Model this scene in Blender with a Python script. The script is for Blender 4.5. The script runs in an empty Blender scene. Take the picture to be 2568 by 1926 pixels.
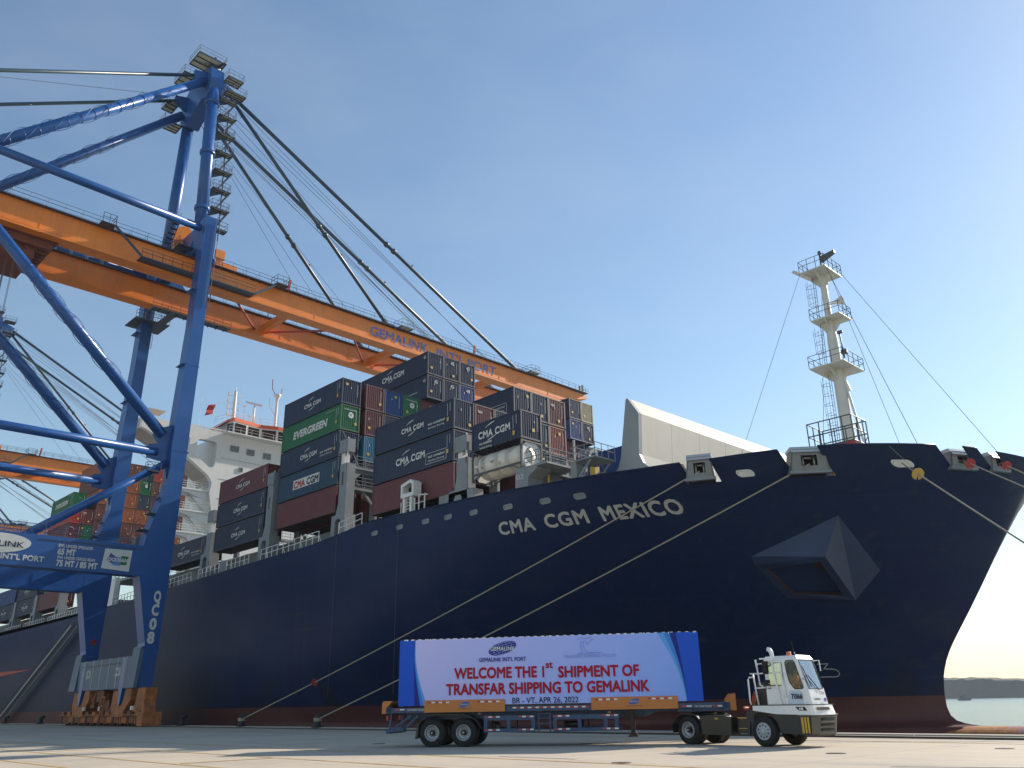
import bpy, bmesh, math, random
from mathutils import Vector, Matrix
from mathutils.geometry import tessellate_polygon
random.seed(7)
SC = bpy.context.scene
COL = SC.collection
R = math.radians

# ---------------------------------------------------------------- camera
# World: X runs along the quay towards the bow, Y towards the water, Z up; quay surface z = 0.
cam_d = bpy.data.cameras.new('camera'); cam = bpy.data.objects.new('camera', cam_d); COL.objects.link(cam)
PITCH, ROLL, PHI = .3636, -.0183, .7966
def _basis():
    cp, sp = math.cos(PITCH), math.sin(PITCH); cr, sr = math.cos(ROLL), math.sin(ROLL)
    F = Vector((0, cp, sp)); U = Vector((0, -sp, cp)); Rt = Vector((1, 0, 0))
    Rt, U = cr*Rt + sr*U, -sr*Rt + cr*U
    M = Matrix(((math.cos(PHI), -math.sin(PHI), 0), (math.sin(PHI), math.cos(PHI), 0), (0, 0, 1)))
    return M@Rt, M@U, M@F
_r, _u, _f = _basis()
cam.matrix_world = Matrix.Translation((0, 0, 1.6)) @ Matrix((_r, _u, -_f)).transposed().to_4x4()
cam_d.sensor_width = 36; cam_d.lens = 2103/2568*36; cam_d.clip_end = 9000; cam_d.clip_start = .1
SC.camera = cam
SC.render.resolution_x, SC.render.resolution_y = 1024, 768

# ---------------------------------------------------------------- world, sun, exposure
SUN = Vector((1.15, 7.2, 4.13)).normalized()
w = bpy.data.worlds.new('World'); SC.world = w; w.use_nodes = True
wn = w.node_tree; sky = wn.nodes.new('ShaderNodeTexSky'); sky.sky_type = 'NISHITA'; sky.sun_disc = False
sky.sun_elevation = math.asin(SUN.z); sky.sun_rotation = math.atan2(SUN.x, SUN.y)
sky.air_density = 1.4; sky.dust_density = 0.25; sky.ozone_density = 3.0; sky.altitude = 0
bg = wn.nodes['Background']; bg.inputs['Strength'].default_value = .078
# faint high haze: a few per cent of paler veil drifting across the blue, the same all round
_tc0 = wn.nodes.new('ShaderNodeTexCoord'); _mp0 = wn.nodes.new('ShaderNodeMapping'); _mp0.inputs['Scale'].default_value = (1.2, 1.2, 3.2); _mp0.inputs['Rotation'].default_value = (.5, .35, .2)
_n0 = wn.nodes.new('ShaderNodeTexNoise'); _n0.inputs['Scale'].default_value = 1.7; _n0.inputs['Detail'].default_value = 7; _n0.inputs['Roughness'].default_value = .55
_r0 = wn.nodes.new('ShaderNodeMapRange'); _r0.inputs['From Min'].default_value = .42; _r0.inputs['From Max'].default_value = .75; _r0.inputs['To Max'].default_value = .2
_x0 = wn.nodes.new('ShaderNodeMixRGB'); _x0.inputs[2].default_value = (4.3, 4.9, 5.5, 1)
wn.links.new(_tc0.outputs['Generated'], _mp0.inputs[0]); wn.links.new(_mp0.outputs[0], _n0.inputs[0]); wn.links.new(_n0.outputs[0], _r0.inputs[0])
wn.links.new(_r0.outputs[0], _x0.inputs[0]); wn.links.new(sky.outputs[0], _x0.inputs[1]); wn.links.new(_x0.outputs[0], bg.inputs[0])
sl = bpy.data.lights.new('sun', 'SUN'); sl.energy = 3.4; sl.angle = R(.6); sl.color = (1, .9, .78)
so = bpy.data.objects.new('sun', sl); COL.objects.link(so); so.rotation_euler = SUN.to_track_quat('Z', 'Y').to_euler()
so.location = (0, 0, 120)
SC.view_settings.view_transform = 'Standard'; SC.view_settings.look = 'None'
SC.view_settings.gamma = 1; SC.view_settings.use_curve_mapping = False; SC.view_settings.exposure = .96
SC.render.engine = 'CYCLES'

# ---------------------------------------------------------------- materials
MATS = {}
def mat(name, col, rough=.5, metal=0, var=.12, scale=1.0, bump=0, streak=0, dirt=(.25, .2, .15), spec=.5, stretch=(1, 1, 1), rvar=.1):
    """painted or raw surface: base colour with two-scale noise, optional vertical streaks of grime, fine bump"""
    if name in MATS: return MATS[name]
    m = bpy.data.materials.new(name); m.use_nodes = True; t = m.node_tree; b = t.nodes['Principled BSDF']
    b.inputs['Metallic'].default_value = metal; b.inputs['Specular IOR Level'].default_value = spec
    tc = t.nodes.new('ShaderNodeTexCoord'); mp = t.nodes.new('ShaderNodeMapping'); mp.inputs['Scale'].default_value = stretch
    t.links.new(tc.outputs['Object'], mp.inputs[0])
    n = t.nodes.new('ShaderNodeTexNoise'); n.inputs['Scale'].default_value = scale; n.inputs['Detail'].default_value = 8; n.inputs['Roughness'].default_value = .65
    t.links.new(mp.outputs[0], n.inputs[0])
    mr = t.nodes.new('ShaderNodeMapRange'); mr.inputs['From Min'].default_value = .3; mr.inputs['From Max'].default_value = .7
    mr.inputs['To Min'].default_value = 1-var; mr.inputs['To Max'].default_value = 1+var
    t.links.new(n.outputs[0], mr.inputs[0])
    hsv = t.nodes.new('ShaderNodeHueSaturation'); hsv.inputs['Color'].default_value = (*col, 1)
    t.links.new(mr.outputs[0], hsv.inputs['Value']); out = hsv.outputs[0]
    if streak:
        mp2 = t.nodes.new('ShaderNodeMapping'); mp2.inputs['Scale'].default_value = (2.2, 2.2, .16)
        n2 = t.nodes.new('ShaderNodeTexNoise'); n2.inputs['Scale'].default_value = 1.3; n2.inputs['Detail'].default_value = 6
        t.links.new(tc.outputs['Object'], mp2.inputs[0]); t.links.new(mp2.outputs[0], n2.inputs[0])
        r2 = t.nodes.new('ShaderNodeMapRange'); r2.inputs['From Min'].default_value = .52; r2.inputs['From Max'].default_value = .75
        r2.inputs['To Max'].default_value = streak
        t.links.new(n2.outputs[0], r2.inputs[0])
        mx = t.nodes.new('ShaderNodeMixRGB'); mx.inputs[2].default_value = (*dirt, 1)
        t.links.new(r2.outputs[0], mx.inputs[0]); t.links.new(out, mx.inputs[1]); out = mx.outputs[0]
    t.links.new(out, b.inputs['Base Color'])
    rr = t.nodes.new('ShaderNodeMapRange'); rr.inputs['To Min'].default_value = max(.03, rough-rvar); rr.inputs['To Max'].default_value = min(1, rough+rvar)
    t.links.new(n.outputs[0], rr.inputs[0]); t.links.new(rr.outputs[0], b.inputs['Roughness'])
    if bump:
        bn = t.nodes.new('ShaderNodeBump'); bn.inputs['Strength'].default_value = bump; bn.inputs['Distance'].default_value = .05
        t.links.new(n.outputs[0], bn.inputs['Height']); t.links.new(bn.outputs[0], b.inputs['Normal'])
    MATS[name] = m; return m

def hull_paint():
    m = bpy.data.materials.new('hull_navy_paint'); MATS['hull_navy_paint'] = m; m.use_nodes = True; t = m.node_tree; b = t.nodes['Principled BSDF']; L = t.links.new
    tc = t.nodes.new('ShaderNodeTexCoord'); sp = t.nodes.new('ShaderNodeSeparateXYZ'); L(tc.outputs['Object'], sp.inputs[0]); cb = t.nodes.new('ShaderNodeCombineXYZ'); L(sp.outputs[0], cb.inputs[0]); L(sp.outputs[2], cb.inputs[1])
    bk = t.nodes.new('ShaderNodeTexBrick'); bk.inputs['Scale'].default_value = 1; bk.inputs['Brick Width'].default_value = 11.5; bk.inputs['Row Height'].default_value = 2.9; bk.inputs['Mortar Size'].default_value = .035; bk.inputs['Mortar Smooth'].default_value = .3
    bk.inputs['Color1'].default_value = (.0085, .0195, .070, 1); bk.inputs['Color2'].default_value = (.0105, .022, .074, 1); bk.inputs['Mortar'].default_value = (.014, .027, .082, 1); L(cb.outputs[0], bk.inputs[0])
    def noise(sc, st, det=7):
        mp = t.nodes.new('ShaderNodeMapping'); mp.inputs['Scale'].default_value = st; n = t.nodes.new('ShaderNodeTexNoise'); n.inputs['Scale'].default_value = sc; n.inputs['Detail'].default_value = det; L(tc.outputs['Object'], mp.inputs[0]); L(mp.outputs[0], n.inputs[0]); return n.outputs[0]
    def rng(x, a, c, hi): r = t.nodes.new('ShaderNodeMapRange'); r.inputs['From Min'].default_value = a; r.inputs['From Max'].default_value = c; r.inputs['To Max'].default_value = hi; L(x, r.inputs[0]); return r.outputs[0]
    def mix(a, col, f): x = t.nodes.new('ShaderNodeMixRGB'); L(f, x.inputs[0]); L(a, x.inputs[1]); x.inputs[2].default_value = (*col, 1); return x.outputs[0]
    c = mix(bk.outputs[0], (.030, .042, .085), rng(noise(.09, (1, 1, 2.2)), .48, .72, .55))          # chalked patches
    c = mix(c, (.028, .036, .058), rng(noise(1.1, (1.6, 1.6, .07)), .54, .76, .45))                     # runs down the plating
    c = mix(c, (.045, .05, .065), rng(noise(.6, (.12, 1, 2.2), 9), .62, .75, .45))                      # fender scuffs
    mh = t.nodes.new('ShaderNodeMapRange'); mh.inputs['From Min'].default_value = 5.5; mh.inputs['From Max'].default_value = 1.4; L(sp.outputs[2], mh.inputs[0])
    mm = t.nodes.new('ShaderNodeMath'); mm.operation = 'MULTIPLY'; L(mh.outputs[0], mm.inputs[0]); L(rng(noise(.5, (1, 1, .5)), .42, .62, .7), mm.inputs[1]); c = mix(c, (.022, .018, .016), mm.outputs[0])   # grime band at the load line
    L(c, b.inputs['Base Color']); b.inputs['Roughness'].default_value = .46; b.inputs['Specular IOR Level'].default_value = .13
    wv = t.nodes.new('ShaderNodeTexWave'); wv.inputs['Scale'].default_value = .36; wv.inputs['Distortion'].default_value = 2.2; wv.inputs['Detail'].default_value = 2; wv.inputs['Detail Scale'].default_value = .7; L(tc.outputs['Object'], wv.inputs[0])
    ad = t.nodes.new('ShaderNodeMath'); ad.operation = 'ADD'; L(wv.outputs['Fac'], ad.inputs[0]); L(bk.outputs['Fac'], ad.inputs[1])
    bn = t.nodes.new('ShaderNodeBump'); bn.inputs['Strength'].default_value = .12; bn.inputs['Distance'].default_value = .02; L(ad.outputs[0], bn.inputs['Height']); L(bn.outputs[0], b.inputs['Normal']); return m
M_NAVY = hull_paint()
M_BOOT = mat('antifouling_red', (.105, .028, .024), .62, var=.3, scale=.35, streak=.3, dirt=(.05, .03, .025))
M_RUST = mat('rusty_bulb_paint', (.30, .13, .05), .7, var=.5, scale=.5)
M_DARK = mat('unlit_interior_steel', (.008, .009, .011), .8)
M_GREY = mat('ship_grey_paint', (.21, .235, .25), .5, streak=.25, dirt=(.2, .14, .09))
M_DGREY = mat('dark_grey_steel', (.07, .08, .085), .55)
M_WHITE = mat('white_ship_paint', (.74, .74, .71), .45, var=.05, scale=.3, streak=.18, dirt=(.42, .38, .31))
M_CREAM = mat('cream_deck_paint', (.58, .53, .45), .5, var=.06, scale=.3, streak=.2, dirt=(.4, .33, .25))
M_LET = mat('white_lettering', (.62, .63, .60), .5, var=.08)
M_CBLUE = mat('crane_blue_paint', (.013, .088, .30), .32, var=.14, scale=.25, streak=.18, dirt=(.015, .055, .17))
M_CDK = mat('crane_walkway_steel', (.035, .055, .085), .5)
M_CRAIL = mat('crane_rail_blue', (.035, .07, .14), .5)
M_ORANGE = mat('crane_orange_paint', (.80, .23, .025), .42, var=.12, scale=.3, streak=.22, dirt=(.34, .12, .05))
M_ORDK = mat('trolley_oxide_red', (.18, .045, .025), .6, var=.3, scale=.8)
M_BOGIE = mat('bogie_worn_orange', (.42, .14, .04), .65, var=.45, scale=1.2, streak=.4, dirt=(.12, .05, .03))
M_STAY = mat('stay_pipe_paint', (.03, .06, .09), .4)
def grating():
    m = mat('grating_landing', (.42, .42, .34), .7); t = m.node_tree; tl = t.nodes.new('ShaderNodeBsdfTranslucent'); tl.inputs[0].default_value = (.5, .5, .42, 1)
    mx = t.nodes.new('ShaderNodeMixShader'); mx.inputs[0].default_value = .5; t.links.new(t.nodes['Principled BSDF'].outputs[0], mx.inputs[1]); t.links.new(tl.outputs[0], mx.inputs[2])
    t.links.new(mx.outputs[0], [n for n in t.nodes if n.type == 'OUTPUT_MATERIAL'][0].inputs[0]); return m
M_GRATE = grating()
M_RED = mat('signal_red', (.45, .04, .03), .5)
M_REDOR = mat('wheelhouse_red_band', (.72, .13, .05), .5, var=.05)
M_YEL = mat('safety_yellow', (.60, .38, .04), .5)
M_BLK = mat('black_rubber', (.012, .012, .012), .75, var=.3, scale=3)
M_BPL = mat('black_painted_steel', (.016, .016, .017), .4)
M_GLASS = mat('dark_window_glass', (.012, .018, .022), .06, var=.05, spec=.8)
M_ROPE = mat('mooring_rope', (.36, .32, .23), .9, var=.3, scale=14)
M_BOLL = mat('bollard_iron', (.02, .022, .025), .6)
M_TRBLUE = mat('trailer_blue_paint', (.022, .065, .16), .42, var=.2, scale=2, streak=.2, dirt=(.1, .08, .06))
M_TRORG = mat('trailer_orange_paint', (.56, .19, .035), .42, var=.08, scale=2, streak=.15, dirt=(.3, .12, .05))
M_TWHITE = mat('tractor_white_paint', (.80, .80, .79), .28, var=.03, scale=2, spec=.6)
M_SILV = mat('silver_rim_paint', (.42, .43, .44), .38, metal=.4, var=.15, scale=6)
M_REFW = mat('reflector_white', (.75, .74, .70), .35)
M_REFR = mat('reflector_red', (.50, .03, .04), .35)
M_STEEL = mat('bare_steel', (.25, .24, .22), .4, metal=.8)
M_BROWN = mat('brown_leg_steel', (.06, .04, .03), .7)
M_LIME = mat('hivis_orange_cloth', (.75, .24, .08), .8)
M_SKIN = mat('skin', (.35, .19, .12), .6)

# ---------------------------------------------------------------- mesh helpers
ORG = Vector((0, 0, 0))            # local origin of the thing being built
class MB:
    def __init__(s): s.v = []; s.f = []; s.m = []; s.k = 0; s.sm = []
    def add(s, vs, fs, smooth=False):
        o = len(s.v); s.v += [tuple(v) for v in vs]
        for f in fs: s.f.append([i+o for i in f]); s.m.append(s.k); s.sm.append(smooth)
    def box(s, a, b):
        x0, y0, z0 = a; x1, y1, z1 = b
        s.add([(x0,y0,z0),(x1,y0,z0),(x1,y1,z0),(x0,y1,z0),(x0,y0,z1),(x1,y0,z1),(x1,y1,z1),(x0,y1,z1)],
              [(0,3,2,1),(4,5,6,7),(0,1,5,4),(1,2,6,5),(2,3,7,6),(3,0,4,7)]); return s
    def beam(s, a, b, w, h, up=(0,0,1), w2=None, h2=None):
        a, b = Vector(a), Vector(b); d = (b-a).normalized(); upv = Vector(up)
        if abs(d.dot(upv)) > .98: upv = Vector((1,0,0))
        sd = d.cross(upv).normalized(); u = sd.cross(d).normalized()
        vs = []
        for p, ww, hh in ((a, w, h), (b, w2 or w, h2 or h)):
            for i, j in ((-1,-1),(1,-1),(1,1),(-1,1)): vs.append(p+sd*i*ww/2+u*j*hh/2)
        s.add(vs, [(3,2,1,0),(4,5,6,7),(0,1,5,4),(1,2,6,5),(2,3,7,6),(3,0,4,7)]); return s
    def tube(s, a, b, r, n=8, r2=None, cap=True):
        return s.path([a, b], [r, r if r2 is None else r2], n, cap)
    def path(s, pts, r, n=6, cap=True):
        pts = [Vector(p) for p in pts]
        if not isinstance(r, (list, tuple)): r = [r]*len(pts)
        o = len(s.v); ref = None
        for i, p in enumerate(pts):
            d = (pts[min(i+1, len(pts)-1)]-pts[max(i-1, 0)]).normalized()
            if ref is None or abs(d.dot(ref)) > .95: ref = Vector((0,0,1)) if abs(d.z) < .9 else Vector((1,0,0))
            x = d.cross(ref).normalized(); y = x.cross(d).normalized()
            for k in range(n):
                an = 2*math.pi*k/n; s.v.append(tuple(p+(x*math.cos(an)+y*math.sin(an))*r[i]))
        for i in range(len(pts)-1):
            for k in range(n):
                a, b = o+i*n+k, o+i*n+(k+1) % n
                s.f.append([a, a+n, b+n, b]); s.m.append(s.k); s.sm.append(n > 5)
        if cap:
            s.f.append([o+k for k in range(n)]); s.m.append(s.k); s.sm.append(False)
            e = o+(len(pts)-1)*n; s.f.append([e+k for k in range(n)][::-1]); s.m.append(s.k); s.sm.append(False)
        return s
    def prism(s, poly, off, holes=()):
        """extrude a planar polygon (3-D points, optional holes) by the vector off"""
        off = Vector(off); loops = [[Vector(p) for p in poly]]+[[Vector(p) for p in h] for h in holes]
        flat = [p for l in loops for p in l]; n = len(flat)
        tris = tessellate_polygon(loops)
        s.add(flat+[p+off for p in flat], [tuple(t) for t in tris]+[tuple(i+n for i in t)[::-1] for t in tris])
        o = len(s.v)-2*n; c = 0
        for l in loops:
            for i in range(len(l)):
                a, b = o+c+i, o+c+(i+1) % len(l); s.f.append([a, b, b+n, a+n]); s.m.append(s.k); s.sm.append(False)
            c += len(l)
        return s
    def lathe(s, prof, c, ax='y', n=28, smooth=True):
        """prof: (radius, along) pairs; revolves about the x, y or z axis through c"""
        o = len(s.v); c = Vector(c)
        for r, h in prof:
            for k in range(n):
                a = 2*math.pi*k/n; p, q = r*math.cos(a), r*math.sin(a)
                s.v.append(tuple(c+(Vector((h,p,q)) if ax == 'x' else Vector((p,h,q)) if ax == 'y' else Vector((p,q,h)))))
        for i in range(len(prof)-1):
            for k in range(n):
                a, b = o+i*n+k, o+i*n+(k+1) % n; s.f.append([a, b, b+n, a+n]); s.m.append(s.k); s.sm.append(smooth)
        return s
    def disc(s, c, r, ax='y', n=24):
        c = Vector(c); pts = []
        for k in range(n):
            a = 2*math.pi*k/n; p, q = r*math.cos(a), r*math.sin(a)
            pts.append(c+(Vector((0,p,q)) if ax == 'x' else Vector((p,0,q)) if ax == 'y' else Vector((p,q,0))))
        s.add(pts, [list(range(n))]); return s
    def rail(s, pts, h=1.05, step=1.5, r=.025, rails=(1, .55)):
        pts = [Vector(p) for p in pts]; up = Vector((0,0,1))
        for a, b in zip(pts, pts[1:]):
            n = max(1, round((b-a).length/step))
            for i in range(n+1):
                p = a.lerp(b, i/n); s.tube(p, p+up*h, r, 4, cap=False)
            for q in rails: s.tube(a+up*h*q, b+up*h*q, r, 4, cap=False)
        return s
    def build(s, name, mats, parent=None, org=None):
        o_ = ORG if org is None else org
        me = bpy.data.meshes.new(name)
        me.from_pydata([(v[0]-o_[0], v[1]-o_[1], v[2]-o_[2]) for v in s.v], [], s.f)
        if not isinstance(mats, (list, tuple)): mats = [mats]
        for m in mats: me.materials.append(m)
        me.polygons.foreach_set('material_index', s.m); me.polygons.foreach_set('use_smooth', s.sm); me.update()
        if any(s.sm):
            bm = bmesh.new(); bm.from_mesh(me); bmesh.ops.recalc_face_normals(bm, faces=bm.faces); bm.to_mesh(me); bm.free()
        ob = bpy.data.objects.new(name, me); COL.objects.link(ob)
        if parent: ob.parent = parent
        return ob
def tag(o, label=None, cat=None, group=None, kind=None):
    if label: o['label'] = label
    if cat: o['category'] = cat
    if group: o['group'] = group
    if kind: o['kind'] = kind
    return o
def empty(name, loc=(0,0,0), rz=0, **k):
    o = bpy.data.objects.new(name, None); COL.objects.link(o); o.location = loc; o.rotation_euler[2] = rz
    o.empty_display_size = .5
    return tag(o, **k)
def copy_tree(o, parent=None):
    c = o.copy(); COL.objects.link(c); c.parent = parent
    for ch in list(o.children): copy_tree(ch, c)
    return c
_tc = {}
def text_mesh(txt, size=1, bold=.0, sx=1, shear=0, space=1, align='LEFT', lead=1):
    key = (txt, size, bold, sx, shear, space, align, lead)
    if key in _tc: return _tc[key]
    cu = bpy.data.curves.new('lettering', 'FONT'); cu.body = txt; cu.size = size; cu.shear = shear
    cu.space_character = space; cu.align_x = align; cu.resolution_u = 3; cu.space_line = lead
    ob = bpy.data.objects.new('tmp', cu); COL.objects.link(ob)
    dg = bpy.context.evaluated_depsgraph_get(); dg.update()
    me = bpy.data.meshes.new_from_object(ob.evaluated_get(dg))
    bpy.data.objects.remove(ob)
    for v in me.vertices: v.co.x *= sx
    me.materials.clear()
    if bold:                                   # thicken by striking the same glyphs again, each layer a little proud
        b_ = bold*size; V0 = [v.co.copy() for v in me.vertices]; F0 = [list(p.vertices) for p in me.polygons]; V, F = [], []
        offs = ((0, 0), (b_, 0), (b_*.5, b_*.45), (b_*.5, -b_*.45)) if bold < .03 else ((0, 0), (b_*.5, 0), (b_, 0), (b_*.25, b_*.5), (b_*.75, b_*.5), (b_*.25, -b_*.5), (b_*.75, -b_*.5))
        for k, (dx, dy) in enumerate(offs):
            n = len(V); V += [(c.x+dx, c.y+dy, .0025*k) for c in V0]; F += [[i+n for i in f] for f in F0]
        me = bpy.data.meshes.new('lettering'); me.from_pydata(V, [], F)
    _tc[key] = me; return me
def text(name, txt, o, xd, yd, size, m, parent=None, fit=None, org=None, **k):
    """flat lettering on a surface; o = lower left corner, xd/yd = reading and up directions; fit = width in metres"""
    me = text_mesh(txt, size, **k).copy()
    xs = [v.co.x for v in me.vertices]; x0, x1 = min(xs), max(xs)
    f = (fit/(x1-x0)) if fit else 1
    xd, yd = Vector(xd).normalized(), Vector(yd).normalized(); o_ = ORG if org is None else org; o = Vector(o)-Vector(o_)
    for v in me.vertices:
        c = v.co.copy(); v.co = o+xd*((c.x-(x0 if fit else 0))*f)+yd*c.y+xd.cross(yd)*c.z
    me.materials.append(m); me.update()
    ob = bpy.data.objects.new(name, me); COL.objects.link(ob)
    if parent: ob.parent = parent
    return ob

# ================================================================ SETTING
def concrete():
    m = bpy.data.materials.new('quay_concrete'); m.use_nodes = True; t = m.node_tree; b = t.nodes['Principled BSDF']
    tc = t.nodes.new('ShaderNodeTexCoord')
    def noise(sc, det=6, ro=.6, mp=None):
        n = t.nodes.new('ShaderNodeTexNoise'); n.inputs['Scale'].default_value = sc; n.inputs['Detail'].default_value = det; n.inputs['Roughness'].default_value = ro
        if mp:
            q = t.nodes.new('ShaderNodeMapping'); q.inputs['Scale'].default_value = mp; q.inputs['Rotation'].default_value = (0, 0, .35); t.links.new(tc.outputs['Object'], q.inputs[0]); t.links.new(q.outputs[0], n.inputs[0])
        else: t.links.new(tc.outputs['Object'], n.inputs[0])
        return n
    def mix(a, bcol, fac, bt='MIX'):
        x = t.nodes.new('ShaderNodeMixRGB'); x.blend_type = bt
        t.links.new(fac, x.inputs[0])
        if isinstance(a, tuple): x.inputs[1].default_value = (*a, 1)
        else: t.links.new(a, x.inputs[1])
        x.inputs[2].default_value = (*bcol, 1); return x.outputs[0]
    def rng(n, a, bb, lo=0, hi=1):
        r = t.nodes.new('ShaderNodeMapRange'); r.inputs['From Min'].default_value = a; r.inputs['From Max'].default_value = bb
        r.inputs['To Min'].default_value = lo; r.inputs['To Max'].default_value = hi; t.links.new(n.outputs[0], r.inputs[0]); return r.outputs[0]
    c = mix((.55, .465, .35), (.44, .38, .295), rng(noise(.16, 8, .7), .35, .65))
    c = mix(c, (.24, .22, .195), rng(noise(.35, 6, .6, (.12, 1, 1)), .55, .72, 0, .55))     # long tyre-polished stains
    c = mix(c, (.52, .46, .38), rng(noise(1.3, 6), .55, .75, 0, .5))
    c = mix(c, (.2, .185, .165), rng(noise(.9, 5, .5, (1, .1, 1)), .63, .72, 0, .5))
    c = mix(c, (.46, .34, .15), rng(noise(.55, 4, .5, (.2, 1, 1)), .66, .74, 0, .35))
    bk = t.nodes.new('ShaderNodeTexBrick'); bk.offset = 0; bk.inputs['Scale'].default_value = 1; bk.inputs['Brick Width'].default_value = 6; bk.inputs['Row Height'].default_value = 5; bk.inputs['Mortar Size'].default_value = .022; t.links.new(tc.outputs['Object'], bk.inputs[0])
    jf = t.nodes.new('ShaderNodeMath'); jf.operation = 'MULTIPLY'; jf.inputs[1].default_value = .55; t.links.new(bk.outputs['Fac'], jf.inputs[0])
    c = mix(c, (.12, .11, .095), jf.outputs[0])
    c = mix(c, (.19, .175, .155), rng(noise(.7, 9, .7, (.035, 1.6, 1)), .60, .70, 0, .5))                   # rubber marks of turning trucks
    t.links.new(c, b.inputs['Base Color']); b.inputs['Roughness'].default_value = .82
    bn = t.nodes.new('ShaderNodeBump'); bn.inputs['Strength'].default_value = .25; bn.inputs['Distance'].default_value = .02
    t.links.new(noise(9, 5).outputs[0], bn.inputs['Height']); t.links.new(bn.outputs[0], b.inputs['Normal'])
    return m
M_CONC = concrete()
M_LINE = mat('worn_yellow_line', (.48, .31, .10), .7, var=.35, scale=2)
M_LINEW = mat('worn_white_line', (.55, .50, .42), .7, var=.3, scale=2)
M_COPE = mat('quay_coping_concrete', (.40, .36, .30), .8, var=.15, scale=.8)
QE = 40.3
q = MB(); q.box((-1500, -260, -9), (700, QE-1.0, 0))
tag(q.build('quay_ground', M_CONC), kind='structure')
q = MB()
for i in range(-60, 12): q.box((i*8+.03, QE-1.0+.004, -9), (i*8+7.97, QE, .06))
tag(q.build('quay_coping', M_COPE), kind='structure')
q = MB()
for y in (36.75, 37.6):
    q.box((-700, y-.03, .004), (260, y+.03, .05))
tag(q.build('crane_rail', M_BPL), kind='structure')
q = MB()
for y in (7.2, 9.6, 12.3, 15.8, 19.4, 33.9): q.box((-700, y-.075, .004), (200, y+.075, .008))
for x in range(-140, 20, 14): q.box((x, 12.5, .008), (x+.14, 15.7, .012))
tag(q.build('painted_lane_line', M_LINE), kind='structure')
q = MB()
for x0, y0, x1, y1 in ((-13.2, 16.1, -9.2, 16.5), (-11.9, 14.4, -8.9, 17.6), (-21.5, 20.2, -18.4, 20.4), (-28, 18.7, -24.5, 18.9), (-9.7, 22.1, -6.9, 23.4), (-36, 22, -31, 22.3)):
    q.beam((x0, y0, .009), (x1, y1, .009), .12, .006)
tag(q.build('painted_bay_mark', M_LINEW), kind='structure')

# water
def water():
    m = bpy.data.materials.new('harbour_water'); m.use_nodes = True; t = m.node_tree; b = t.nodes['Principled BSDF']
    b.inputs['Base Color'].default_value = (.13, .20, .19, 1); b.inputs['Roughness'].default_value = .12
    tc = t.nodes.new('ShaderNodeTexCoord'); hs = []
    for sc, st in ((.35, 1.0), (.06, 1.0), (1.4, .35)):
        mp = t.nodes.new('ShaderNodeMapping'); mp.inputs['Scale'].default_value = (sc, sc*1.6, sc); mp.inputs['Rotation'].default_value = (0, 0, .5)
        n = t.nodes.new('ShaderNodeTexNoise'); n.inputs['Detail'].default_value = 5; n.inputs['Scale'].default_value = 1
        t.links.new(tc.outputs['Object'], mp.inputs[0]); t.links.new(mp.outputs[0], n.inputs[0])
        ml = t.nodes.new('ShaderNodeMath'); ml.operation = 'MULTIPLY'; ml.inputs[1].default_value = st; t.links.new(n.outputs[0], ml.inputs[0]); hs.append(ml)
    a1 = t.nodes.new('ShaderNodeMath'); t.links.new(hs[0].outputs[0], a1.inputs[0]); t.links.new(hs[1].outputs[0], a1.inputs[1])
    a2 = t.nodes.new('ShaderNodeMath'); t.links.new(a1.outputs[0], a2.inputs[0]); t.links.new(hs[2].outputs[0], a2.inputs[1])
    bn = t.nodes.new('ShaderNodeBump'); bn.inputs['Strength'].default_value = .8; bn.inputs['Distance'].default_value = .6
    t.links.new(a2.outputs[0], bn.inputs['Height']); t.links.new(bn.outputs[0], b.inputs['Normal'])
    return m
q = MB(); q.add([(-2690, QE+.01, -3.4), (2040, QE+.01, -3.4), (2040, 2080, -3.4), (-2690, 2080, -3.4)], [(0,1,2,3)])
tag(q.build('water', water()), kind='structure')

# wooded far shore: a ridge of bumpy crowns standing on a low hill
def ridge():
    from mathutils import noise
    g = MB(); nx, ny = 900, 7; vs = []
    for j in range(ny):
        for i in range(nx):
            x = -2600+i*4.6; t = j/(ny-1)
            y = 1500+120*math.sin(x*.0021)+t*160
            base = 15.5+7*math.sin((x+900)*.0042)+6*noise.noise((x*.006, 2.3, 0))
            env = [0, .90, .97, 1.0, .96, .9, .8][j]
            z = -3.4+(base+5)*env+(2.6*noise.noise((x*.11, y*.05, 5))+1.8*noise.noise((x*.31, y*.2, 9)))*(j > 0)
            vs.append((x, y, z if j else -4.5))
    fs = [(j*nx+i, j*nx+i+1, (j+1)*nx+i+1, (j+1)*nx+i) for j in range(ny-1) for i in range(nx-1)]
    g.add(vs, fs); return g
M_WOOD = mat('wooded_shore', (.018, .030, .018), .95, var=.45, scale=.06)
tag(ridge().build('hills', M_WOOD), kind='structure')

# haze: one closed box of even pale air round everything
hz = MB(); hz.box((-2700, -300, -10.5), (2050, 2100, 112))
vm = bpy.data.materials.new('haze_air'); vm.use_nodes = True; vt = vm.node_tree
for n in list(vt.nodes):
    if n.type != 'OUTPUT_MATERIAL': vt.nodes.remove(n)
pv = vt.nodes.new('ShaderNodeVolumePrincipled'); pv.inputs['Density'].default_value = .00011
pv.inputs['Color'].default_value = (.80, .90, 1, 1); pv.inputs['Anisotropy'].default_value = .2
vt.links.new(pv.outputs[0], [n for n in vt.nodes if n.type == 'OUTPUT_MATERIAL'][0].inputs['Volume'])
tag(hz.build('haze', vm), kind='stuff')

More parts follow.
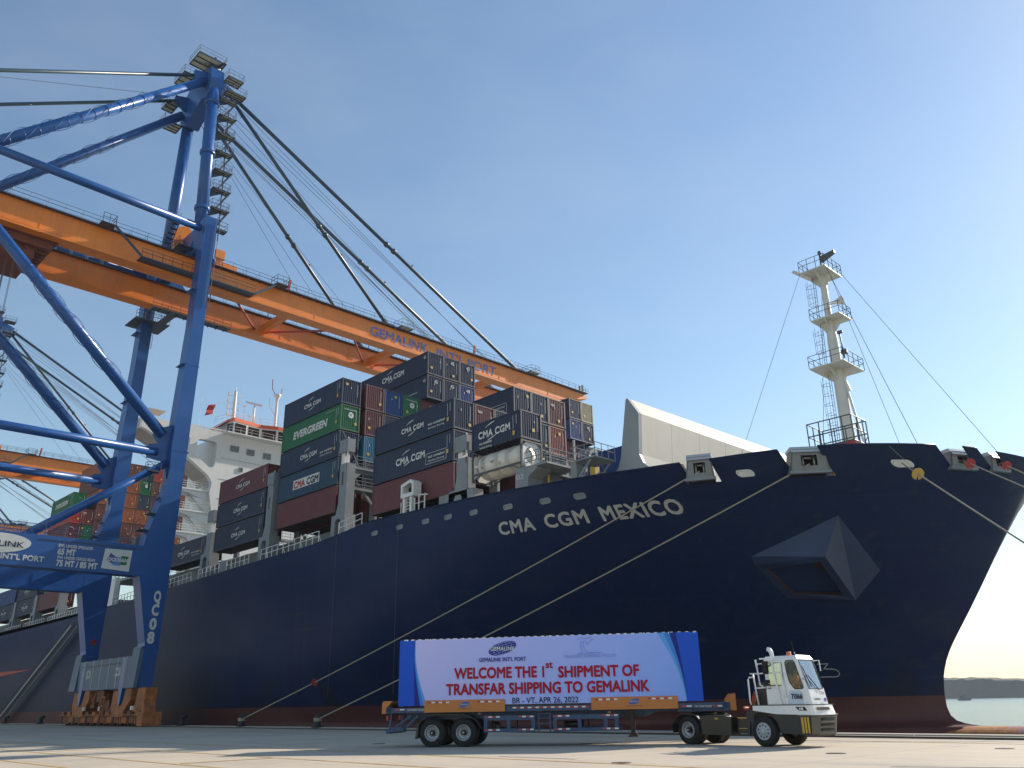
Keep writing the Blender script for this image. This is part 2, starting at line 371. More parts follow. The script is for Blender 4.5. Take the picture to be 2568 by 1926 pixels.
# drain covers let into the apron
M_IRON = mat('cast_iron_cover', (.06, .055, .05), .6, metal=.3)
for i, (x, y, r_) in enumerate(((-24.6, 27.9, .25), (-13.2, 26.4, .3), (-9.9, 31.0, .28), (-33.5, 24.0, .3), (-16.2, 19.8, .28))):
    g_ = MB(); g_.tube((x, y, .0), (x, y, .012), r_, 20); o_ = g_.build('drain_cover', M_IRON); tag(o_, ('round iron cover in the concrete under the trailer', 'small round iron cover in front of the white tractor', 'round iron cover on the sunlit concrete towards the bow', 'round iron cover in the shade behind the trailer', 'round iron cover on the sunlit concrete in the foreground')[i], 'drain cover', 'iron covers in the quay')

# ================================================================ CONTAINER SHIP
YC, BH = 68.0, 23.4
SZ = [-8, -6, -.6, -.46, -.3, -.1, .25, .8, 1.6, 2.3, 2.9, 3.4, 4.0, 4.6, 5.2, 5.9, 8.18, 12.45, 15.04, 18, 22]
SX = [-21, -21, -21.6, -22.9, -23.9, -24.5, -24.85, -25.0, -25.0, -24.93, -24.82, -24.66, -24.42, -24.1, -23.72, -23.22, -21.56, -18.67, -16.91, -14.96, -12.3]
def interp(x, xs, ys):
    if x <= xs[0]: return ys[0]
    for i in range(1, len(xs)):
        if x <= xs[i]: return ys[i-1]+(ys[i]-ys[i-1])*(x-xs[i-1])/(xs[i]-xs[i-1])
    return ys[-1]
def stem_x(z): return interp(z, SZ, SX)
def entr(z):
    w_ = min(max(z/18., 0), 1.1); return 66-34*w_, 1.9+.7*w_, 1.15-.53*w_**.9
def hull_y(x, z):
    Le, p, q_ = entr(z); s = min(max((stem_x(z)-x)/Le, 0), 1); return YC-BH*(1-(1-s)**p)**q_
def deck_z(x): return interp(x, [-330, -183, -165, -145, -120, -108, -90, -75, -69.2, -65.5, -60, -50, -43, -35, -30, -24, -18, -14], [14.9, 14.9, 15.05, 15.2, 15.75, 16.1, 16.58, 16.9, 17.35, 17.68, 17.55, 17.32, 17.0, 16.86, 16.95, 17.28, 17.33, 17.1])
ship = empty('container_ship', (-100, YC, 0), label='huge dark blue container ship with white name on its bow, moored along the quay', cat='ship')
ORG = Vector((-100, YC, 0))
NOTCH = [(-32.1, -30.35), (-26.35, -24.35), (-18.95, -17.95), (-17.35, -16.75)]
NZ = [15.62, 15.62, 16.05, 16.15]
def hull_mesh():
    """the plating as columns of vertices: each column keeps its distance from the stem near the bow and stands upright further aft"""
    x17 = stem_x(17.2); D = [0, .015, .04, .08, .14, .22, .32, .45, .6, .8, 1.0]+[1.25+.25*i for i in range(20)]+[6.3+.4*i for i in range(30)]+[18.6+.7*i for i in range(46)]
    for a, b in NOTCH: D += [x17-v for v in (a-.02, a+.02, b-.02, b+.02)]
    D += [x17-x for x in (-52, -58, -62, -65.4, -66.5, -67.5, -69, -71, -75, -82, -90, -100, -110, -125, -145, -165, -185, -210, -240, -270, -300, -322)]
    D = sorted(set(round(d, 3) for d in D))
    zl = [-5, -3, -.6, -.46, -.3, -.1, .25, .8, 1.6, 1.602, 2.3, 2.9, 3.4, 4.0, 4.6, 5.2, 5.9, 7.5, 9, 10.5, 12, 13.5, 14.6]; vs = []
    for d in D:
        xt = x17-d; nn = [z for (a, b), z in zip(NOTCH, NZ) if a < xt < b]; zt = nn[0] if nn else deck_z(xt)
        for z in zl+[15.6, zt]:
            t = min(1, d/(1.2 if z > 15 else 3 if z > 14 else 30)); x = (1-t)*stem_x(z)+t*x17-d
            vs.append((x, hull_y(x, z) if d > 0 else YC, z))
    nc, nz = len(D), len(zl)+2; g = MB(); g.add(vs, [], True); n0 = len(g.v); g.v += [(x, 2*YC-y, z) for x, y, z in vs]
    for c in range(nc-1):
        for r in range(nz-1):
            f = (c*nz+r, c*nz+r+1, (c+1)*nz+r+1, (c+1)*nz+r); m = 0 if r >= 9 else 1
            g.f += [list(f), [i+n0 for i in f][::-1]]; g.m += [m, m]; g.sm += [True, True]
    g.add([(-322, hull_y(-322, -5), -5), (-322, hull_y(-322, 14), 14.9), (-322, 2*YC-hull_y(-322, 14), 14.9), (-322, 2*YC-hull_y(-322, -5), -5)], [(0,1,2,3)])
    return g
hull_mb = hull_mesh()
hull = hull_mb.build('hull', [M_NAVY, M_BOOT], ship)
# deck sheets and the inside of the forecastle bulwark
g = MB(); pts = [(x, hull_y(x, 15.4)+.15) for x in [-17.2, -17.6, -18.1, -18.8, -19.6, -20.6, -22, -24, -26.5, -29, -32, -36, -40, -44, -50, -58, -66]]
ring = [(x, y, 15.55) for x, y in pts]+[(x, 2*YC-y, 15.55) for x, y in pts][::-1]
g.prism(ring, (0, 0, -.2)); g.box((-322, 44.9, 14.3), (-66, 2*YC-44.9, 14.5)); g.build('deck', M_GREY, ship)
g = MB()
for (a, b) in zip(pts, pts[1:]):
    if any(n0-.8 < (a[0]+b[0])/2 < n1+.8 for n0, n1 in NOTCH): continue
    g.add([(a[0], hull_y(a[0], 15.5)+.14, 15.5), (b[0], hull_y(b[0], 15.5)+.14, 15.5), (b[0], hull_y(b[0], deck_z(b[0]))+.12, deck_z(b[0])-.05), (a[0], hull_y(a[0], deck_z(a[0]))+.12, deck_z(a[0])-.05)], [(0,1,2,3)])
g.build('bulwark_lining', M_CREAM, ship)
g = MB(); tp = [(x, hull_y(x, deck_z(x)), deck_z(x)) for x in [-32.15-.9*i for i in range(0, 38)]]
g.path(tp, .07, 6)
for a, b in ((-30.3, -26.4), (-24.3, -19.0), (-17.9, -17.4)):
    g.path([(x, hull_y(x, deck_z(x)), deck_z(x)) for x in [a+(b-a)*i/8 for i in range(9)]], .07, 6)
g.build('bulwark_top_bar', M_NAVY, ship)
# bulbous bow, mostly rust bleached
g = MB()
prof = [(.05, -10.5), (1.4, -11.2), (2.4, -12.6), (3.1, -15), (3.3, -18), (3.3, -24), (3.1, -32), (2.6, -40)]
pf = []
for k in range(40): x_ = -10.5-.75*k; pf.append((interp(-x_, [-a[1] for a in prof], [a[0] for a in prof]), x_))
g.lathe(pf, (0, YC, -3.75), ax='x', n=48)
from mathutils import noise as mnoise
for i_, f in enumerate(g.f):
    c_ = sum((Vector(g.v[k]) for k in f), Vector())/4; g.m[i_] = 1 if c_.x < -19.2+2.6*mnoise.noise(c_*.5)+1.6*mnoise.noise(c_*1.7)+(c_.z+.4)*1.2 else 0
g.build('bulbous_bow', [mat('bulb_pink_paint', (.36, .17, .17), .45, var=.15, scale=.5, streak=.3, dirt=(.30, .15, .10)), mat('bulb_rust', (.42, .17, .045), .7, var=.45, scale=1.1, streak=.5, dirt=(.20, .07, .03))], ship)
# name and marks that follow the plating
def hull_text(name, txt, x0, x1, z0, h, m, bold=.0, space=1.0, lean=0):
    me = text_mesh(txt, 1, bold=bold, space=space).copy(); xs = [v.co.x for v in me.vertices]; ys = [v.co.y for v in me.vertices]
    a, b = min(xs), max(xs); c, d = 0, max(ys)
    bm = bmesh.new(); bm.from_mesh(me); bmesh.ops.triangulate(bm, faces=bm.faces); bmesh.ops.subdivide_edges(bm, edges=[e for e in bm.edges if e.calc_length() > .15], cuts=2, use_grid_fill=True); bm.to_mesh(me); bm.free()
    for v in me.vertices:
        x = x0+(v.co.x-a)/(b-a)*(x1-x0); z = z0+(v.co.y-c)/(d-c)*h; v.co = Vector((x, hull_y(x, z)-.05-v.co.z, z))-ORG
    me.materials.append(m); ob = bpy.data.objects.new(name, me); COL.objects.link(ob); ob.parent = ship
M_NAME = mat('ship_name_paint', (.47, .46, .42), .5, var=.1)
for wd, xa, xb in (('CMA', -47.75, -44.35), ('CGM', -43.45, -39.95), ('MEXICO', -38.95, -33.45)):
    hull_text('ship_name', wd, xa, xb, 13.93, .93, M_NAME, bold=.06, space=1.12)
def hull_line(name, pts, r, m):
    mb = MB(); P = []
    for (x0, z0), (x1, z1) in zip(pts, pts[1:]):
        n = max(2, int(math.hypot(x1-x0, z1-z0)/.12))
        for i in range(n): t = i/n; x, z = x0+(x1-x0)*t, z0+(z1-z0)*t; P.append((x, hull_y(x, z)-.03, z))
    x, z = pts[-1]; P.append((x, hull_y(x, z)-.03, z)); mb.path(P, r, 4); return mb.build(name, m, ship)
arc = [(-31.02+.33*math.cos(a), 3.30+.27*math.sin(a)) for a in [math.pi/2-math.pi*i/8 for i in range(9)]]
hull_line('bulb_mark', [(-31.75, 3.93), (-31.1, 3.95), (-31.5, 3.6)]+arc+[(-31.9, 3.03)], .035, M_NAME)
for x_, z_ in ((-70.2, 16.9), (-60.3, 17.5)): g = MB(); g.tube((x_, 44.45, z_), (x_, 44.45, 2.5), .018, 4); g.build('hanging_line', M_DGREY, ship)
# draught stripe far aft
g = MB(); g.add([(-250, 44.54, 5.6), (-250, 44.54, 9.2), (-160, 44.54, 8.15)], [(0,1,2)]); g.build('red_flash', M_RED, ship)
# oval freeing ports
port = None; g = MB()
def oval(x, z, w_, h_, rr=.0):
    n = 16; out = []
    for k in range(n):
        a = 2*math.pi*k/n; cx = (w_/2-h_/2)*(1 if math.cos(a) > 0 else -1)
        out.append((x+cx+math.cos(a)*h_/2*(1+rr), z+math.sin(a)*h_/2*(1+rr)))
    return out
M_PORT = mat('fairlead_rim', (.26, .29, .30), .5); M_PORTB = mat('fairlead_painted_sky', (.80, .80, .76), .5)  # second tone paints sky brightness into two ports that are not cut through
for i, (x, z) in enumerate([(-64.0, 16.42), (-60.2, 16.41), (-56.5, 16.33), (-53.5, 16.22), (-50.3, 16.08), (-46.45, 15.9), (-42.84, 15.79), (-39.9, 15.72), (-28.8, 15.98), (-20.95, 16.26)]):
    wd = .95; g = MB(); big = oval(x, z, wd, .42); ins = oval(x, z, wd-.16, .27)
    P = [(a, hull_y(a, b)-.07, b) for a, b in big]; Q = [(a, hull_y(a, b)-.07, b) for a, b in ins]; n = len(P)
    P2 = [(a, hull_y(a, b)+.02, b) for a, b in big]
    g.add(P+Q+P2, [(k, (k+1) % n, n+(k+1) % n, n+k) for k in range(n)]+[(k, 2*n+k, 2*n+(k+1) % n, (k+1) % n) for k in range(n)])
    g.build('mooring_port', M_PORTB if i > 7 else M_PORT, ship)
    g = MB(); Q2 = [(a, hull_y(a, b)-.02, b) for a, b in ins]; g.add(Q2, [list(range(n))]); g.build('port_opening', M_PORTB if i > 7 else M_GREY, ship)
# anchor pocket: a wedge-shaped bolster standing out of the flare
cam0 = Vector((0, 0, 1.6))
def out(p, f): return tuple(cam0+(Vector(p)-cam0)*f)
A1, A2 = out((-31.45, 54.39, 11.12), .999), out((-31.63, 54.94, 10.57), .997)
T1, R1 = out((-25.57, 56.38, 13.39), .999), out((-25.32, 61.23, 10.03), .999)
B1, Q1 = out((-27.52, 61.38, 8.16), .985), out((-27.62, 57.77, 10.94), .962)
H1 = out((-31.06, 58.06, 8.41), .998)
g = MB(); g.k = 0; g.add([A1, T1, Q1, A2], [(0,1,2,3)]); g.add([T1, R1, B1, Q1], [(0,1,2,3)])
i1, i2, i3, i4 = [tuple(Vector(a).lerp(Vector(b), .12)) for a, b in ((A2, B1), (Q1, H1), (B1, A2), (H1, Q1))]
g.add([A2, Q1, B1, H1, i1, i2, i3, i4], [(0,1,5,4), (1,2,6,5), (2,3,7,6), (3,0,4,7)])
g.k = 1; din = Vector((0, 1.2, .5)); j = [tuple(Vector(v)+din) for v in (i1, i2, i3, i4)]
g.add([i1, i2, i3, i4]+j, [(0,1,5,4), (1,2,6,5), (2,3,7,6), (3,0,4,7), (4,5,6,7)])
ap = g.build('anchor_pocket', [mat('pocket_blue_paint', (.028, .040, .095), .35, var=.2, scale=.5), mat('pocket_rust', (.06, .025, .012), .8, var=.5, scale=.9)], ship)
# mooring fairlead boxes set in the bulwark gaps
def fairlead(x0, x1, z0=15.55, pr=.45, parent=ship):
    xm = (x0+x1)/2; y0, y1 = hull_y(x0, 16.3), hull_y(x1, 16.3); d = Vector((x1-x0, y1-y0, 0)); L = d.length; d.normalize(); nrm = Vector((d.y, -d.x, 0))
    o = Vector((x0, y0, 0)); P = lambda a, b, z: tuple(o+d*a+nrm*b+Vector((0, 0, z)))
    g = MB(); z1 = 17.25; e = .1*L
    # tapered casing: wider at the foot, roof plate on top
    f = [P(0, pr, z0), P(L, pr, z0), P(L-e, pr, z1), P(e, pr, z1)]
    hole = [P(L*.3, pr, z0+.3*(z1-z0)), P(L*.7, pr, z0+.3*(z1-z0)), P(L*.7, pr, z0+.74*(z1-z0)), P(L*.3, pr, z0+.74*(z1-z0))]
    g.prism(f, nrm*-.10, [hole]); g.prism([P(0, pr, z0), P(e, pr, z1), P(e, -1.2, z1), P(0, -1.2, z0)], d*.08); g.prism([P(L, pr, z0), P(L-e, pr, z1), P(L-e, -1.2, z1), P(L, -1.2, z0)], d*-.08)
    c = g.build('fairlead_box', mat('fairlead_grey_metal', (.20, .20, .19), .5, streak=.5, dirt=(.13, .10, .075)), parent)
    g = MB(); g.prism([P(e-.06, pr+.15, z1-.25), P(e-.06, pr-.2, z1+.22), P(e-.06, -1.2, z1+.22), P(e-.06, -1.2, z1+.02), P(e-.06, pr, z1-.05)], d*(L-2*e+.12)); g.build('fairlead_roof', mat('fairlead_roof_metal', (.42, .44, .45), .35), c)
    g = MB(); g.prism([P(-.05, pr+.05, z0-.02), P(L+.05, pr+.05, z0-.02), P(L+.05, pr+.05, z0+.16), P(-.05, pr+.05, z0+.16)], nrm*-.3); g.build('fairlead_sill', M_GREY, c)
    g = MB()
    for a in (.36, .64): g.tube(P(L*a, pr-.25, z0+.3), P(L*a, pr-.25, z1-.3), .09, 10)
    for z in (z0+.5, z1-.55): g.tube(P(L*.3, pr-.35, z), P(L*.7, pr-.35, z), .09, 10)
    g.build('roller', M_STEEL, c)
    g = MB(); g.add([P(.05, -.6, z0), P(L-.05, -.6, z0), P(L-e, -.6, z1), P(e, -.6, z1)], [(0,1,2,3)]); g.build('fairlead_back', M_DARK, c)
    return P(L*.5, pr+.01, z0+.6)
FL = [fairlead(a, b, z, p) for (a, b), z, p in zip(NOTCH, (15.6, 15.6, 16.0, 16.1), (.45, .45, .14, .12))]
# jackstaff guard rail at the very bow
g = MB(); g.path([(-15.6, 66.2, 16.5), (-15.5, 66.3, 18.55), (-15.3, 67.4, 18.8), (-15.0, 68, 18.8)], .05, 5); g.path([(-15.5, 66.4, 17.3), (-15.2, 68, 17.5)], .04, 5); g.path([(-15.5, 66.6, 16.6), (-15.2, 67.6, 18.7)], .04, 5)
g.rail([(-15.6, 66.2, 16.5), (-15.1, 68, 16.5), (-15.6, 69.8, 16.5)], 1.6, .8, .03); g.build('bow_rail', M_GREY, ship)

# ---- breakwater
def xz(y, pts): return [(x, y, z) for x, z in pts]
bw = [(-38.35, 23.85), (-38.15, 23.9), (-37.2, 22.45), (-37.42, 19.2), (-37.1, 18.45), (-36.5, 17.95), (-35.7, 17.4), (-35.7, 15.5), (-41.2, 15.5), (-41.2, 17.5), (-40.2, 17.95), (-39.5, 18.5), (-39.2, 19.2)]
g = MB(); g.prism(xz(50, bw), (0, .35, 0)); br = g.build('breakwater', mat('breakwater_side_shade', (.23, .26, .28), .5, var=.08, scale=.4, streak=.15), ship)  # same paint as the front; the side's shade is put into this darker grey
fp = [(-38.15, 23.9), (-37.2, 22.45), (-37.42, 19.2), (-37.42, 15.5)]
for (a, b), nm, mm in zip(zip(fp, fp[1:]), ('breakwater_lip', 'breakwater_plate', 'breakwater_foot'), (M_CREAM,)*3):
    g = MB(); n = 9
    for i in range(n):
        y0, y1 = 50.36+i*(35.3/n)+.015, 50.36+(i+1)*(35.3/n)-.015
        g.add([(a[0], y0, a[1]), (b[0], y0, b[1]), (b[0], y1, b[1]), (a[0], y1, a[1]), (a[0]-.25, y0, a[1]), (b[0]-.25, y0, b[1]), (b[0]-.25, y1, b[1]), (a[0]-.25, y1, a[1])],
              [(0,1,2,3), (7,6,5,4), (0,4,5,1), (1,5,6,2), (2,6,7,3), (3,7,4,0)])
    g.build(nm, mm, br)
g = MB()
for i in range(10): g.prism([(-38.2, 50.4+i*3.9, 23.6), (-37.7, 50.4+i*3.9, 19), (-37.7, 50.4+i*3.9, 15.6), (-41, 50.4+i*3.9, 15.6), (-39.3, 50.4+i*3.9, 18.8)], (0, .1, 0))
g.build('breakwater_stiffener', M_GREY, br)
# small platform left of the breakwater
g = MB(); g.box((-42.3, 47.6, 15.5), (-41.7, 48.3, 19.1)); g.box((-41.7, 47.4, 19.0), (-39.6, 49.9, 19.12)); g.beam((-41.6, 47.6, 17.6), (-40.2, 47.6, 18.95), .12, .12); g.beam((-41.6, 49.8, 17.6), (-40.2, 49.8, 18.95), .12, .12)
pf = g.build('winch_platform', M_GREY, ship)
g = MB(); g.rail([(-41.7, 49.9, 19.12), (-41.7, 47.4, 19.12), (-39.6, 47.4, 19.12), (-39.6, 49.8, 19.12)], 1.05, .9, .035); g.box((-41.75, 47.3, 19.1), (-41.6, 47.45, 20.75)); g.build('platform_rail', M_GREY, pf)
g = MB()
for r0 in (.28, .36, .44): g.path([(-40.6+r0*math.cos(a), 48.4, 19.5+r0*math.sin(a)) for a in [i*.5 for i in range(14)]], .035, 5)
g.build('hose_coil', M_WHITE, pf)

# ---- foremast
FX, FY = -28.85, YC
mast = MB(); mast.lathe([(.62, 15.6), (.56, 22), (.50, 26.5), (.47, 27.6), (.46, 31), (.30, 33.0), (.28, 38.4)], (FX, FY, 0), ax='z', n=14)
mo = mast.build('foremast', mat('mast_pale_paint', (.60, .60, .54), .45, var=.05, streak=.15), ship)
g = MB(); g.tube((FX+1.9, FY+.3, 15.6), (FX+.5, FY, 26.6), .11, 7); g.prism([(FX+.3, FY-.05, 28.3), (FX+.3, FY-.05, 26), (FX+.9, FY-.05, 26.2)], (0, .1, 0)); g.prism([(FX-1.2, FY-.05, 15.6), (FX+1.2, FY-.05, 15.6), (FX+.5, FY-.05, 18), (FX-.5, FY-.05, 18)], (0, .1, 0)); g.build('mast_strut', M_WHITE, mo)
for nm, z, (x0, x1, y0, y1) in (('top_platform', 37.6, (-1.3, 1.1, -1.7, 1.7)), ('middle_platform', 32.95, (-1.2, 1.5, -1.2, 1.2)), ('lower_platform', 28.25, (-1.6, 1.5, -2.0, 2.0))):
    g = MB(); g.box((FX+x0, FY+y0, z), (FX+x1, FY+y1, z+.09))
    g.prism([(FX+x0+.2, FY, z), (FX+x1-.2, FY, z), (FX+.4, FY, z-1.1), (FX-.4, FY, z-1.1)], (0, .06, 0)); g.prism([(FX, FY+y0+.2, z), (FX, FY+y1-.2, z), (FX, FY+.4, z-1.1), (FX, FY-.4, z-1.1)], (.06, 0, 0))
    p = g.build(nm, mat('mast_pale_paint', ()), mo)
    g = MB(); g.rail([(FX+x0, FY+y0, z+.09), (FX+x1, FY+y0, z+.09), (FX+x1, FY+y1, z+.09), (FX+x0, FY+y1, z+.09), (FX+x0, FY+y0, z+.09)], 1.1, .9, .03); g.build('platform_rail', M_DGREY, p)
g = MB()
for z0, z1 in ((18.5, 28), (28.8, 32.8), (33.5, 37.5)):
    for dy in (-.22, .22): g.tube((FX-.95, FY+dy, z0), (FX-.8, FY+dy, z1), .025, 4)
    z = z0
    while z < z1:
        g.tube((FX-.9, FY-.22, z), (FX-.9, FY+.22, z), .018, 4); z += .35
    z = z0+1.5
    while z < z1:
        g.path([(FX-.9+.75*math.cos(a), FY+.42*math.sin(a), z) for a in [math.pi/2+math.pi*i/6 for i in range(7)]], .02, 4); z += .9
    for a in (2.2, math.pi, 4.1): g.tube((FX-.9+.75*math.cos(a), FY+.42*math.sin(a), z0+1.5), (FX-.9+.75*math.cos(a), FY+.42*math.sin(a), z1-.2), .015, 4)
g.build('caged_ladder', M_DGREY, mo)
g = MB(); g.tube((FX+.1, FY, 37.6), (FX+.1, FY, 39.7), .09, 7); g.tube((FX+.1, FY, 39.7), (FX+.1, FY, 40.0), .16, 8); g.prism([(FX+.2, FY-.15, 38.8), (FX+1.5, FY-.15, 39.3), (FX+1.5, FY-.15, 39.6), (FX+.2, FY-.15, 39.45)], (0, .3, 0)); g.build('masthead_light', M_DGREY, mo)
g = MB(); g.lathe([(.08, -.1), (.12, .3), (.42, 1.0), (.45, 1.02)], (FX+.6, FY-.5, 34.3), ax='x', n=14); g.build('horn', M_WHITE, mo)
g = MB(); g.tube((FX+1.2, FY-1, 28.8), (FX+1.1, FY-1, 31.3), .06, 6); g.box((FX+.95, FY-1.1, 31.1), (FX+1.4, FY-.9, 31.35)); g.box((FX+1.2, FY-1.6, 29), (FX+1.7, FY-1.2, 29.35)); g.build('signal_lamp', M_DGREY, mo)
g = MB(); g.beam((FX-1.7, FY-2.1, 37.9), (FX-.9, FY-.6, 37.3), .35, .12); g.build('flood_light', M_WHITE, mo)
g = MB()
for a, b in (((FX+1.0, FY+1.6, 38.1), (-16.9, 64.8, 17.2)), ((FX+1, FY-1.6, 38.0), (-20.6, 60.4, 17.3)), ((FX-1.2, FY-1.6, 37.8), (-34.6, 57.8, 17.2)), ((FX, FY, 37.8), (-34, 72, 16)), ((FX+.3, FY+1.2, 37.8), (-25.8, 74, 16))): g.tube(a, b, .02, 4)
g.build('mast_stay_wire', M_DGREY, mo)
# cage and stores at the mast foot
g = MB(); cx0, cx1, cy0, cy1 = -26.7, -23.4, 56, 58.4
for z in (17.4, 18.3, 19.2, 20.15): g.path([(cx0, cy0, z), (cx1, cy0, z), (cx1, cy1, z), (cx0, cy1, z), (cx0, cy0, z)], .045, 4)
for x in (cx0, cx0+.9, cx0+1.75, cx0+2.6, cx1): g.tube((x, cy0, 15.6), (x, cy0, 20.15), .045, 4); g.tube((x, cy1, 15.6), (x, cy1, 20.15), .045, 4)
for y in (cy0+.9, cy0+1.8): g.tube((cx1, y, 15.6), (cx1, y, 20.15), .045, 4); g.tube((cx0, y, 15.6), (cx0, y, 20.15), .045, 4)
g.tube((cx0, cy0, 17.0), (cx0+1, cy0, 18.4), .04, 4); g.tube((cx1, cy0, 17), (cx1, cy1, 19), .04, 4)
g.build('storage_cage', M_DGREY, ship)
g = MB(); g.k = 0; g.box((cx0+.4, cy0+.3, 15.6), (cx0+1.2, cy0+1.2, 18.3)); g.k = 1; g.box((cx0+1.3, cy0+.3, 15.6), (cx0+1.9, cy0+1.2, 18.4)); g.k = 2; g.box((cx0+2, cy0+.3, 15.6), (cx0+3.1, cy0+1.4, 18.4)); g.build('stores_box', [M_GREY, M_YEL, M_RED], ship)

# ---- white framed pilot ladder light pod on the deck edge
g = MB(); X0, X1, Yp = -60.45, -58.6, 44.75
g.prism([(X0, Yp, 19.05), (X1, Yp, 19.05), (X1, Yp, 20.35), (X0+1.4, Yp, 20.6), (X0, Yp, 20.3)], (0, .9, 0), [[(X0+.25, Yp, 19.4), (X1-.25, Yp, 19.4), (X1-.25, Yp, 20.15), (X0+1.3, Yp, 20.3), (X0+.25, Yp, 20.05)]])
for x in (X0+.3, X1-.55): g.beam((x, Yp+.3, 17.4), (x, Yp+.3, 19.1), .32, .3)
pod = g.build('pilot_station_frame', M_WHITE, ship)
g = MB(); g.box((X0+.25, Yp+.7, 19.3), (X1-.25, Yp+.85, 20.2)); g.build('pod_back', M_DARK, pod)  # back plate coloured near-black to paint in the shade inside the frame
g = MB()
for i in range(5): g.tube((X0+.45, Yp+.25, 17.7+i*.3), (X1-.65, Yp+.25, 17.7+i*.3), .04, 5)
g.path([(X0-.15, Yp+.2, 17.6), (X0-.15, Yp+.2, 18.7), (X0+.2, Yp+.2, 18.7)], .05, 5); g.path([(X1+.0, Yp+.2, 17.7), (X1+.0, Yp+.2, 18.8), (X1-.3, Yp+.2, 18.8)], .05, 5)
g.build('pod_ladder', M_WHITE, pod)
g = MB()
for x in (X1+.6, X1+1.4): g.beam((x, Yp+.2, 17.4), (x, Yp+.2, 19), .09, .09)
g.beam((X1+.6, Yp+.2, 19), (X1+1.8, Yp+.2, 18.85), .09, .09); g.beam((X1-.2, Yp+.2, 18.3), (X1+1.4, Yp+.2, 18.3), .05, .05); g.build('deck_edge_rail', M_WHITE, pod)
# the pale inner slope where the deck edge steps up
g = MB(); g.add([(-68.6, 44.72, 17.4), (-60.6, 44.72, 17.62), (-60.6, 45.3, 17.95), (-69.4, 45.3, 17.75)], [(0,1,2,3)]); g.build('gutter_plate', M_GREY, ship)

# ---- side railings along the lower deck
def side_rail(x0, x1):
    g = MB(); n = max(1, round((x1-x0)/1.15))
    for i in range(n+1):
        x = x0+(x1-x0)*i/n; z = deck_z(x); g.beam((x, 44.72, z), (x, 44.72, z+1.15), .07, .07)
        if i % 3 == 1: g.beam((x+.45, 44.72, z), (x+.05, 44.72, z+.7), .05, .05)
    for q_ in (1.15, .6): g.beam((x0, 44.72, deck_z(x0)+q_), (x1, 44.72, deck_z(x1)+q_), .06, .06)
    g.build('deck_rail', M_WHITE, ship)
for a, b in ((-70.3, -66.4), (-85.6, -73.9), (-101.0, -95.6), (-93.6, -88.4), (-115, -103), (-128.5, -117.5), (-157, -134), (-170, -159), (-182, -172), (-196, -185)): side_rail(a, b)
g = MB(); g.box((-95.4, 44.7, 16.3), (-93.8, 44.8, 17.7)); g.build('rail_panel', M_GREY, ship)
# hatch coaming: the dim grey wall under the boxes
g = MB(); g.box((-128, 47.5, 14.5), (-54.8, 47.9, 17.9)); g.box((-200, 47.5, 14.5), (-141, 47.9, 17.2)); g.box((-128, 48.2, 14.5), (-54.8, 88, 19.0)); g.box((-200, 48.2, 14.5), (-141, 88, 18)); g.build('hatch_coaming', mat('coaming_grey', (.16, .17, .17), .6), ship)

# ---- lashing bridges
def lash(x0, zt, boxz=None, w_=1.45, zp=19.65, rows=6, deckw=True):
    zd = deck_z(x0)-.1; Y0 = 45.75
    g = MB()                                                             # splayed pedestal with its slot
    xa, xb = x0-.95, x0+w_+.15
    g.prism([(xa, Y0, zd), (xb, Y0, zd), (xb-.1, Y0, zp), (xa+.1, Y0, zp)], (0, 1.3, 0), [[(xa+.75, Y0, zd+.1), (xb-.75, Y0, zd+.1), (xb-.75, Y0, zp-.75), (xb-.95, Y0, zp-.45), (xa+.95, Y0, zp-.45), (xa+.75, Y0, zp-.75)]])
    top = g.build('lashing_pedestal', M_GREY, ship)
    g = MB(); g.prism([(x0-.25, Y0+.05, zp), (x0+w_, Y0+.05, zp), (x0+w_, Y0+.05, zt), (x0+.15, Y0+.05, zt), (x0+.15, Y0+.05, zp+1.2)], (0, 1.0, 0), [[(x0+.55, Y0+.05, zp+3.0), (x0+.85, Y0+.05, zp+3.0), (x0+.85, Y0+.05, min(zp+4.4, zt-.4)), (x0+.55, Y0+.05, min(zp+4.4, zt-.4))]] if zt-zp > 4 else [])
    col = g.build('lashing_column', M_GREY, ship)
    if boxz:
        g = MB(); g.box((x0-.05, Y0, boxz-1.4), (x0+w_+.02, Y0+.9, boxz)); g.build('socket_box', M_GREY, col)
        g = MB(); g.beam((x0+w_-.1, Y0+.1, zt-.5), (x0+w_-.1, Y0+.1, boxz+.15), .1, .1); g.box((x0+.1, Y0+.2, zt-.5), (x0+.7, Y0+.8, boxz-1.4)); g.build('lashing_gear', M_WHITE, col)
    ye = Y0+1.05+2.5*rows
    for z in ([zp+2.9] if zt < 24 else [zp+2.9, zt-.15]):
        g = MB(); g.box((x0+.1, Y0+1.06, z-.32), (x0+w_-.05, ye, z-.06)); g.build('lashing_walkway', M_GREY, ship)
        g = MB(); g.rail([(x0+w_-.1, Y0+1.1, z-.06), (x0+w_-.1, ye, z-.06)], 1.1, 1.25, .03, rails=(1, .66, .33)); g.build('walkway_rail', M_GREY, ship)
    for i in range(1, rows//1):
        yy = Y0+1.3+2.5*i
        if i % 2: g = MB(); g.box((x0+.2, yy, zp-2.0), (x0+w_-.2, yy+.3, zt-.3)); g.build('inner_column', M_GREY, ship)
    if zt > 24:
        g = MB(); g.beam((x0+w_-.3, Y0+1.4, zt-1.8), (x0+w_-.3, Y0+5.6, zp-.8), .26, .26, up=(1,0,0)); g.build('diagonal_brace', M_GREY, ship)
        g = MB(); g.prism([(x0+w_-.3, Y0+1.06, zt), (x0+w_-.3, Y0+4.4, zt), (x0+w_-.3, Y0+4.4, zt-.9), (x0+w_-.3, Y0+1.9, zt-.9), (x0+w_-.3, Y0+1.06, zt-1.6)], (.12, 0, 0)); g.build('gusset_plate', M_GREY, ship)
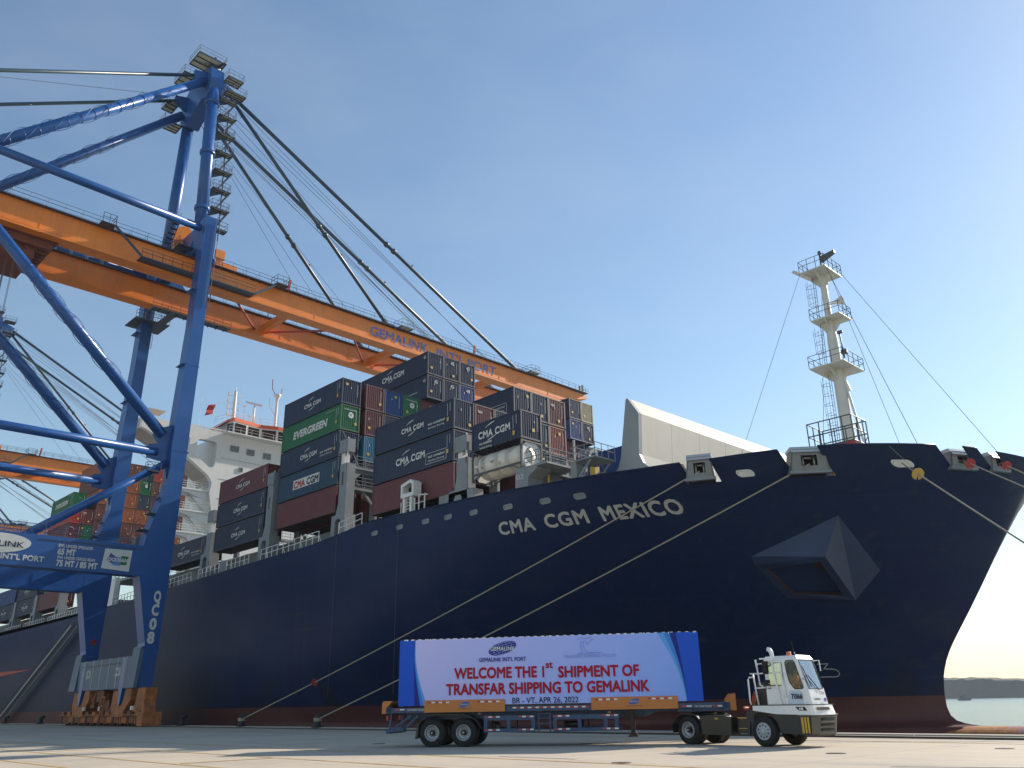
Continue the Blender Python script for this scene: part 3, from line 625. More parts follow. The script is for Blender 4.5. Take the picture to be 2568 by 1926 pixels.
for a in ((-72.55, 24.9, 27.5), (-87.55, 25.6, 26.95), (-102.35, 22.2, 25.0), (-116.6, 22, None), (-54.0, 21.5, 23.5), (-142, 20.5, None), (-156.9, 20.5, None), (-170.3, 21, None), (-183, 21, None)):
    lash(*a, rows=2 if a[0] < -110 else 6, zp=19.65 if a[0] > -110 and a[0] < -60 else (18.75 if a[0] > -60 else 18.1))
# forward support "02" with its landing
g = MB(); g.prism([(-46.5, 45.75, 16.9), (-45.2, 45.75, 16.9), (-45.2, 45.75, 18.2), (-44.2, 45.75, 18.75), (-44.2, 45.75, 18.95), (-46.5, 45.75, 18.95)], (0, 1.6, 0)); g.box((-46.4, 48.2, 16.5), (-45.2, 49.2, 18.95)); g.box((-46.5, 45.75, 18.95), (-43.1, 49.4, 19.1)); sp = g.build('forward_support', M_GREY, ship)
text('support_number', '02', (-46.45, 45.73, 18.2), (1,0,0), (0,0,1), .55, M_LET, sp, fit=.8)
g = MB(); g.rail([(-45.6, 45.8, 19.1), (-43.2, 45.8, 19.1), (-43.2, 49.3, 19.1)], 1.15, .8, .04, rails=(1, .6, .3)); g.build('support_rail', M_GREY, sp)
g = MB(); g.rail([(-45.6, 49.4, 19.0), (-45.6, 58.5, 19.0)], 1.15, 1.1, .04, rails=(1, .6, .3)); g.rail([(-44.0, 49.4, 17.6), (-41.5, 54, 17.6), (-39.5, 54.3, 17.6)], 1.1, 1.0, .035); g.box((-45.7, 49.5, 18.85), (-44.9, 58.5, 19.0))
for y in (50.2, 52.6, 55.2, 57.5): g.box((-45.6, y, 16), (-45.1, y+.3, 20.3))
for y in (49.5, 52.0, 54.5): g.tube((-45.8, y, 19.2), (-46.1, y+1.2, 22.0), .035, 4); g.tube((-45.8, y+2.2, 19.2), (-46.1, y+1.2, 22.0), .035, 4)
g.build('forward_walkway', M_GREY, ship)
g = MB(); g.k = 0; g.box((-43.1, 50.9, 15.5), (-42.6, 51.4, 18.7)); g.k = 1; g.box((-43.12, 50.88, 18.7), (-42.58, 51.42, 19.5)); g.build('vent_post', [M_GREY, M_YEL], ship)
g = MB(); g.path([(-44.4, 47.3, 17), (-44.4, 47.3, 18.5)], .09, 6); g.build('yellow_pipe', M_YEL, ship)
g = MB(); g.box((-56.2, 45.75, 17.2), (-51.7, 46.9, 18.6)); g.build('forward_pedestal', M_GREY, ship)

# ---- deckhouse and bridge
HX = -127.0
dh = MB(); dh.box((HX-12, 57.75, 14.5), (HX, 2*YC-57.75, 43.9)); house = dh.build('deckhouse', M_WHITE, ship)
g = MB()
for z in (16.5, 20.1, 23.3, 26.5, 29.7, 32.9, 36.1, 39.6): g.box((HX, 57.8, z), (HX+.04, 78.2, z+.05))
g.build('deck_seam', M_GREY, house)
for y, z, ww, hh in ((57.9+1.4, 41.1, 1.3, .85), (62.2, 41.0, 1.2, .85), (65.2, 40.9, 1.2, .85), (61.1, 37.9, .55, .6), (59.9, 36.4-2.4, .9, .8), (63, 34, .9, .8), (68.5, 40.9, 1.2, .85), (71.5, 40.9, 1.2, .85), (75, 41.0, 1.2, .85)):
    g = MB(); g.prism([(HX+.05, y-.08, z-.08), (HX+.05, y+ww+.08, z-.08), (HX+.05, y+ww+.08, z+hh+.08), (HX+.05, y-.08, z+hh+.08)], (.08, 0, 0), [[(HX+.05, y, z), (HX+.05, y+ww, z), (HX+.05, y+ww, z+hh), (HX+.05, y, z+hh)]])
    wdw = g.build('window', M_GREY, house)
    g = MB(); g.box((HX+.02, y, z), (HX+.07, y+ww, z+hh)); g.build('pane', mat('cabin_window_glass', (.16, .17, .17), .15), wdw)
wz0, wz1 = 43.9, 46.2
out_ = [(HX-1.5, 58.9), (HX+.2, 59.3), (HX-.6, 64.5), (HX+.4, 67.2), (HX+.4, 2*YC-67.2), (HX-.6, 2*YC-64.5), (HX+.2, 2*YC-59.3), (HX-1.5, 2*YC-58.9), (HX-8, 2*YC-59), (HX-8, 59)]
g = MB(); g.prism([(x, y, wz0) for x, y in out_], (0, 0, wz1-wz0)); wh = g.build('wheelhouse', M_WHITE, ship)
g = MB(); g.prism([(x+.08*(1 if x > HX-2 else 0), y, wz1) for x, y in out_], (0, 0, .62)); g.build('wheelhouse_red_band', M_REDOR, wh)
for (xa, ya), (xb, yb) in zip(out_, out_[1:6]+out_[6:8]):
    L = math.hypot(xb-xa, yb-ya); n = max(1, round(L/2.4)); dx, dy = (xb-xa)/L, (yb-ya)/L; nx, ny = dy, -dx
    for i in range(n):
        a, b = L*(i+.09)/n, L*(i+.91)/n
        P = lambda t, z, o=.03: (xa+dx*t+nx*o, ya+dy*t+ny*o, z)
        g = MB(); g.prism([P(a, wz0+.4), P(b, wz0+.4), P(b, wz1-.25), P(a, wz1-.25)], (nx*.05, ny*.05, 0)); g.build('bridge_window', M_GLASS, wh)
g = MB(); g.rail([(HX-2.5, 58.1, 43.95), (HX+1.3, 58.1, 43.95), (HX+1.3, 78, 43.95)], .95, 2.0, .022, rails=(1, .5)); g.box((HX, 57.8, 43.75), (HX+1.4, 78.2, 43.92)); g.build('bridge_front_walkway', M_WHITE, wh)
# bridge wing: a deep boxed bracket with rounded openings
def rnd(y0, z0, y1, z1, r=.5):
    P = []
    for cy, cz, a0 in ((y1-r, z1-r, 0), (y0+r, z1-r, 90), (y0+r, z0+r, 180), (y1-r, z0+r, 270)):
        for k in range(4): a = R(a0+k*30); P.append((HX-.9, cy+r*math.cos(a), cz+r*math.sin(a)))
    return P
g = MB(); X = HX-.9
outer = [(X, 44.65, 44.0), (X, 57.74, 43.9), (X, 57.74, 29), (X, 57.0, 31.5), (X, 56.5, 33.6), (X, 56.75, 35.3), (X, 56.0, 36.4), (X, 54.2, 37.6), (X, 52.2, 38.9), (X, 45.6, 41.9), (X, 44.65, 42.2)]
hole1 = [(X, 54.0, 42.1), (X, 56.6, 42.1), (X, 56.95, 41.7), (X, 56.9, 38.3), (X, 56.5, 37.8), (X, 56.0, 37.75), (X, 53.7, 39.3), (X, 53.6, 41.7)]
hole2 = rnd(50.9, 39.9, 52.4, 42.1, .35)
g.prism(outer, (.9, 0, 0), [hole1, hole2[::-1]]); wing = g.build('bridge_wing', M_WHITE, ship)
g = MB()
g.box((HX-5.5, 44.65, 43.6), (HX-.91, 57.7, 43.95)); g.box((HX-5.5, 44.65, 42.2), (HX-.91, 44.8, 43.6))
for (a, b) in zip(outer[5:], outer[6:]): g.add([(HX-.91, a[1], a[2]), (HX-.91, b[1], b[2]), (HX-5.5, b[1], b[2]), (HX-5.5, a[1], a[2])], [(0,1,2,3)])
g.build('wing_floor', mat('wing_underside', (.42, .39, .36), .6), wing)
g = MB()
g.beam((HX-.2, 49.0, 44.15), (HX-.2, 57.9, 44.3), .25, .16); g.beam((HX-.2, 57.9, 44.3), (HX-3.0, 60.5, 44.3), .25, .3); g.build('wing_top_rail', M_WHITE, wing)
g = MB(); g.prism([(HX-1.5, 45.6, 45.9), (HX-1.5, 48.6, 45.9), (HX-4, 48.6, 45.75), (HX-4, 45.6, 45.75)], (0, 0, .06))
for x, y in ((HX-1.6, 45.7), (HX-1.6, 48.5), (HX-3.9, 45.7), (HX-3.9, 48.5)): g.tube((x, y, 44), (x, y, 45.8), .04, 5)
g.build('wing_awning', M_CREAM, wing)
# stair landings outboard of the house
for z, y0 in ((34.0, 50.6), (30.6, 50.2), (27.2, 50.0), (23.6, 49.8)):
    g = MB(); g.box((HX-5, y0, z-.22), (HX-.2, 57.74, z)); g.prism([(HX-.5, 57.7, z-.22), (HX-.5, y0+1.2, z-.22), (HX-.5, 57.7, z-2.0)], (-.1, 0, 0)); bl = g.build('side_landing', M_WHITE, house)
    g = MB(); g.rail([(HX-5, y0, z), (HX-.3, y0, z), (HX-.3, 57.6, z)], 1.1, 1.2, .035, rails=(1, .66, .33)); g.build('landing_rail', M_WHITE, bl)
    g = MB()
    for dy in (0, .7): g.beam((HX-1.2+dy*0, 56.6-dy, z-3.3), (HX-3.6, 54.6-dy, z-.1), .06, .2)
    for i in range(9): t = i/9; g.box((HX-1.2-2.4*t-.15, 56.6-2*t-.7, z-3.3+3.2*t), (HX-1.2-2.4*t+.15, 56.6-2*t, z-3.26+3.2*t))
    g.build('side_stair', M_WHITE, bl)
    g = MB(); g.tube((HX-4.8, y0+.15, z-3.4), (HX-4.8, y0+.15, z-.2), .07, 6); g.tube((HX-.5, y0+.15, z-3.4), (HX-.5, y0+.15, z-.2), .07, 6); g.box((HX-4.5, y0+.3, z), (HX-3.9, y0+.8, z+1.2)) ; g.build('landing_post', M_WHITE, bl)
g = MB(); g.box((HX-10, 47, 19.7), (HX+1, 57.7, 20.1)); g.rail([(HX-10, 47, 20.1), (HX+1, 47, 20.1), (HX+1, 57.7, 20.1)], 1.1, 1.5, .04); g.box((HX-8, 48.5, 20.1), (HX-5, 49.3, 21.6)); g.tube((HX-4, 49, 21.5), (HX-.5, 49, 21.8), .12, 8); g.build('boat_deck', M_GREY, house)
g = MB(); g.box((-131.8, 44.72, 15.7), (-128.6, 45.4, 19.6)); g.build('gangway_recess', M_WHITE, ship)
# masts on the monkey island
g = MB(); g.lathe([(.32, 46.8), (.28, 50), (.24, 53.0)], (HX-4, 61.0, 0), ax='z', n=10)
for z in (48.5, 49.7, 50.9, 52.1): g.beam((HX-4, 60.0, z), (HX-4, 61.9, z), .08, .08); g.box((HX-4.15, 59.7, z-.1), (HX-3.85, 60.0, z+.55)); g.box((HX-4.1, 61.8, z), (HX-3.9, 62.0, z+.35))
g.beam((HX-4, 61, 50.6), (HX-4, 57.6, 50.2), .06, .06); g.tube((HX-4, 61, 53), (HX-4, 61, 53.8), .08, 6); g.build('signal_mast', M_WHITE, wh)
g = MB(); g.lathe([(.26, 46.8), (.22, 52.6), (.24, 53.4), (.62, 54.0), (.66, 54.3), (.3, 54.35)], (HX-4, 68.9, 0), ax='z', n=12); g.path([(HX-4, 68.8, 50.2), (HX-4, 67.6, 51.7), (HX-4, 67.4, 53.4)], .06, 5); sm = g.build('satellite_mast', M_WHITE, wh)
g = MB(); g.path([(HX-4, 68.4, 54.3), (HX-4, 67.8, 55.2), (HX-4, 67.7, 57)], .07, 5); g.path([(HX-4, 69.3, 54.3), (HX-4, 69.7, 55.1), (HX-4, 69.7, 55.7)], .06, 5); g.build('red_antenna', M_RED, sm)
g = MB(); g.tube((HX-4, 64.7, 46.8), (HX-4, 64.7, 51.3), .17, 8); g.tube((HX-3, 63.6, 46.8), (HX-4, 64.6, 50), .05, 5); g.tube((HX-5, 65.8, 46.8), (HX-4, 64.8, 50), .05, 5); g.beam((HX-4.8, 63.4, 51.9), (HX-3.4, 65.9, 51.3), .2, .28); g.build('radar_mast', M_WHITE, wh)
for y, z in ((62.9, 50.8), (63.9, 49.2), (66.6, 48.6), (67.6, 48.6)):
    g = MB(); g.tube((HX-4, y, 46.8), (HX-4, y, z), .05, 5)
    if z > 48.7: g.box((HX-4.2, y-.25, z-.05), (HX-3.8, y+.25, z+.05))
    g.build('whip_antenna', M_WHITE, wh)
for y, z in ((52.5, 52), (54.3, 49.7)): g = MB(); g.tube((HX-2, y, 44), (HX-2, y+.1, z), .02, 4); g.build('whip_antenna', M_WHITE, wh)
g = MB(); g.rail([(HX-.4, 59.5, 46.85), (HX-.8, 64.5, 46.85), (HX+.2, 67.3, 46.85), (HX+.2, 71, 46.85)], 1.1, 1.3, .03); g.rail([(HX-.4, 59.5, 46.85), (HX-5, 58.3, 46.85)], 1.1, 1.3, .03); g.prism([(HX-1.2, 57.5, 45.4), (HX-1.2, 59.3, 46.9), (HX-5, 59.3, 46.9), (HX-5, 57.5, 45.4)], (0, 0, .1)); g.build('monkey_island_rail', M_WHITE, wh)
# flag
fl = MB(); n = 10; vs = []
for i in range(n+1):
    for j in range(5): vs.append((HX-4+.15*math.sin(i*.8+j*.5), 57.65-.32*j-.04*i, 49.9-i*.19-.12*j))
fl.add(vs, [(i*5+j, i*5+j+1, (i+1)*5+j+1, (i+1)*5+j) for i in range(n) for j in range(4)], True)
fo = fl.build('flag', M_RED, None); tag(fo, 'small red flag hanging limp beside the white signal mast above the wheelhouse', 'flag'); 
ORG0 = Vector((0, 0, 0)); fo.location = ORG
# accommodation ladder hanging along the side
g = MB(); a, b = Vector((-139.6, 43.6, 13.6)), Vector((-168.8, 43.4, .25))
for dy in (-.45, .45): g.beam(a+Vector((0, dy, 0)), b+Vector((0, dy, 0)), .08, .38)
n = 90
for i in range(n): p = a.lerp(b, i/n); g.box((p.x-.12, p.y-.45, p.z-.02), (p.x+.12, p.y+.45, p.z+.02))
lad = g.build('accommodation_ladder', mat('ladder_aluminium', (.25, .26, .24), .5), ship)
g = MB()
for dy in (-.45, .45):
    o_ = Vector((0, dy, 1.0)); g.tube(a+o_, b+o_, .025, 4); g.tube(a+o_*.5, b+o_*.5, .02, 4)
    for i in range(0, n+1, 4): p = a.lerp(b, i/n)+Vector((0, dy, 0)); g.tube(p, p+Vector((0, 0, 1)), .02, 4)
g.build('ladder_handrail', M_DGREY, lad)
ORG = Vector((0, 0, 0))

# ================================================================ CONTAINERS
# one set of shared meshes per length; object-linked materials give each box its own paint
W_, SMH = 2.438, 2.87
CC = dict(navy=(.013, .024, .062), blue=(.016, .052, .19), dkteal=(.012, .05, .10), green=(.012, .13, .045), maroon=(.135, .032, .036), cyan=(.04, .19, .31),
          rust=(.33, .095, .035), brown=(.16, .055, .04), red=(.38, .045, .03), beige=(.42, .34, .22), slate=(.032, .048, .075), brick=(.27, .06, .045), purple=(.10, .04, .08))
CNAME = dict(navy='navy blue', blue='bright blue', dkteal='teal blue', green='green', maroon='maroon', cyan='light blue', rust='rust orange', brown='brown', red='red', beige='beige', slate='slate blue', brick='brick red', purple='plum')
for k, c in CC.items(): mat('container_'+k, c, .42, var=.16, scale=.7, streak=.28, dirt=tuple(min(1, v*.6+.03) for v in c), spec=.4)
def corr(p0, d, L, zb, zt, nrm, pitch, depth, g):
    """trapezoid corrugated sheet from p0 along d"""
    p0, d, nrm = Vector(p0), Vector(d), Vector(nrm); n = max(3, round(L/pitch)); w0 = L/n; xs = []
    for i in range(n):
        b = i*w0; xs += [(b, 0), (b+w0*.30, 0), (b+w0*.5, -depth), (b+w0*.80, -depth)]
    xs.append((L, 0)); vs = []
    for x, o in xs: q = p0+d*x+nrm*o; vs += [(q.x, q.y, zb), (q.x, q.y, zt)]
    g.add(vs, [(2*i, 2*i+2, 2*i+3, 2*i+1) for i in range(len(xs)-1)])
_box = {}
def box_meshes(L, H=SMH):
    if (L, H) in _box: return _box[(L, H)]
    g = MB(); e = .10
    corr((e, .03, 0), (1,0,0), L-2*e, .16, H-.1, (0,-1,0), .278, .045, g); corr((L-e, W_-.03, 0), (-1,0,0), L-2*e, .16, H-.1, (0,1,0), .278, .045, g)
    corr((L-.03, e, 0), (0,1,0), W_-2*e, .16, H-.1, (1,0,0), .25, .06, g); corr((.03, W_-e, 0), (0,-1,0), W_-2*e, .16, H-.1, (-1,0,0), .25, .06, g)
    g.add([(e, e, H-.06), (L-e, e, H-.06), (L-e, W_-e, H-.06), (e, W_-e, H-.06)], [(0,1,2,3)])
    g.add([(e, e, .16), (L-e, e, .16), (L-e, W_-e, .16), (e, W_-e, .16)], [(3,2,1,0)])
    wall = g.build('corrugated_shell', CC and MATS['container_navy'])
    g = MB()
    for x in (0, L-.16):
        for y in (0, W_-.16): g.box((x, y, .12), (x+.16, y+.16, H-.12))
    for y in (0, W_-.07): g.box((.16, y, .02), (L-.16, y+.07, .17)); g.box((.16, y+.01, H-.11), (L-.16, y+.06, H-.0))
    for x in (0, L-.07): g.box((x, .16, .02), (x+.06, W_-.16, .18)); g.box((x, .16, H-.12), (x+.06, W_-.16, H-.01))
    fr = g.build('frame', MATS['container_navy'])
    g = MB()
    for x in (-.005, L-.173):
        for y in (-.005, W_-.157):
            for z in (0, H-.118): g.box((x, y, z), (x+.178, y+.162, z+.118))
    n = int(L/.6)
    for i in range(n): g.box((.3+i*.6, .12, .05), (.36+i*.6, W_-.12, .155))
    cs = g.build('corner_casting', mat('casting_grey', (.07, .07, .07), .6))
    for o in (wall, fr, cs): COL.objects.unlink(o)
    _box[(L, H)] = (wall, fr, cs); return _box[(L, H)]
M_FRM = {k: mat('frame_'+k, tuple(v*.8 for v in c), .5, var=.2) for k, c in CC.items()}
def paint_obj(o, m):
    o.material_slots[0].link = 'OBJECT'; o.material_slots[0].material = m
def T(par, name, txt, x, z, h, wd, m=None, bold=.02, shear=0, y=-.012, face='side', L=12.192, **k):
    m = m or M_LET
    o = text(name, txt, (x, y, z) if face == 'side' else (L+.012, x, z), (1,0,0) if face == 'side' else (0,1,0), (0,0,1), h/.73, m, par, fit=wd, org=(0,0,0), bold=bold, shear=shear, **k)
    me = o.data; ys = [v.co.z for v in me.vertices]; zm = max(ys)
    f = h/(zm-z) if zm > z else 1
    for v in me.vertices: v.co.z = z+(v.co.z-z)*f
    return o
_sw = {}
def swoosh(par, x, z, s, m=None):
    """the brush-stroke arcs above and below the line's name"""
    g = MB()
    up = [(0, 0), (.12, .2), (.26, .36), (.42, .5), (.56, .62), (.80, .72), (.98, .80), (1.0, .70), (.88, .60), (.72, .50), (.62, .42), (.5, .36), (.36, .30), (.22, .2), (.08, .02)]
    f = lambda p, ox, oz, fl: (ox+(p[0]*1.45*s if not fl else 1.45*s-p[0]*1.45*s), -.012, oz+(p[1]*.62*s if not fl else .62*s-p[1]*.62*s))
    g.add([f(p, x, z+.18*s, False) for p in up], []); n = len(up)
    from mathutils.geometry import tessellate_polygon as tp
    tr = tp([[Vector((p[0], p[1], 0)) for p in up]]); g.f += [list(t) for t in tr]; g.m += [0]*len(tr); g.sm += [False]*len(tr)
    o = len(g.v); g.v += [f(p, x-.25*s+.62*s, z-1.38*s, True) for p in up]; g.f += [[i+o for i in t] for t in tr]; g.m += [0]*len(tr); g.sm += [False]*len(tr)
    g.build('line_emblem', m or M_LET, par, org=(0,0,0))
def deco(t, kind, L, col, H=SMH):
    zc = H*.42
    if kind in ('cma', 'cmaeco', 'cmabox', 'cmaboxeco', 'cmabig', 'cmawide'):
        big = {'cmabig': (.86, 3.95, .62), 'cmaboxeco': (3.72, 4.4, .66), 'cmawide': (3.6, 4.7, .66), 'cma': (4.5, 3.45, .47), 'cmaeco': (4.45, 3.4, .5), 'cmabox': (0, 0, 0)}[kind]
        if kind == 'cmabox':
            g = MB(); g.box((3.35, -.012, .92), (8.7, -.008, 1.98)); p = g.build('name_panel', M_LET, t, org=(0,0,0))
            T(p, 'lettering', 'CMA', 3.5, 1.05, .78, 2.35, MATS['signal_red'], bold=.09, y=-.018); T(p, 'lettering', 'CGM', 6.15, 1.05, .78, 2.4, M_BPL, bold=.09, y=-.018)
        else:
            T(t, 'lettering', 'CMA CGM', big[0], zc-.05, big[2], big[1], bold=.08, space=1.06)
            swoosh(t, big[0]+big[1]*.22, zc+big[2]+.02, .78 if kind != 'cmabig' else .82)
        if kind in ('cmaeco', 'cmaboxeco', 'cmabig'):
            ex, ew, ez = (8.5, 2.5, zc-.15) if kind == 'cmaeco' else (8.62, 2.4, zc-.3) if kind == 'cmaboxeco' else (1.0, 1.6, .42)
            T(t, 'lettering', 'eco container', ex, ez+.0, .24, ew, bold=.05); T(t, 'lettering', 'bamboo flooring', ex+.05, ez-.36, .2, ew*.93, bold=.005)
            if kind == 'cmaboxeco':
                g = MB(); x0, x1, z0, z1 = 8.28, 11.2, ez-.55, ez+.46
                for a, b in (((x0, z0), (x1, z0+.04)), ((x0, z1-.04), (x1, z1)), ((x0, z0), (x0+.04, z1)), ((x1-.04, z0), (x1, z1))): g.box((a[0], -.014, a[1]), (b[0], -.01, b[1]))
                g.build('lettering_border', M_LET, t, org=(0,0,0))
    if kind == 'green': T(t, 'lettering', 'EVERGREEN', 2.55, .98, .86, 7.1, bold=.10, shear=.12); T(t, 'lettering', 'E V E R G R E E N', 9.2, 2.4, .12, 1.7)
    if kind == 'line': T(t, 'lettering', 'CMA CGM', 5, zc, .5, 3.4, bold=.03)
    # identification marks near the bow end of the long side
    if kind not in ('none', 'end'):
        g = MB(); g.box((L-.92, -.012, H-1.55), (L-.88, -.008, H-.35)); g.box((L-.55, -.012, H-1.15), (L-.50, -.008, H-.35)); g.build('side_marking', M_LET, t, org=(0,0,0))
        g = MB(); g.box((L-.98, -.012, H-2.05), (L-.72, -.008, H-1.68)); g.build('warning_plate', M_YEL, t, org=(0,0,0))
def end_marks(t, L, col, kind=None, H=SMH, rnd=None):
    rnd = rnd or random
    if kind == 'tex' or kind == '45' or kind == 'ring':
        if kind == 'tex': T(t, 'end_lettering', 'tex', .28, H*.72, .26, .62, face='end', L=L, bold=.03)
        if kind == '45': T(t, 'end_lettering', '45', 1.0, H*.70, .42, .52, face='end', L=L, bold=.03)
        if kind == 'ring':
            g = MB(); c = (L+.012, W_*.52, H*.62); g.lathe([(.13, 0), (.34, 0)], c, 'x', 20, False); g.lathe([(.0, .001), (.06, .001)], c, 'x', 10, False); g.build('round_emblem', M_LET, t, org=(0,0,0)); T(t, 'end_lettering', 'EVERGREEN', .45, H*.80, .13, 1.5, face='end', L=L)
    g = MB(); y = rnd.choice((.45, 1.3, 1.75)); z = rnd.choice((.5, .75, 2.1)); g.box((L+.008, y, z), (L+.012, y+.3, z+.28)); g.build('warning_plate', M_YEL, t, org=(0,0,0))
    g = MB(); y = rnd.uniform(.3, 2.0); g.box((L+.008, 1.95, H*.35), (L+.012, 1.98, H*.85)); g.box((L+.008, y, H*.62), (L+.012, y+.07, H*.70)); g.build('end_marking', M_LET, t, org=(0,0,0))
RC = random.Random(3)
def container(x, y, z, L, col, label, group, kind='none', end=None, H=SMH, parts=True, rz=0, marks=True):
    t = empty('shipping_container', (x, y, z), rz, label=label, cat='container', group=group)
    for i, p in enumerate(box_meshes(L, H)):
        c = p.copy(); COL.objects.link(c); c.parent = t
        if i == 0: paint_obj(c, MATS['container_'+col])
        if i == 1: paint_obj(c, M_FRM[col] if col != 'navy' or kind == 'cma' else M_FRM[col])
    if kind != 'none': deco(t, kind, L, col, H)
    if marks: end_marks(t, L, col, end, H, RC)
    return t
TIER = ['topmost', 'second down', 'third down', 'fourth down', 'fifth down', 'sixth down']
L40, L20, L45 = 12.192, 6.058, 13.716
TP = 2.98
GO = 'containers stacked on the ship'
ztop = lambda top, k: top-SMH-k*TP
# outermost stacks, aft to fore
container(-115.2, 46, 19.25, L40, 'navy', 'navy container with white lettering lying low right of the crane leg, below balconies', GO, 'cmaeco')
for k, (c, kd, lb) in enumerate([('maroon', 'cma', 'dark maroon container with white lettering on top of the three-high stack beside the white deckhouse'),
        ('navy', 'cma', 'navy lettered container in the middle of the three-high stack beside the white deckhouse'),
        ('navy', 'cma', 'navy lettered container at the bottom of the three-high stack beside the white deckhouse')]):
    container(-100.4, 46, ztop(28.45, k), L40, c, lb, GO, kd)
for k, (c, kd, en, lb) in enumerate([('navy', 'cma', None, 'navy container with white lettering on top of the five-high outer stack, above the green one'),
        ('green', 'green', 'ring', 'green container with huge white slanted lettering, second in the five-high outer stack'),
        ('navy', 'cmaeco', None, 'navy container with two lines of small print, directly under the green lettered container'),
        ('dkteal', 'cmabox', None, 'teal blue container with a white name panel in red and black letters'),
        ('maroon', 'end', None, 'plain maroon container at the bottom of the five-high stack under the white name panel')]):
    container(-85.4, 46, ztop(34.9, k), L40, c, lb, GO, kd, en)
for k, (c, kd, lb) in enumerate([('navy', 'cmaeco', 'navy lettered container on top of the three-high stack left of the white tank'),
        ('navy', 'cmaboxeco', 'navy container with small print inside a white outline, middle of its three-high stack'),
        ('maroon', 'end', 'maroon container at the bottom of its stack, behind the white framed pod')]):
    container(-66.75, 46, ztop(27.5, k), L40, c, lb, GO, kd)
container(-52.15, 46, 21.75, L20, 'navy', 'short navy container with large white lettering sitting on the white tank container', GO, 'cmabig', H=2.45)
# inner stacks of the bay whose outer stack holds the green box
def rows(x, L, top, y0, pitch, spec, bay, mk=0):
    for r, colm in enumerate(spec):
        for k, s in enumerate(colm):
            if not s: continue
            c, *e = s.split(':'); y = y0+pitch*r
            lb = '%s container %s, %s in %s' % (CNAME[c], TIER[k], ('first column', 'second column', 'third column', 'fourth column', 'fifth column', 'sixth column', 'seventh column', 'eighth column')[r+mk], bay)
            container(x, y, ztop(top, k), L, c, lb, GO, 'none', (e or [None])[0])
rows(-85.4, L40, 34.9, 49.1, 2.53, [['maroon', 'maroon', 'cyan', 'navy', 'maroon'], ['blue', 'navy', 'navy'], ['green:ring', 'maroon'], ['maroon', 'blue'], ['brown', 'navy'], ['navy', 'navy']], 'the bay behind the green box')
rows(-86.1, L45, 34.9+2*TP, 56.95, 2.5, [['navy', 'navy:45'], ['navy:45', 'navy:45'], ['navy:45', 'blue:45']], 'the high block under the boom')
t45 = [o for o in COL.objects if o.get('label', '').endswith('the high block under the boom')]
T(t45[0], 'lettering', 'CMA CGM', 4.6, 1.2, .68, 4.5, bold=.08); swoosh(t45[0], 5.6, 1.9, .8); T(t45[0], 'lettering', '45', 12.9, 2.0, .42, .5, bold=.03)
T(t45[1], 'lettering', 'eco container', 9.6, 1.0, .24, 2.3, bold=.02); T(t45[1], 'lettering', '45', 12.9, 2.0, .42, .5, bold=.03)
rows(-86.1, L45, 34.9+2*TP, 81.7, 2.52, [['navy', 'blue'], ['beige', 'navy:45']], 'the far pair by the boom tip')
rows(-85.4, L40, 34.9, 81.7, 2.52, [['maroon', 'navy'], ['navy', 'slate'], ['slate', 'navy']], 'the far rows below the overhang')
rows(-66.75, L40, 27.5, 48.55, 2.49, [['maroon:tex', 'navy'], ['slate', 'navy']], 'the bay behind the tank')
rows(-66.75, L40, 27.5+TP, 53.55, 2.46, [['navy', 'navy', 'navy', 'maroon'], ['navy', 'slate', 'navy', 'navy'], ['maroon:tex', 'brick', 'navy', 'slate']], 'the block right of the tank')
tq = [o for o in COL.objects if 'the block right of the tank' in o.get('label', '') and 'topmost' in o['label'] and 'first column' in o['label']][0]
T(tq, 'lettering', 'eco container', 8.6, 1.0, .24, 2.4, bold=.02); T(tq, 'lettering', 'bamboo flooring', 8.65, .64, .2, 2.2)
g = MB(); [g.box(a, b) for a, b in (((8.3, -.014, .45), (11.2, -.01, .49)), ((8.3, -.014, 1.4), (11.2, -.01, 1.44)), ((8.3, -.014, .45), (8.34, -.01, 1.44)), ((11.16, -.014, .45), (11.2, -.01, 1.44)))]; g.build('lettering_border', M_LET, tq, org=(0,0,0))
cb = container(-52.1, 59.6, 20.9, L40, 'blue', 'bright blue container partly hidden behind the grey breakwater at the right end of the cargo', GO, 'none')
T(cb, 'lettering', 'CMA CGM', 8.2, 1.5, .5, 3.2, bold=.08)
container(-52.1, 59.6, 17.95, L40, 'blue', 'blue container low behind the forward walkway, under the bright blue one by the breakwater', GO, 'none')
# aft of the bridge: tall block seen between the crane legs
rows(-180.2, L40, 47.4, 53.0, 2.5, [['rust', 'brown', 'rust', 'brown', 'maroon'], ['rust', 'brown', 'brick', 'rust', 'brown'], ['brown', 'rust', 'rust', 'rust', 'brown', 'maroon'], ['slate', 'green:ring', 'slate', 'rust', 'brown', 'blue'], ['red', 'brown', 'purple', 'brown', 'maroon', 'rust'], ['rust', 'red', 'rust', 'rust', 'brown'], ['brown', 'rust', 'brick', 'brown', 'rust'], ['rust', 'brick', 'brown', 'rust', 'brown']], 'the rusty block behind crane legs')
for k, (c, kd, en, lb) in enumerate([('green', 'green', None, 'green container with white slanted lettering high at the far left, beyond the crane braces'),
        ('red', 'none', None, 'red container below the green lettered one at the far left'), ('maroon', 'none', 'tex', 'maroon container two below the green lettered one at the far left'),
        ('navy', 'cma', None, 'navy lettered container three below the green one at the far left'), ('maroon', 'none', None, 'maroon container four below the green one at the far left')]):
    container(-180.2, 48.6, ztop(40.2, k), L40, c, lb, GO, kd, en)
rows(-180.2, L40, 37.2, 51.1-.6, 2.5, [['maroon:tex', 'green', 'navy']], 'the gap left of the crane')
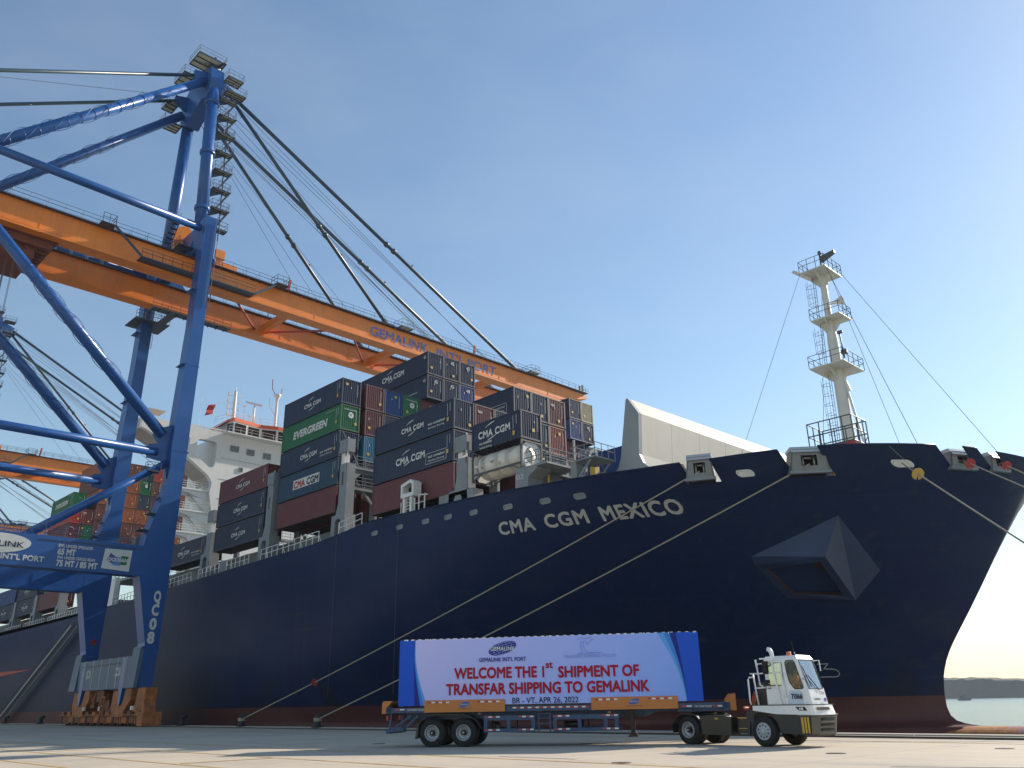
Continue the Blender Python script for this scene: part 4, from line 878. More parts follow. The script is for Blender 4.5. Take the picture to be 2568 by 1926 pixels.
# low outer boxes of the aft bays
for x, c, kd, lb in ((-169.6, 'maroon', 'none', 'maroon container low on the aft side deck, right of the grey lashing columns'), (-182.6, 'navy', 'cma', 'navy lettered container low on the aft side deck, left of the maroon one'),
                 (-196, 'navy', 'cma', 'navy lettered container low on the aft side deck at the left edge')):
    container(x, 46, 18.15, L40, c, lb, GO, kd)
for x, c, lb in ((-182.6, 'navy', 'navy lettered container on the second tier of the aft side, left of the maroon one'), (-196, 'blue', 'blue container on the second tier of the aft side at the left edge')):
    container(x, 46, 18.15+TP, L40, c, lb, GO, 'cma' if c == 'navy' else 'none')

# ---- tank container
tk = empty('tank_container', (-52.15, 46, 19.1), label='white cylindrical tank container in a dark open frame under the short navy container', cat='tank container')
HT = 2.55
g = MB()
for x in (0, L20-.15):
    for y in (0, W_-.15): g.box((x, y, 0), (x+.15, y+.15, HT))
for x in (0, L20-.12):
    g.box((x, .15, 0), (x+.12, W_-.15, .15)); g.box((x, .15, HT-.13), (x+.12, W_-.15, HT))
for y in (0, W_-.1): g.box((.15, y, .52), (L20-.15, y+.1, .68)); g.beam((.15, y+.05, .1), (1.3, y+.05, .55), .09, .09); g.beam((L20-.15, y+.05, .1), (L20-1.3, y+.05, .55), .09, .09)
g.build('frame', M_DGREY, tk, org=(0,0,0))
g = MB(); Rk = 1.13; pr = [(.01, .25), (.5, .3), (.85, .42), (1.05, .6), (Rk, .85)]
for x in (1.6, 3.1, 4.5): pr += [(Rk, x-.03), (Rk+.025, x-.02), (Rk+.025, x+.02), (Rk, x+.03)]
pr += [(Rk, L20-.85), (1.05, L20-.6), (.85, L20-.42), (.5, L20-.3), (.01, L20-.25)]
g.lathe(pr, (0, W_/2, 1.35), 'x', 40); g.build('tank_barrel', mat('tank_cream', (.66, .63, .55), .38, var=.06, scale=1, streak=.55, dirt=(.30, .26, .20)), tk, org=(0,0,0))
g = MB(); oc = [(W_/2+a, 1.35+b) for a, b in ((-.5, -1.2), (.5, -1.2), (1.1, -.6), (1.1, .6), (.5, 1.15), (-.5, 1.15), (-1.1, .6), (-1.1, -.6))]
inn = [(W_/2+.72*math.cos(a), 1.35+.72*math.sin(a)) for a in [2*math.pi*i/20 for i in range(20)]]
for x in (L20-.16, .12): g.prism([(x, y, z) for y, z in oc], (.05, 0, 0), [[(x, y, z) for y, z in inn]])
g.build('end_collar', M_WHITE, tk, org=(0,0,0))
g = MB()
def barrel(x, a): return (x, W_/2-(Rk+.012)*math.cos(a), 1.35+(Rk+.012)*math.sin(a))
for x0, x1, a0, a1 in ((.95, 1.5, .10, .13), (.95, 1.5, .02, .04), (.95, 1.5, -.10, -.08), (1.05, 1.4, -.28, -.18), (2.2, 2.75, .02, .10), (2.35, 2.6, -.08, -.03), (4.35, 5.1, .72, .75), (4.35, 5.0, .62, .65), (4.35, 4.9, .52, .55), (4.4, 4.6, .36, .46), (4.7, 4.8, .36, .46)):
    g.add([barrel(x0, a0), barrel(x1, a0), barrel(x1, a1), barrel(x0, a1)], [(0,1,2,3)])
for cx, ca, r0 in ((1.2, .42, .2), (3.35, -.22, .17)):
    o = len(g.v); n = 20
    for rr in (r0, r0*.85):
        for k in range(n): g.v.append(barrel(cx+rr*math.cos(2*math.pi*k/n), ca+rr*math.sin(2*math.pi*k/n)/Rk))
    for k in range(n): g.f.append([o+k, o+(k+1) % n, o+n+(k+1) % n, o+n+k]); g.m.append(0); g.sm.append(False)
    g.add([barrel(cx-.05, ca-.1), barrel(cx+.08, ca-.02), barrel(cx-.03, ca+.1)], [(0,1,2)])
g.build('printed_marks', mat('mark_grey', (.16, .16, .16), .5), tk, org=(0,0,0))
g = MB(); [g.tube((L20+.05, .1+2.2*a, .1), (L20+.05, .1+2.2*(1-a), 2.4), .02, 4) for a in (0, 1)]; g.build('lashing_rod', M_STEEL, tk, org=(0,0,0))
# lashing rods standing free against the stacks' bow ends
lr = empty('lashing_rods', (-73, 46, 24.8), label='crossed steel lashing rods in front of the stack under the green container', cat='lashing rods')
g = MB()
for a, b in (((.15, .3, -.2), (.15, 2.3, 3.9)), ((.2, .5, -.2), (.2, 2.5, 3.9)), ((.15, 2.8, -.2), (.15, .2, 3.9)), ((.15, 3.1, -.2), (.15, 3.2, 3.9)), ((.2, 3.0, -.2), (.2, 4.9, 3.8))): g.tube(a, b, .03, 4)
g.build('rod', M_STEEL, lr, org=(0,0,0))

# ================================================================ SHIP-TO-SHORE CRANE
CX = -102.7
crane = empty('quay_crane', (CX, 37.6, 0), label='nearest blue crane, numbered QC08 on its leg, orange boom reaching over the ship', cat='crane', group='ship-to-shore cranes along the quay')
ORG = Vector((CX, 37.6, 0))
XA, XB = -93.0, -110.5           # bow-side faces of the two water-side legs
LAND = 7.0                       # land-side leg line
BEAMZ = (15.0, 18.2)
for xf in (XA, XB):
    n_ = 1.9
    # water-side leg: lower tapering part, haunch to the portal beam, slender upper part
    g = MB(); prof = [(36.35, 3.75), (37.6, 3.75), (37.95, 15), (38.2, 29), (38.45, 60.6), (36.95, 60.6), (36.85, 45), (36.35, 29.6), (36.6, 25.4), (34.9, 19.3), (34.75, 18.2), (34.75, 15.0), (36.25, 8.2)]
    g.prism([(xf, y, z) for y, z in prof], (-n_, 0, 0)); leg = g.build('leg', M_CBLUE, crane)
    g = MB()                                                            # gusset above the portal with its tie plates
    g.prism([(xf-.75, y, z) for y, z in [(36.5, 32.5), (34.6, 31.6), (34.35, 30.9), (35.1, 30.0), (34.0, 29.7), (34.0, 28.2), (36.0, 28.0), (36.5, 26)]], (-.3, 0, 0)); g.build('gusset', M_CBLUE, leg)
    g = MB()
    for z in (29.3, 40, 50): g.box((xf-n_-.02, 36.3, z), (xf+.02, 38.42, z+.07))
    g.box((xf-n_-.06, 36.0, 7.6), (xf+.06, 37.8, 7.85)); g.build('splice_flange', M_CBLUE, leg)
    for z in (19.9, 21.8, 23.6): g = MB(); g.box((xf-1.4, 34.0+(z-19.9)*.45, z), (xf-.1, 36.0, z+.12)); g.rail([(xf-.1, 34.1+(z-19.9)*.45, z+.1), (xf-1.4, 34.1+(z-19.9)*.45, z+.1)], 1, .9, .03); g.build('leg_landing', M_CDK, leg)
    # caged ladder on the leg face
    g = MB()
    for dy in (0, .5): g.tube((xf+.15, 38.0+dy, 48), (xf+.15, 38.2+dy, 60), .03, 4)
    for i in range(36): g.tube((xf+.15, 38.05, 48+i*.34), (xf+.15, 38.6, 48+i*.34), .02, 4)
    g.build('leg_ladder', M_CDK, leg)
    # land-side leg
    g = MB(); g.prism([(xf, y, z) for y, z in [(LAND-.8, 1.5), (LAND+.7, 1.5), (LAND+1.2, 15), (LAND+1.0, 54), (LAND-.6, 54), (LAND-.9, 15)]], (-n_, 0, 0)); g.build('leg', M_CBLUE, crane)
    # portal beam
    g = MB(); g.box((xf-n_+.1, LAND+1.1, BEAMZ[0]), (xf-.01, 34.76, BEAMZ[1])); pb = g.build('portal_beam', M_CBLUE, crane)
    g = MB(); g.rail([(xf-.1, LAND+1.2, BEAMZ[1]), (xf-.1, 34.2, BEAMZ[1])], 1.05, 1.8, .03); g.rail([(xf-n_+.2, LAND+1.2, BEAMZ[1]), (xf-n_+.2, 34.2, BEAMZ[1])], 1.05, 1.8, .03); g.box((xf+.0, 24.5, 17.75), (xf+.05, 34.5, 17.85)); g.build('portal_rail', M_CRAIL, pb)
    # big round braces in the side frame
    xm = xf-.85
    def pipe(a, b, r, name='brace_pipe', n=20):
        q_ = MB(); q_.tube(a, b, r, n); return q_.build(name, M_CBLUE, crane)
    p1 = pipe((xm, 35.5, 31.0), (xm, LAND+.5, 57.0), .62)
    pipe((xm, 35.1, 28.95), (xm, LAND+.5, 28.8), .48)
    pipe((xm, 36.4, 27.95), (xm, 23.9, 18.55), .42)
    pipe((xm, 36.7, 59.0), (xm, LAND, 59.6), .50)
    # helical strakes round the long brace
    def strake(a, b, r, t0, t1, turns, par):
        a, b = Vector(a), Vector(b); d = (b-a); u = d.normalized(); x = u.cross(Vector((1,0,0))).normalized(); y = x.cross(u)
        for ph in (0, 2.09, 4.19):
            q_ = MB(); pts = []; n = 60
            for i in range(n+1):
                t = t0+(t1-t0)*i/n; an = ph+turns*2*math.pi*i/n; pts.append(a+d*t+(x*math.cos(an)+y*math.sin(an))*(r+.16))
            q_.path(pts, .035, 4); k = 0
            for i in range(0, n+1, 5):
                t = t0+(t1-t0)*i/n; an = ph+turns*2*math.pi*i/n; c = a+d*t; q_.tube(c+(x*math.cos(an)+y*math.sin(an))*(r-.02), pts[i], .03, 4, cap=False)
            q_.build('helical_strake', M_CBLUE, par)
        q_ = MB(); m_ = 11
        for i in range(m_):
            t = t0+(t1-t0)*(i+.5)/m_; c = a+d*t; q_.tube(c-u*.04, c+u*.04, r+.045, 20)
        q_.build('stiffening_ring', M_CBLUE, par)
    strake((xm, 35.5, 31.0), (xm, LAND+.5, 57.0), .62, .22, .62, 1.6, p1)
# cross members between the two side frames
g = MB()
g.box((XB+.01, 37.0, 56.4), (XA-1.91, 38.3, 60.2)); g.build('upper_cross_beam', M_CBLUE, crane)
g = MB(); g.box((XB+.01, LAND-.5, 50.5), (XA-1.91, LAND+.8, 54)); g.build('upper_cross_beam', M_CBLUE, crane)
# sill beam with its pale panels and number
g = MB(); g.box((XB-1.6, 36.15, 3.8), (XA-.02, 37.5, 7.0)); sill = g.build('sill_beam', M_CBLUE, crane)
M_SILL = mat('sill_pale_blue', (.085, .13, .20), .5, var=.15, scale=.6, streak=.35, dirt=(.16, .19, .22))
g = MB()
sy = 35.85
n = 7
for i in range(n):
    x0 = XB-.2+i*(17.0/n); g.box((x0+.03, sy, 3.75), (x0+17.0/n-.03, sy+.29, 6.95))
g.build('sill_panel', M_SILL, sill)
g = MB()
for i in range(1, n): g.box((XB-.24+i*(17.0/n), sy-.04, 3.8), (XB-.16+i*(17.0/n), sy, 7.0))
g.build('sill_seam', M_LET, sill)
g = MB(); g.beam((XB+1, sy-.06, 6.35), (XA-4, sy-.06, 6.35), .06, .06); g.build('sill_conduit', M_CDK, sill)
for x0 in (XB+2.6, XA-6.0): text('lettering', 'QC08', (x0, sy-.02, 5.1), (1,0,0), (0,0,1), 1.15, M_LET, sill, fit=1.55, bold=.07)
for x0 in (XB-1.9, XA-1.9):
    g = MB(); g.prism([(x0, 35.9, 7.75), (x0+1.9, 35.9, 7.75), (x0+2.0, 35.6, 3.75), (x0-.1, 35.6, 3.75)], (0, .4, 0)); g.build('leg_foot', M_SILL, crane)
# equaliser yokes, trucks and wheels
for x0, s in ((XA-3.7, 1), (XB+1.7, 1)):
    x0 -= 0
    g = MB(); g.prism([(x0-.55, 35.75, 3.9), (x0+.55, 35.75, 3.9), (x0+.35, 35.75, 2.7), (x0+.18, 35.75, 2.1), (x0-.18, 35.75, 2.1), (x0-.35, 35.75, 2.7)], (0, .35, 0)); g.box((x0-.55, 35.78, 3.9), (x0+.55, 36.1, 6.9)); g.build('pin_bracket', M_CBLUE, crane)
    g = MB(); yo = [(x0-2.3, 3.45), (x0-1.1, 3.6), (x0-.75, 2.9), (x0-.45, 2.2), (x0, 2.0), (x0+.5, 2.3), (x0+.8, 3.0), (x0+1.2, 3.7), (x0+2.6, 3.7), (x0+2.6, 2.6), (x0+1.2, 1.5), (x0+1.1, .95), (x0-1.9, .95), (x0-2.5, 2.0)]
    g.prism([(x, 35.95, z) for x, z in yo], (0, .5, 0)); g.prism([(x, 37.9, z) for x, z in yo], (0, .5, 0)); g.box((x0-1.9, 36.45, 1.0), (x0+1.1, 37.9, 1.9)); g.build('equaliser_yoke', M_BOGIE, crane)
M_BOGD = mat('bogie_dark_orange', (.20, .065, .03), .65, var=.5, scale=1.5)  # darker orange for every other bogie and the gear motors
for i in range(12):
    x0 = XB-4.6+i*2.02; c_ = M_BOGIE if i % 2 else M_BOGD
    g = MB(); g.k = 0; g.box((x0, 36.2, .35), (x0+1.75, 36.35, 1.15)); g.box((x0, 37.9, .35), (x0+1.75, 38.05, 1.15)); g.box((x0+.1, 36.35, .8), (x0+.35, 37.9, 1.2)); g.box((x0+1.4, 36.35, .8), (x0+1.65, 37.9, 1.2)); g.prism([(x0+.2, 36.1, .25), (x0+.4, 36.1, .25), (x0+.3, 36.1, 1.2), (x0+.1, 36.1, 1.2)], (0, .25, 0))
    g.box((x0+.3, 36.0, 1.05), (x0+1.2, 36.8, 1.5)); bg_ = g.build('wheel_bogie', c_, crane)
    g = MB()
    for dx in (.45, 1.3): g.lathe([(.02, -.1), (.36, -.1), (.40, -.06), (.34, -.05), (.34, .12), (.02, .12)], (x0+dx, 36.75, .40), 'y', 18)
    g.build('rail_wheel', mat('wheel_steel', (.09, .05, .035), .5, metal=.5), bg_)
g = MB(); g.box((XB-5, 35.9, 1.12), (XA+1.6, 36.25, 1.2)); g.build('bogie_guard', M_BOGIE, crane)
g = MB(); g.prism([(XA+1.2, 36.0, .1), (XA+2.6, 36.0, .1), (XA+2.6, 36.0, 1.4), (XA+1.2, 36.0, 1.4)], (0, 1.9, 0)); g.prism([(XA-1.0, 36.3, 1.4), (XA+1.9, 36.3, 1.4), (XA+1.6, 36.3, 2.4), (XA+1.8, 36.3, 3.75), (XA-.2, 36.3, 3.75)], (0, 1.2, 0)); g.build('buffer_housing', M_BOGIE, crane)
g = MB()
for i in range(26): x0 = XB+3.6+random.random()*8; z = random.choice((1.2, 1.9, 2.5)); g.box((x0, 36.2+random.random()*.6, z), (x0+.3+random.random()*1.2, 37.4, z+.4+random.random()*1.0))
g.build('gear_motor', [M_BOGD], crane)
g = MB()
for x0 in (-101.9, -101.2): g.box((x0, 35.8, .9), (x0+.12, 35.95, 3.0))
g.box((-102.1, 35.8, 2.9), (-100.9, 35.95, 3.05)); g.box((-101.95, 35.8, 2.0), (-101.2, 35.9, 2.1)); g.build('drive_cabinet_frame', M_BOGIE, crane)
g = MB()
for x0 in (XA-.2, XA-9.2, XA-14): g.box((x0, 35.7, 1.6), (x0+.28, 35.95, 2.0))
g.build('limit_switch_box', M_REFW, crane)

# lettering on the portal and legs (kept off the copies further along the quay)
SIGNS = []
def sign(*a, **k): o = text(*a, **k); SIGNS.append(o); return o
lx = XA+.025
for ch, y, z in (('Q', 36.55, 12.45), ('C', 36.5, 11.05), ('0', 36.45, 9.6), ('8', 36.4, 8.2)):
    sign('leg_number', ch, (lx+.01, y, z), (0,1,0), (0,0,1), 1.55, M_LET, crane, fit=.78, bold=.10)
Yt = lambda u: u
sign('lettering', 'SWL UNDER SPREADER', (lx, 26.3, 17.18), (0,1,0), (0,0,1), .42, M_LET, crane, fit=3.35, bold=.07)
sign('lettering', '65 MT', (lx, 26.3, 16.45), (0,1,0), (0,0,1), .82, M_LET, crane, fit=1.75, bold=.10)
sign('lettering', 'SWL UNDER CARGO BEAM', (lx, 26.35, 16.02), (0,1,0), (0,0,1), .40, M_LET, crane, fit=3.65, bold=.07)
sign('lettering', '75 MT / 85 MT', (lx, 26.35, 15.3), (0,1,0), (0,0,1), .82, M_LET, crane, fit=4.0, bold=.10)
sign('lettering', "INT'L PORT", (lx, 21.3, 15.55), (0,1,0), (0,0,1), .72, M_LET, crane, fit=3.9, bold=.07)
sign('lettering', "GEMALINK", (lx, 16.6, 15.55), (0,1,0), (0,0,1), .72, M_LET, crane, fit=4.3, bold=.07)
def ell(c, a, b, rot=0, n=36): return [(c[0], c[1]+a*math.cos(t)*math.cos(rot)-b*math.sin(t)*math.sin(rot), c[2]+a*math.cos(t)*math.sin(rot)+b*math.sin(t)*math.cos(rot)) for t in [2*math.pi*i/n for i in range(n)]]
g = MB(); g.add(ell((lx, 20.6, 17.0), 3.2, .98, .06), [list(range(36))]); o = g.build('logo_oval', M_LET, crane); SIGNS.append(o)
SIGNS.append(text('lettering', 'GEMALINK', (lx+.02, 18.1, 16.72), (0,1,0), (0,0,1), .78, MATS['hull_navy_paint'], crane, fit=5.1, bold=.02))
g = MB(); g.add([(lx, 30.7, 15.45), (lx, 33.55, 15.3), (lx, 33.65, 17.55), (lx, 30.85, 17.5)], [(0,1,2,3)]); SIGNS.append(g.build('maker_plate', M_LET, crane))
M_PUR, M_BL2, M_GR2 = mat('plate_purple', (.10, .07, .28), .5), mat('plate_blue', (.08, .22, .55), .5), mat('plate_green', (.02, .17, .05), .5)
for m_, pl in ((M_PUR, [(31.15, 16.3), (31.8, 15.95), (32.0, 16.75), (31.45, 17.1)]), (M_BL2, [(31.8, 15.85), (32.55, 15.85), (32.55, 16.7), (31.95, 16.75)]), (M_GR2, [(32.5, 15.95), (33.2, 15.95), (33.35, 16.85), (32.6, 16.9)])):
    g = MB(); g.add([(lx+.015, y, z) for y, z in pl], [(0,1,2,3)]); SIGNS.append(g.build('maker_emblem', m_, crane))
sign('lettering', 'DOOSAN', (lx+.03, 31.25, 16.25), (0,1,0), (0,0,1), .52, M_LET, crane, fit=2.05, bold=.09, shear=.2)
g = MB(); g.tube((XB+.05, 36.95, 9.3), (XB+.12, 36.95, 9.3), .33, 20); SIGNS.append(g.build('drum_vent', M_RED, crane))
g = MB()
for i in range(3): g.beam((XB+.13, 36.7+i*.18, 9.15), (XB+.13, 36.9+i*.18, 9.55), .06, .03)
SIGNS.append(g.build('vent_bars', M_DARK, crane))

# boom girders: near and far
GZ0, GZ1 = 53.0, 55.75
def girder(xc, nm):
    y0, y1 = -18, 106.5
    g = MB(); w2 = .75
    g.prism([(xc+w2, y0, GZ0+.3), (xc+w2, 37.0, GZ0+.0), (xc+w2, 40.5, GZ0-.1), (xc+w2, y1, GZ0+.15), (xc+w2, 114.2, GZ1-.8), (xc+w2, 114.2, GZ1-.2), (xc+w2, 105, GZ1-.0), (xc+w2, 40.5, GZ1-.0), (xc+w2, 37, GZ1+.1), (xc+w2, y0, GZ1+.1)], (-2*w2, 0, 0)); gd = g.build(nm, M_ORANGE, crane)
    g = MB(); g.box((xc-1.05, y0, GZ0-.35), (xc+.95, 107, GZ0-.05)); g.build('trolley_rail_flange', M_ORANGE, gd)
    g = MB()
    for i in range(31): y = y0+1.5+i*4; g.box((xc+w2+.0, y, GZ0+.1), (xc+w2+.035, y+.05, GZ1-.05)) if i % 3 == 0 else None
    for i in range(62): y = y0+i*2.03; g.box((xc+w2+.0, y, GZ1-.12), (xc+w2+.25, y+.08, GZ1+.02))
    g.build('girder_rib', M_ORANGE, gd)
    g = MB(); g.box((xc+.35, y0, GZ1+.1), (xc+1.35, 114, GZ1+.16)); wk = g.build('girder_walkway', M_CDK, gd)
    g = MB(); pts_ = [(xc+1.3, y0, GZ1+.16), (xc+1.3, 105, GZ1+.16), (xc+1.3, 114, GZ1-.1)]; g.rail(pts_, 1.1, 1.9, .03); g.rail([(xc+.4, y0, GZ1+.16), (xc+.4, 105, GZ1+.16)], 1.1, 1.9, .025); g.build('walkway_rail', M_CRAIL, wk)
    return gd
GN, GF = -97.4, -107.1
gn = girder(GN, 'near_boom_girder'); gf = girder(GF, 'far_boom_girder')
gn['label'] = 'orange boom girder nearer the bow, with blue lettering'
# end tie and cross beams between girders
for y in (8, 52.5, 71.5, 92, 113.5): g = MB(); g.box((GF+.76, y, GZ0+.5), (GN-.76, y+.7, GZ0+1.6)); g.build('boom_cross_beam', M_ORANGE, crane)
for a, b in (((GN, 43, 53.6), (GF, 52, 53.6)), ((GN, 62, 53.6), (GF, 52.5, 53.6)), ((GN, 62, 53.6), (GF, 71, 53.6)), ((GN, 82, 53.6), (GF, 72, 53.6)), ((GN, 82, 53.6), (GF, 92, 53.6))):
    g = MB(); g.tube(a, b, .17, 8); g.build('boom_bracing', mat('bracing_red', (.38, .06, .04), .5), crane)
text('boom_name', 'GEMALINK', (GN+.79, 65.0, 53.55), (0,1,0), (0,0,1), 2.1, mat('boom_letter_blue', (.11, .17, .42), .5), crane, fit=11.0, bold=.03)
text('boom_name', "INT'L PORT", (GN+.79, 77.8, 53.55), (0,1,0), (0,0,1), 2.1, MATS['boom_letter_blue'], crane, fit=13.0, bold=.03)
# floodlights on posts along the far girder, red posts
for i, y in enumerate((44, 53, 62, 71, 80, 89, 98)):
    g = MB(); g.tube((GF+1.3, y, GZ1), (GF+1.3, y, GZ1+1.5), .07, 5); g.box((GF+1.0, y-.1, GZ1+1.45), (GF+1.6, y+.7, GZ1+1.65)); g.build('boom_lamp', M_DGREY, crane)
for y in (51.3, 86.2): g = MB(); g.beam((GN+.2, y, GZ1), (GN+.2, y+.25, GZ1+2.3), .3, .3); g.build('boom_latch_post', M_RED, crane)
g = MB(); g.rail([(GN-.6, 113.8, GZ1-.1), (GN+.9, 113.8, GZ1-.1)], 1.1, .6, .04); g.box((GN-.4, 113.3, GZ1), (GN-.1, 113.6, GZ1+1.9)); g.box((GN+.3, 113.3, GZ1), (GN+.6, 113.6, GZ1+1.9)); g.build('boom_tip_frame', M_DGREY, crane)
# hinge zone: walkways, brackets, gear near the legs
g = MB(); g.k = 0
g.box((GN+.8, 30.5, 53.0), (GN+2.4, 38.4, 53.12)); g.rail([(GN+2.4, 30.5, 53.1), (GN+2.4, 45.5, 53.1)], 1.1, 1.3, .035); g.box((GN+.8, 38.5, 53.0), (GN+2.4, 45.5, 53.12)); g.beam((GN+2.3, 45.5, 53.1), (GN+2.3, 48.6, 55.6), .12, .3); g.beam((GN+2.3, 30.5, 53.1), (GN+2.3, 27.0, 55.9), .12, .3)
g.box((GN+.8, 48.4, 55.7), (GN+2.5, 50.2, 55.82)); g.rail([(GN+.8, 48.4, 55.8), (GN+2.5, 48.4, 55.8), (GN+2.5, 50.2, 55.8), (GN+.8, 50.2, 55.8)], 1.2, .8, .035)
g.rail([(GN+.8, 27, 55.9), (GN+2.5, 27, 55.9), (GN+2.5, 25.5, 55.9)], 1.2, .8, .035); g.box((GN+.8, 25.4, 55.8), (GN+2.5, 27.1, 55.9)); g.build('hinge_walkway', M_CDK, crane)
g = MB(); g.box((XB-2.8, 35.6, 51.6), (XB+1.2, 40.2, 51.75)); g.rail([(XB+1.2, 35.6, 51.7), (XB+1.2, 40.2, 51.7)], 1.1, 1.2, .04); g.box((XB+1.2, 38.5, 51.6), (GF+1.2, 39.6, 51.72)); g.rail([(XB+1.2, 38.5, 51.7), (GF+1.2, 38.5, 51.7)], 1.1, 1.2, .035)
g.box((GF+1.2, 36, 51.6), (GF+2.4, 47, 51.72)); g.rail([(GF+2.4, 36, 51.7), (GF+2.4, 47, 51.7)], 1.1, 1.2, .035)
for i in range(10): g.box((GF+1.2, 36+i*1.15, 51.45), (GF+2.4, 36.1+i*1.15, 51.6))
g.build('under_walkway', M_CDK, crane)
g = MB(); g.k = 0; g.prism([(GN-3.6, 36.2, 58.0), (GN-3.6, 38.6, 58.0), (GN-3.6, 39.0, 59.8), (GN-3.6, 38.4, 61.6), (GN-3.6, 37.2, 62.3), (GN-3.6, 36.0, 61.6), (GN-3.6, 35.8, 59.6)], (1.0, 0, 0)); g.build('hinge_drum', M_ORANGE, crane)
g = MB(); g.box((GN-5.5, 35.0, 56.9), (GN+1.6, 36.9, 57.0)); g.rail([(GN-5.5, 35.0, 57), (GN+1.6, 35.0, 57)], 1.1, 1.1, .035)
for i in range(8): t = i/8; g.box((GN-4.2+3.6*t, 34.6, 57.2+4.2*t), (GN-3.7+3.6*t, 35.5, 57.26+4.2*t))
for dy in (34.6, 35.5): g.beam((GN-4.2, dy, 57), (GN-.4, dy, 61.6), .06, .25); g.beam((GN-4.2, dy, 58), (GN-.4, dy, 62.6), .04, .04)
g.build('machinery_stair', M_CDK, crane)
for xx in (GN, GF): g = MB(); g.prism([(xx-.8, 36.4, 55.9), (xx-.8, 40.8, 55.9), (xx-.8, 38.9, 58.6), (xx-.8, 37.0, 58.6)], (1.5, 0, 0)); g.build('hinge_bracket', M_CBLUE, crane)
g = MB(); g.box((GN+1.0, 40.2, 55.9), (GN+1.1, 41.1, 58.2)); g.box((GN+.9, 40.0, 57.0), (GN+1.2, 41.3, 58.3)); g.box((GN-.2, 41.4, 55.9), (GN+.6, 43.4, 57.0)); g.build('boom_junction_box', M_ORANGE, crane)
# A-frame masts
AN, AF = Vector((-99.2, 37.6, 86.8)), Vector((-105.4, 37.6, 86.0))
g = MB(); g.tube((-96.3, 37.6, 60.2), (-98.3, 37.6, 85.4), .80, 24); mn = g.build('mast_pipe', M_CBLUE, crane)
g = MB(); g.tube((-107.4, 37.6, 56.0), (-105.7, 37.6, 85.0), .80, 24); g.build('mast_pipe', M_CBLUE, crane)
g = MB()
for z in (63.2, 72.4, 81.2): t = (z-60.2)/25.2; g.lathe([(.80, 0), (1.02, .05), (1.02, .5), (.80, .55)], (-96.3-2.0*t, 37.6, z), 'z', 20)
g.lathe([(.80, 0), (1.0, .05), (1.0, .9), (.80, .95)], (-107.2, 37.6, 59.5), 'z', 20); g.build('mast_collar', M_CBLUE, crane)
# apex head: plate box between the pipes
g = MB(); g.prism([(-97.2, 36.7, 84.6), (-97.6, 36.7, 87.2), (-99.6, 36.7, 88.1), (-104.8, 36.7, 87.6), (-107.0, 36.7, 85.6), (-106.6, 36.7, 82.2), (-104.4, 36.7, 80.8), (-101.6, 36.7, 82.2), (-99.8, 36.7, 82.9), (-98.2, 36.7, 82.2)], (0, 1.9, 0)); ah = g.build('apex_head', M_CBLUE, crane)
g = MB(); g.prism([(-99.3, 38.6, 86.9), (-99.3, 41.6, 85.6), (-99.3, 41.3, 84.9), (-99.3, 38.6, 84.4)], (.5, 0, 0)); g.build('apex_lug', M_CBLUE, ah)
g = MB(); g.prism([(-104.9, 38.6, 86.0), (-104.9, 41.4, 84.8), (-104.9, 41.2, 84.1), (-104.9, 38.6, 83.6)], (-.5, 0, 0)); g.build('apex_lug', M_CBLUE, ah)
g = MB(); g.prism([(-99.3, 36.7, 86.9), (-99.3, 34.9, 86.4), (-99.3, 35.0, 85.0), (-99.3, 36.7, 84.4)], (.5, 0, 0)); g.build('apex_lug', M_CBLUE, ah)
g = MB(); g.prism([(-104.9, 36.7, 86.2), (-104.9, 34.9, 85.6), (-104.9, 35.0, 84.4), (-104.9, 36.7, 83.8)], (-.5, 0, 0)); g.build('apex_lug', M_CBLUE, ah)
def platform(name, x0, x1, y0, y1, z, par, sides='nesw', grid=3):
    g = MB(); g.k = 0; g.box((x0, y0, z), (x1, y0+.09, z+.2)); g.box((x0, y1-.09, z), (x1, y1, z+.2)); g.box((x0, y0+.09, z), (x0+.09, y1-.09, z+.2)); g.box((x1-.09, y0+.09, z), (x1, y1-.09, z+.2))
    for i in range(1, grid): x = x0+(x1-x0)*i/grid; g.box((x-.04, y0+.09, z), (x+.04, y1-.09, z+.16))
    g.k = 1; g.box((x0+.05, y0+.05, z+.2), (x1-.05, y1-.05, z+.23)); p = g.build(name, [M_CDK, M_GRATE], par)
    g = MB(); c = [(x0, y0, z+.2), (x1, y0, z+.2), (x1, y1, z+.2), (x0, y1, z+.2)]
    for k, s in enumerate('senw'):
        if s in sides: g.rail([c[k], c[(k+1) % 4]], 1.1, .9, .03, rails=(1, .5))
    g.build('platform_rail', M_CRAIL, p); return p
platform('apex_platform', -100.6, -97.2, 34.6, 38.6, 88.3, crane)
platform('apex_platform', -104.4, -100.9, 34.2, 35.9, 87.0, crane); platform('apex_platform', -107.6, -104.7, 34.0, 35.6, 84.2, crane); platform('apex_platform', -108.8, -106.6, 34.4, 37.0, 82.0, crane)
platform('apex_platform', -98.4, -96.6, 38.9, 41.2, 86.2, crane); platform('apex_platform', -97.0, -95.6, 38.6, 41.4, 83.0, crane)
g = MB(); g.beam((-99.0, 37.6, 88.5), (-99.0, 37.6, 90.3), .25, .25); g.beam((-101.5, 36.5, 88.3), (-96.8, 38.4, 88.3), .3, .2); g.tube((-99, 36.9, 88.2), (-99, 38.3, 88.2), .75, 16); g.tube((-104.5, 36.9, 87.4), (-104.5, 38.3, 87.4), .75, 16); g.build('sheave_block', M_CDK, ah)
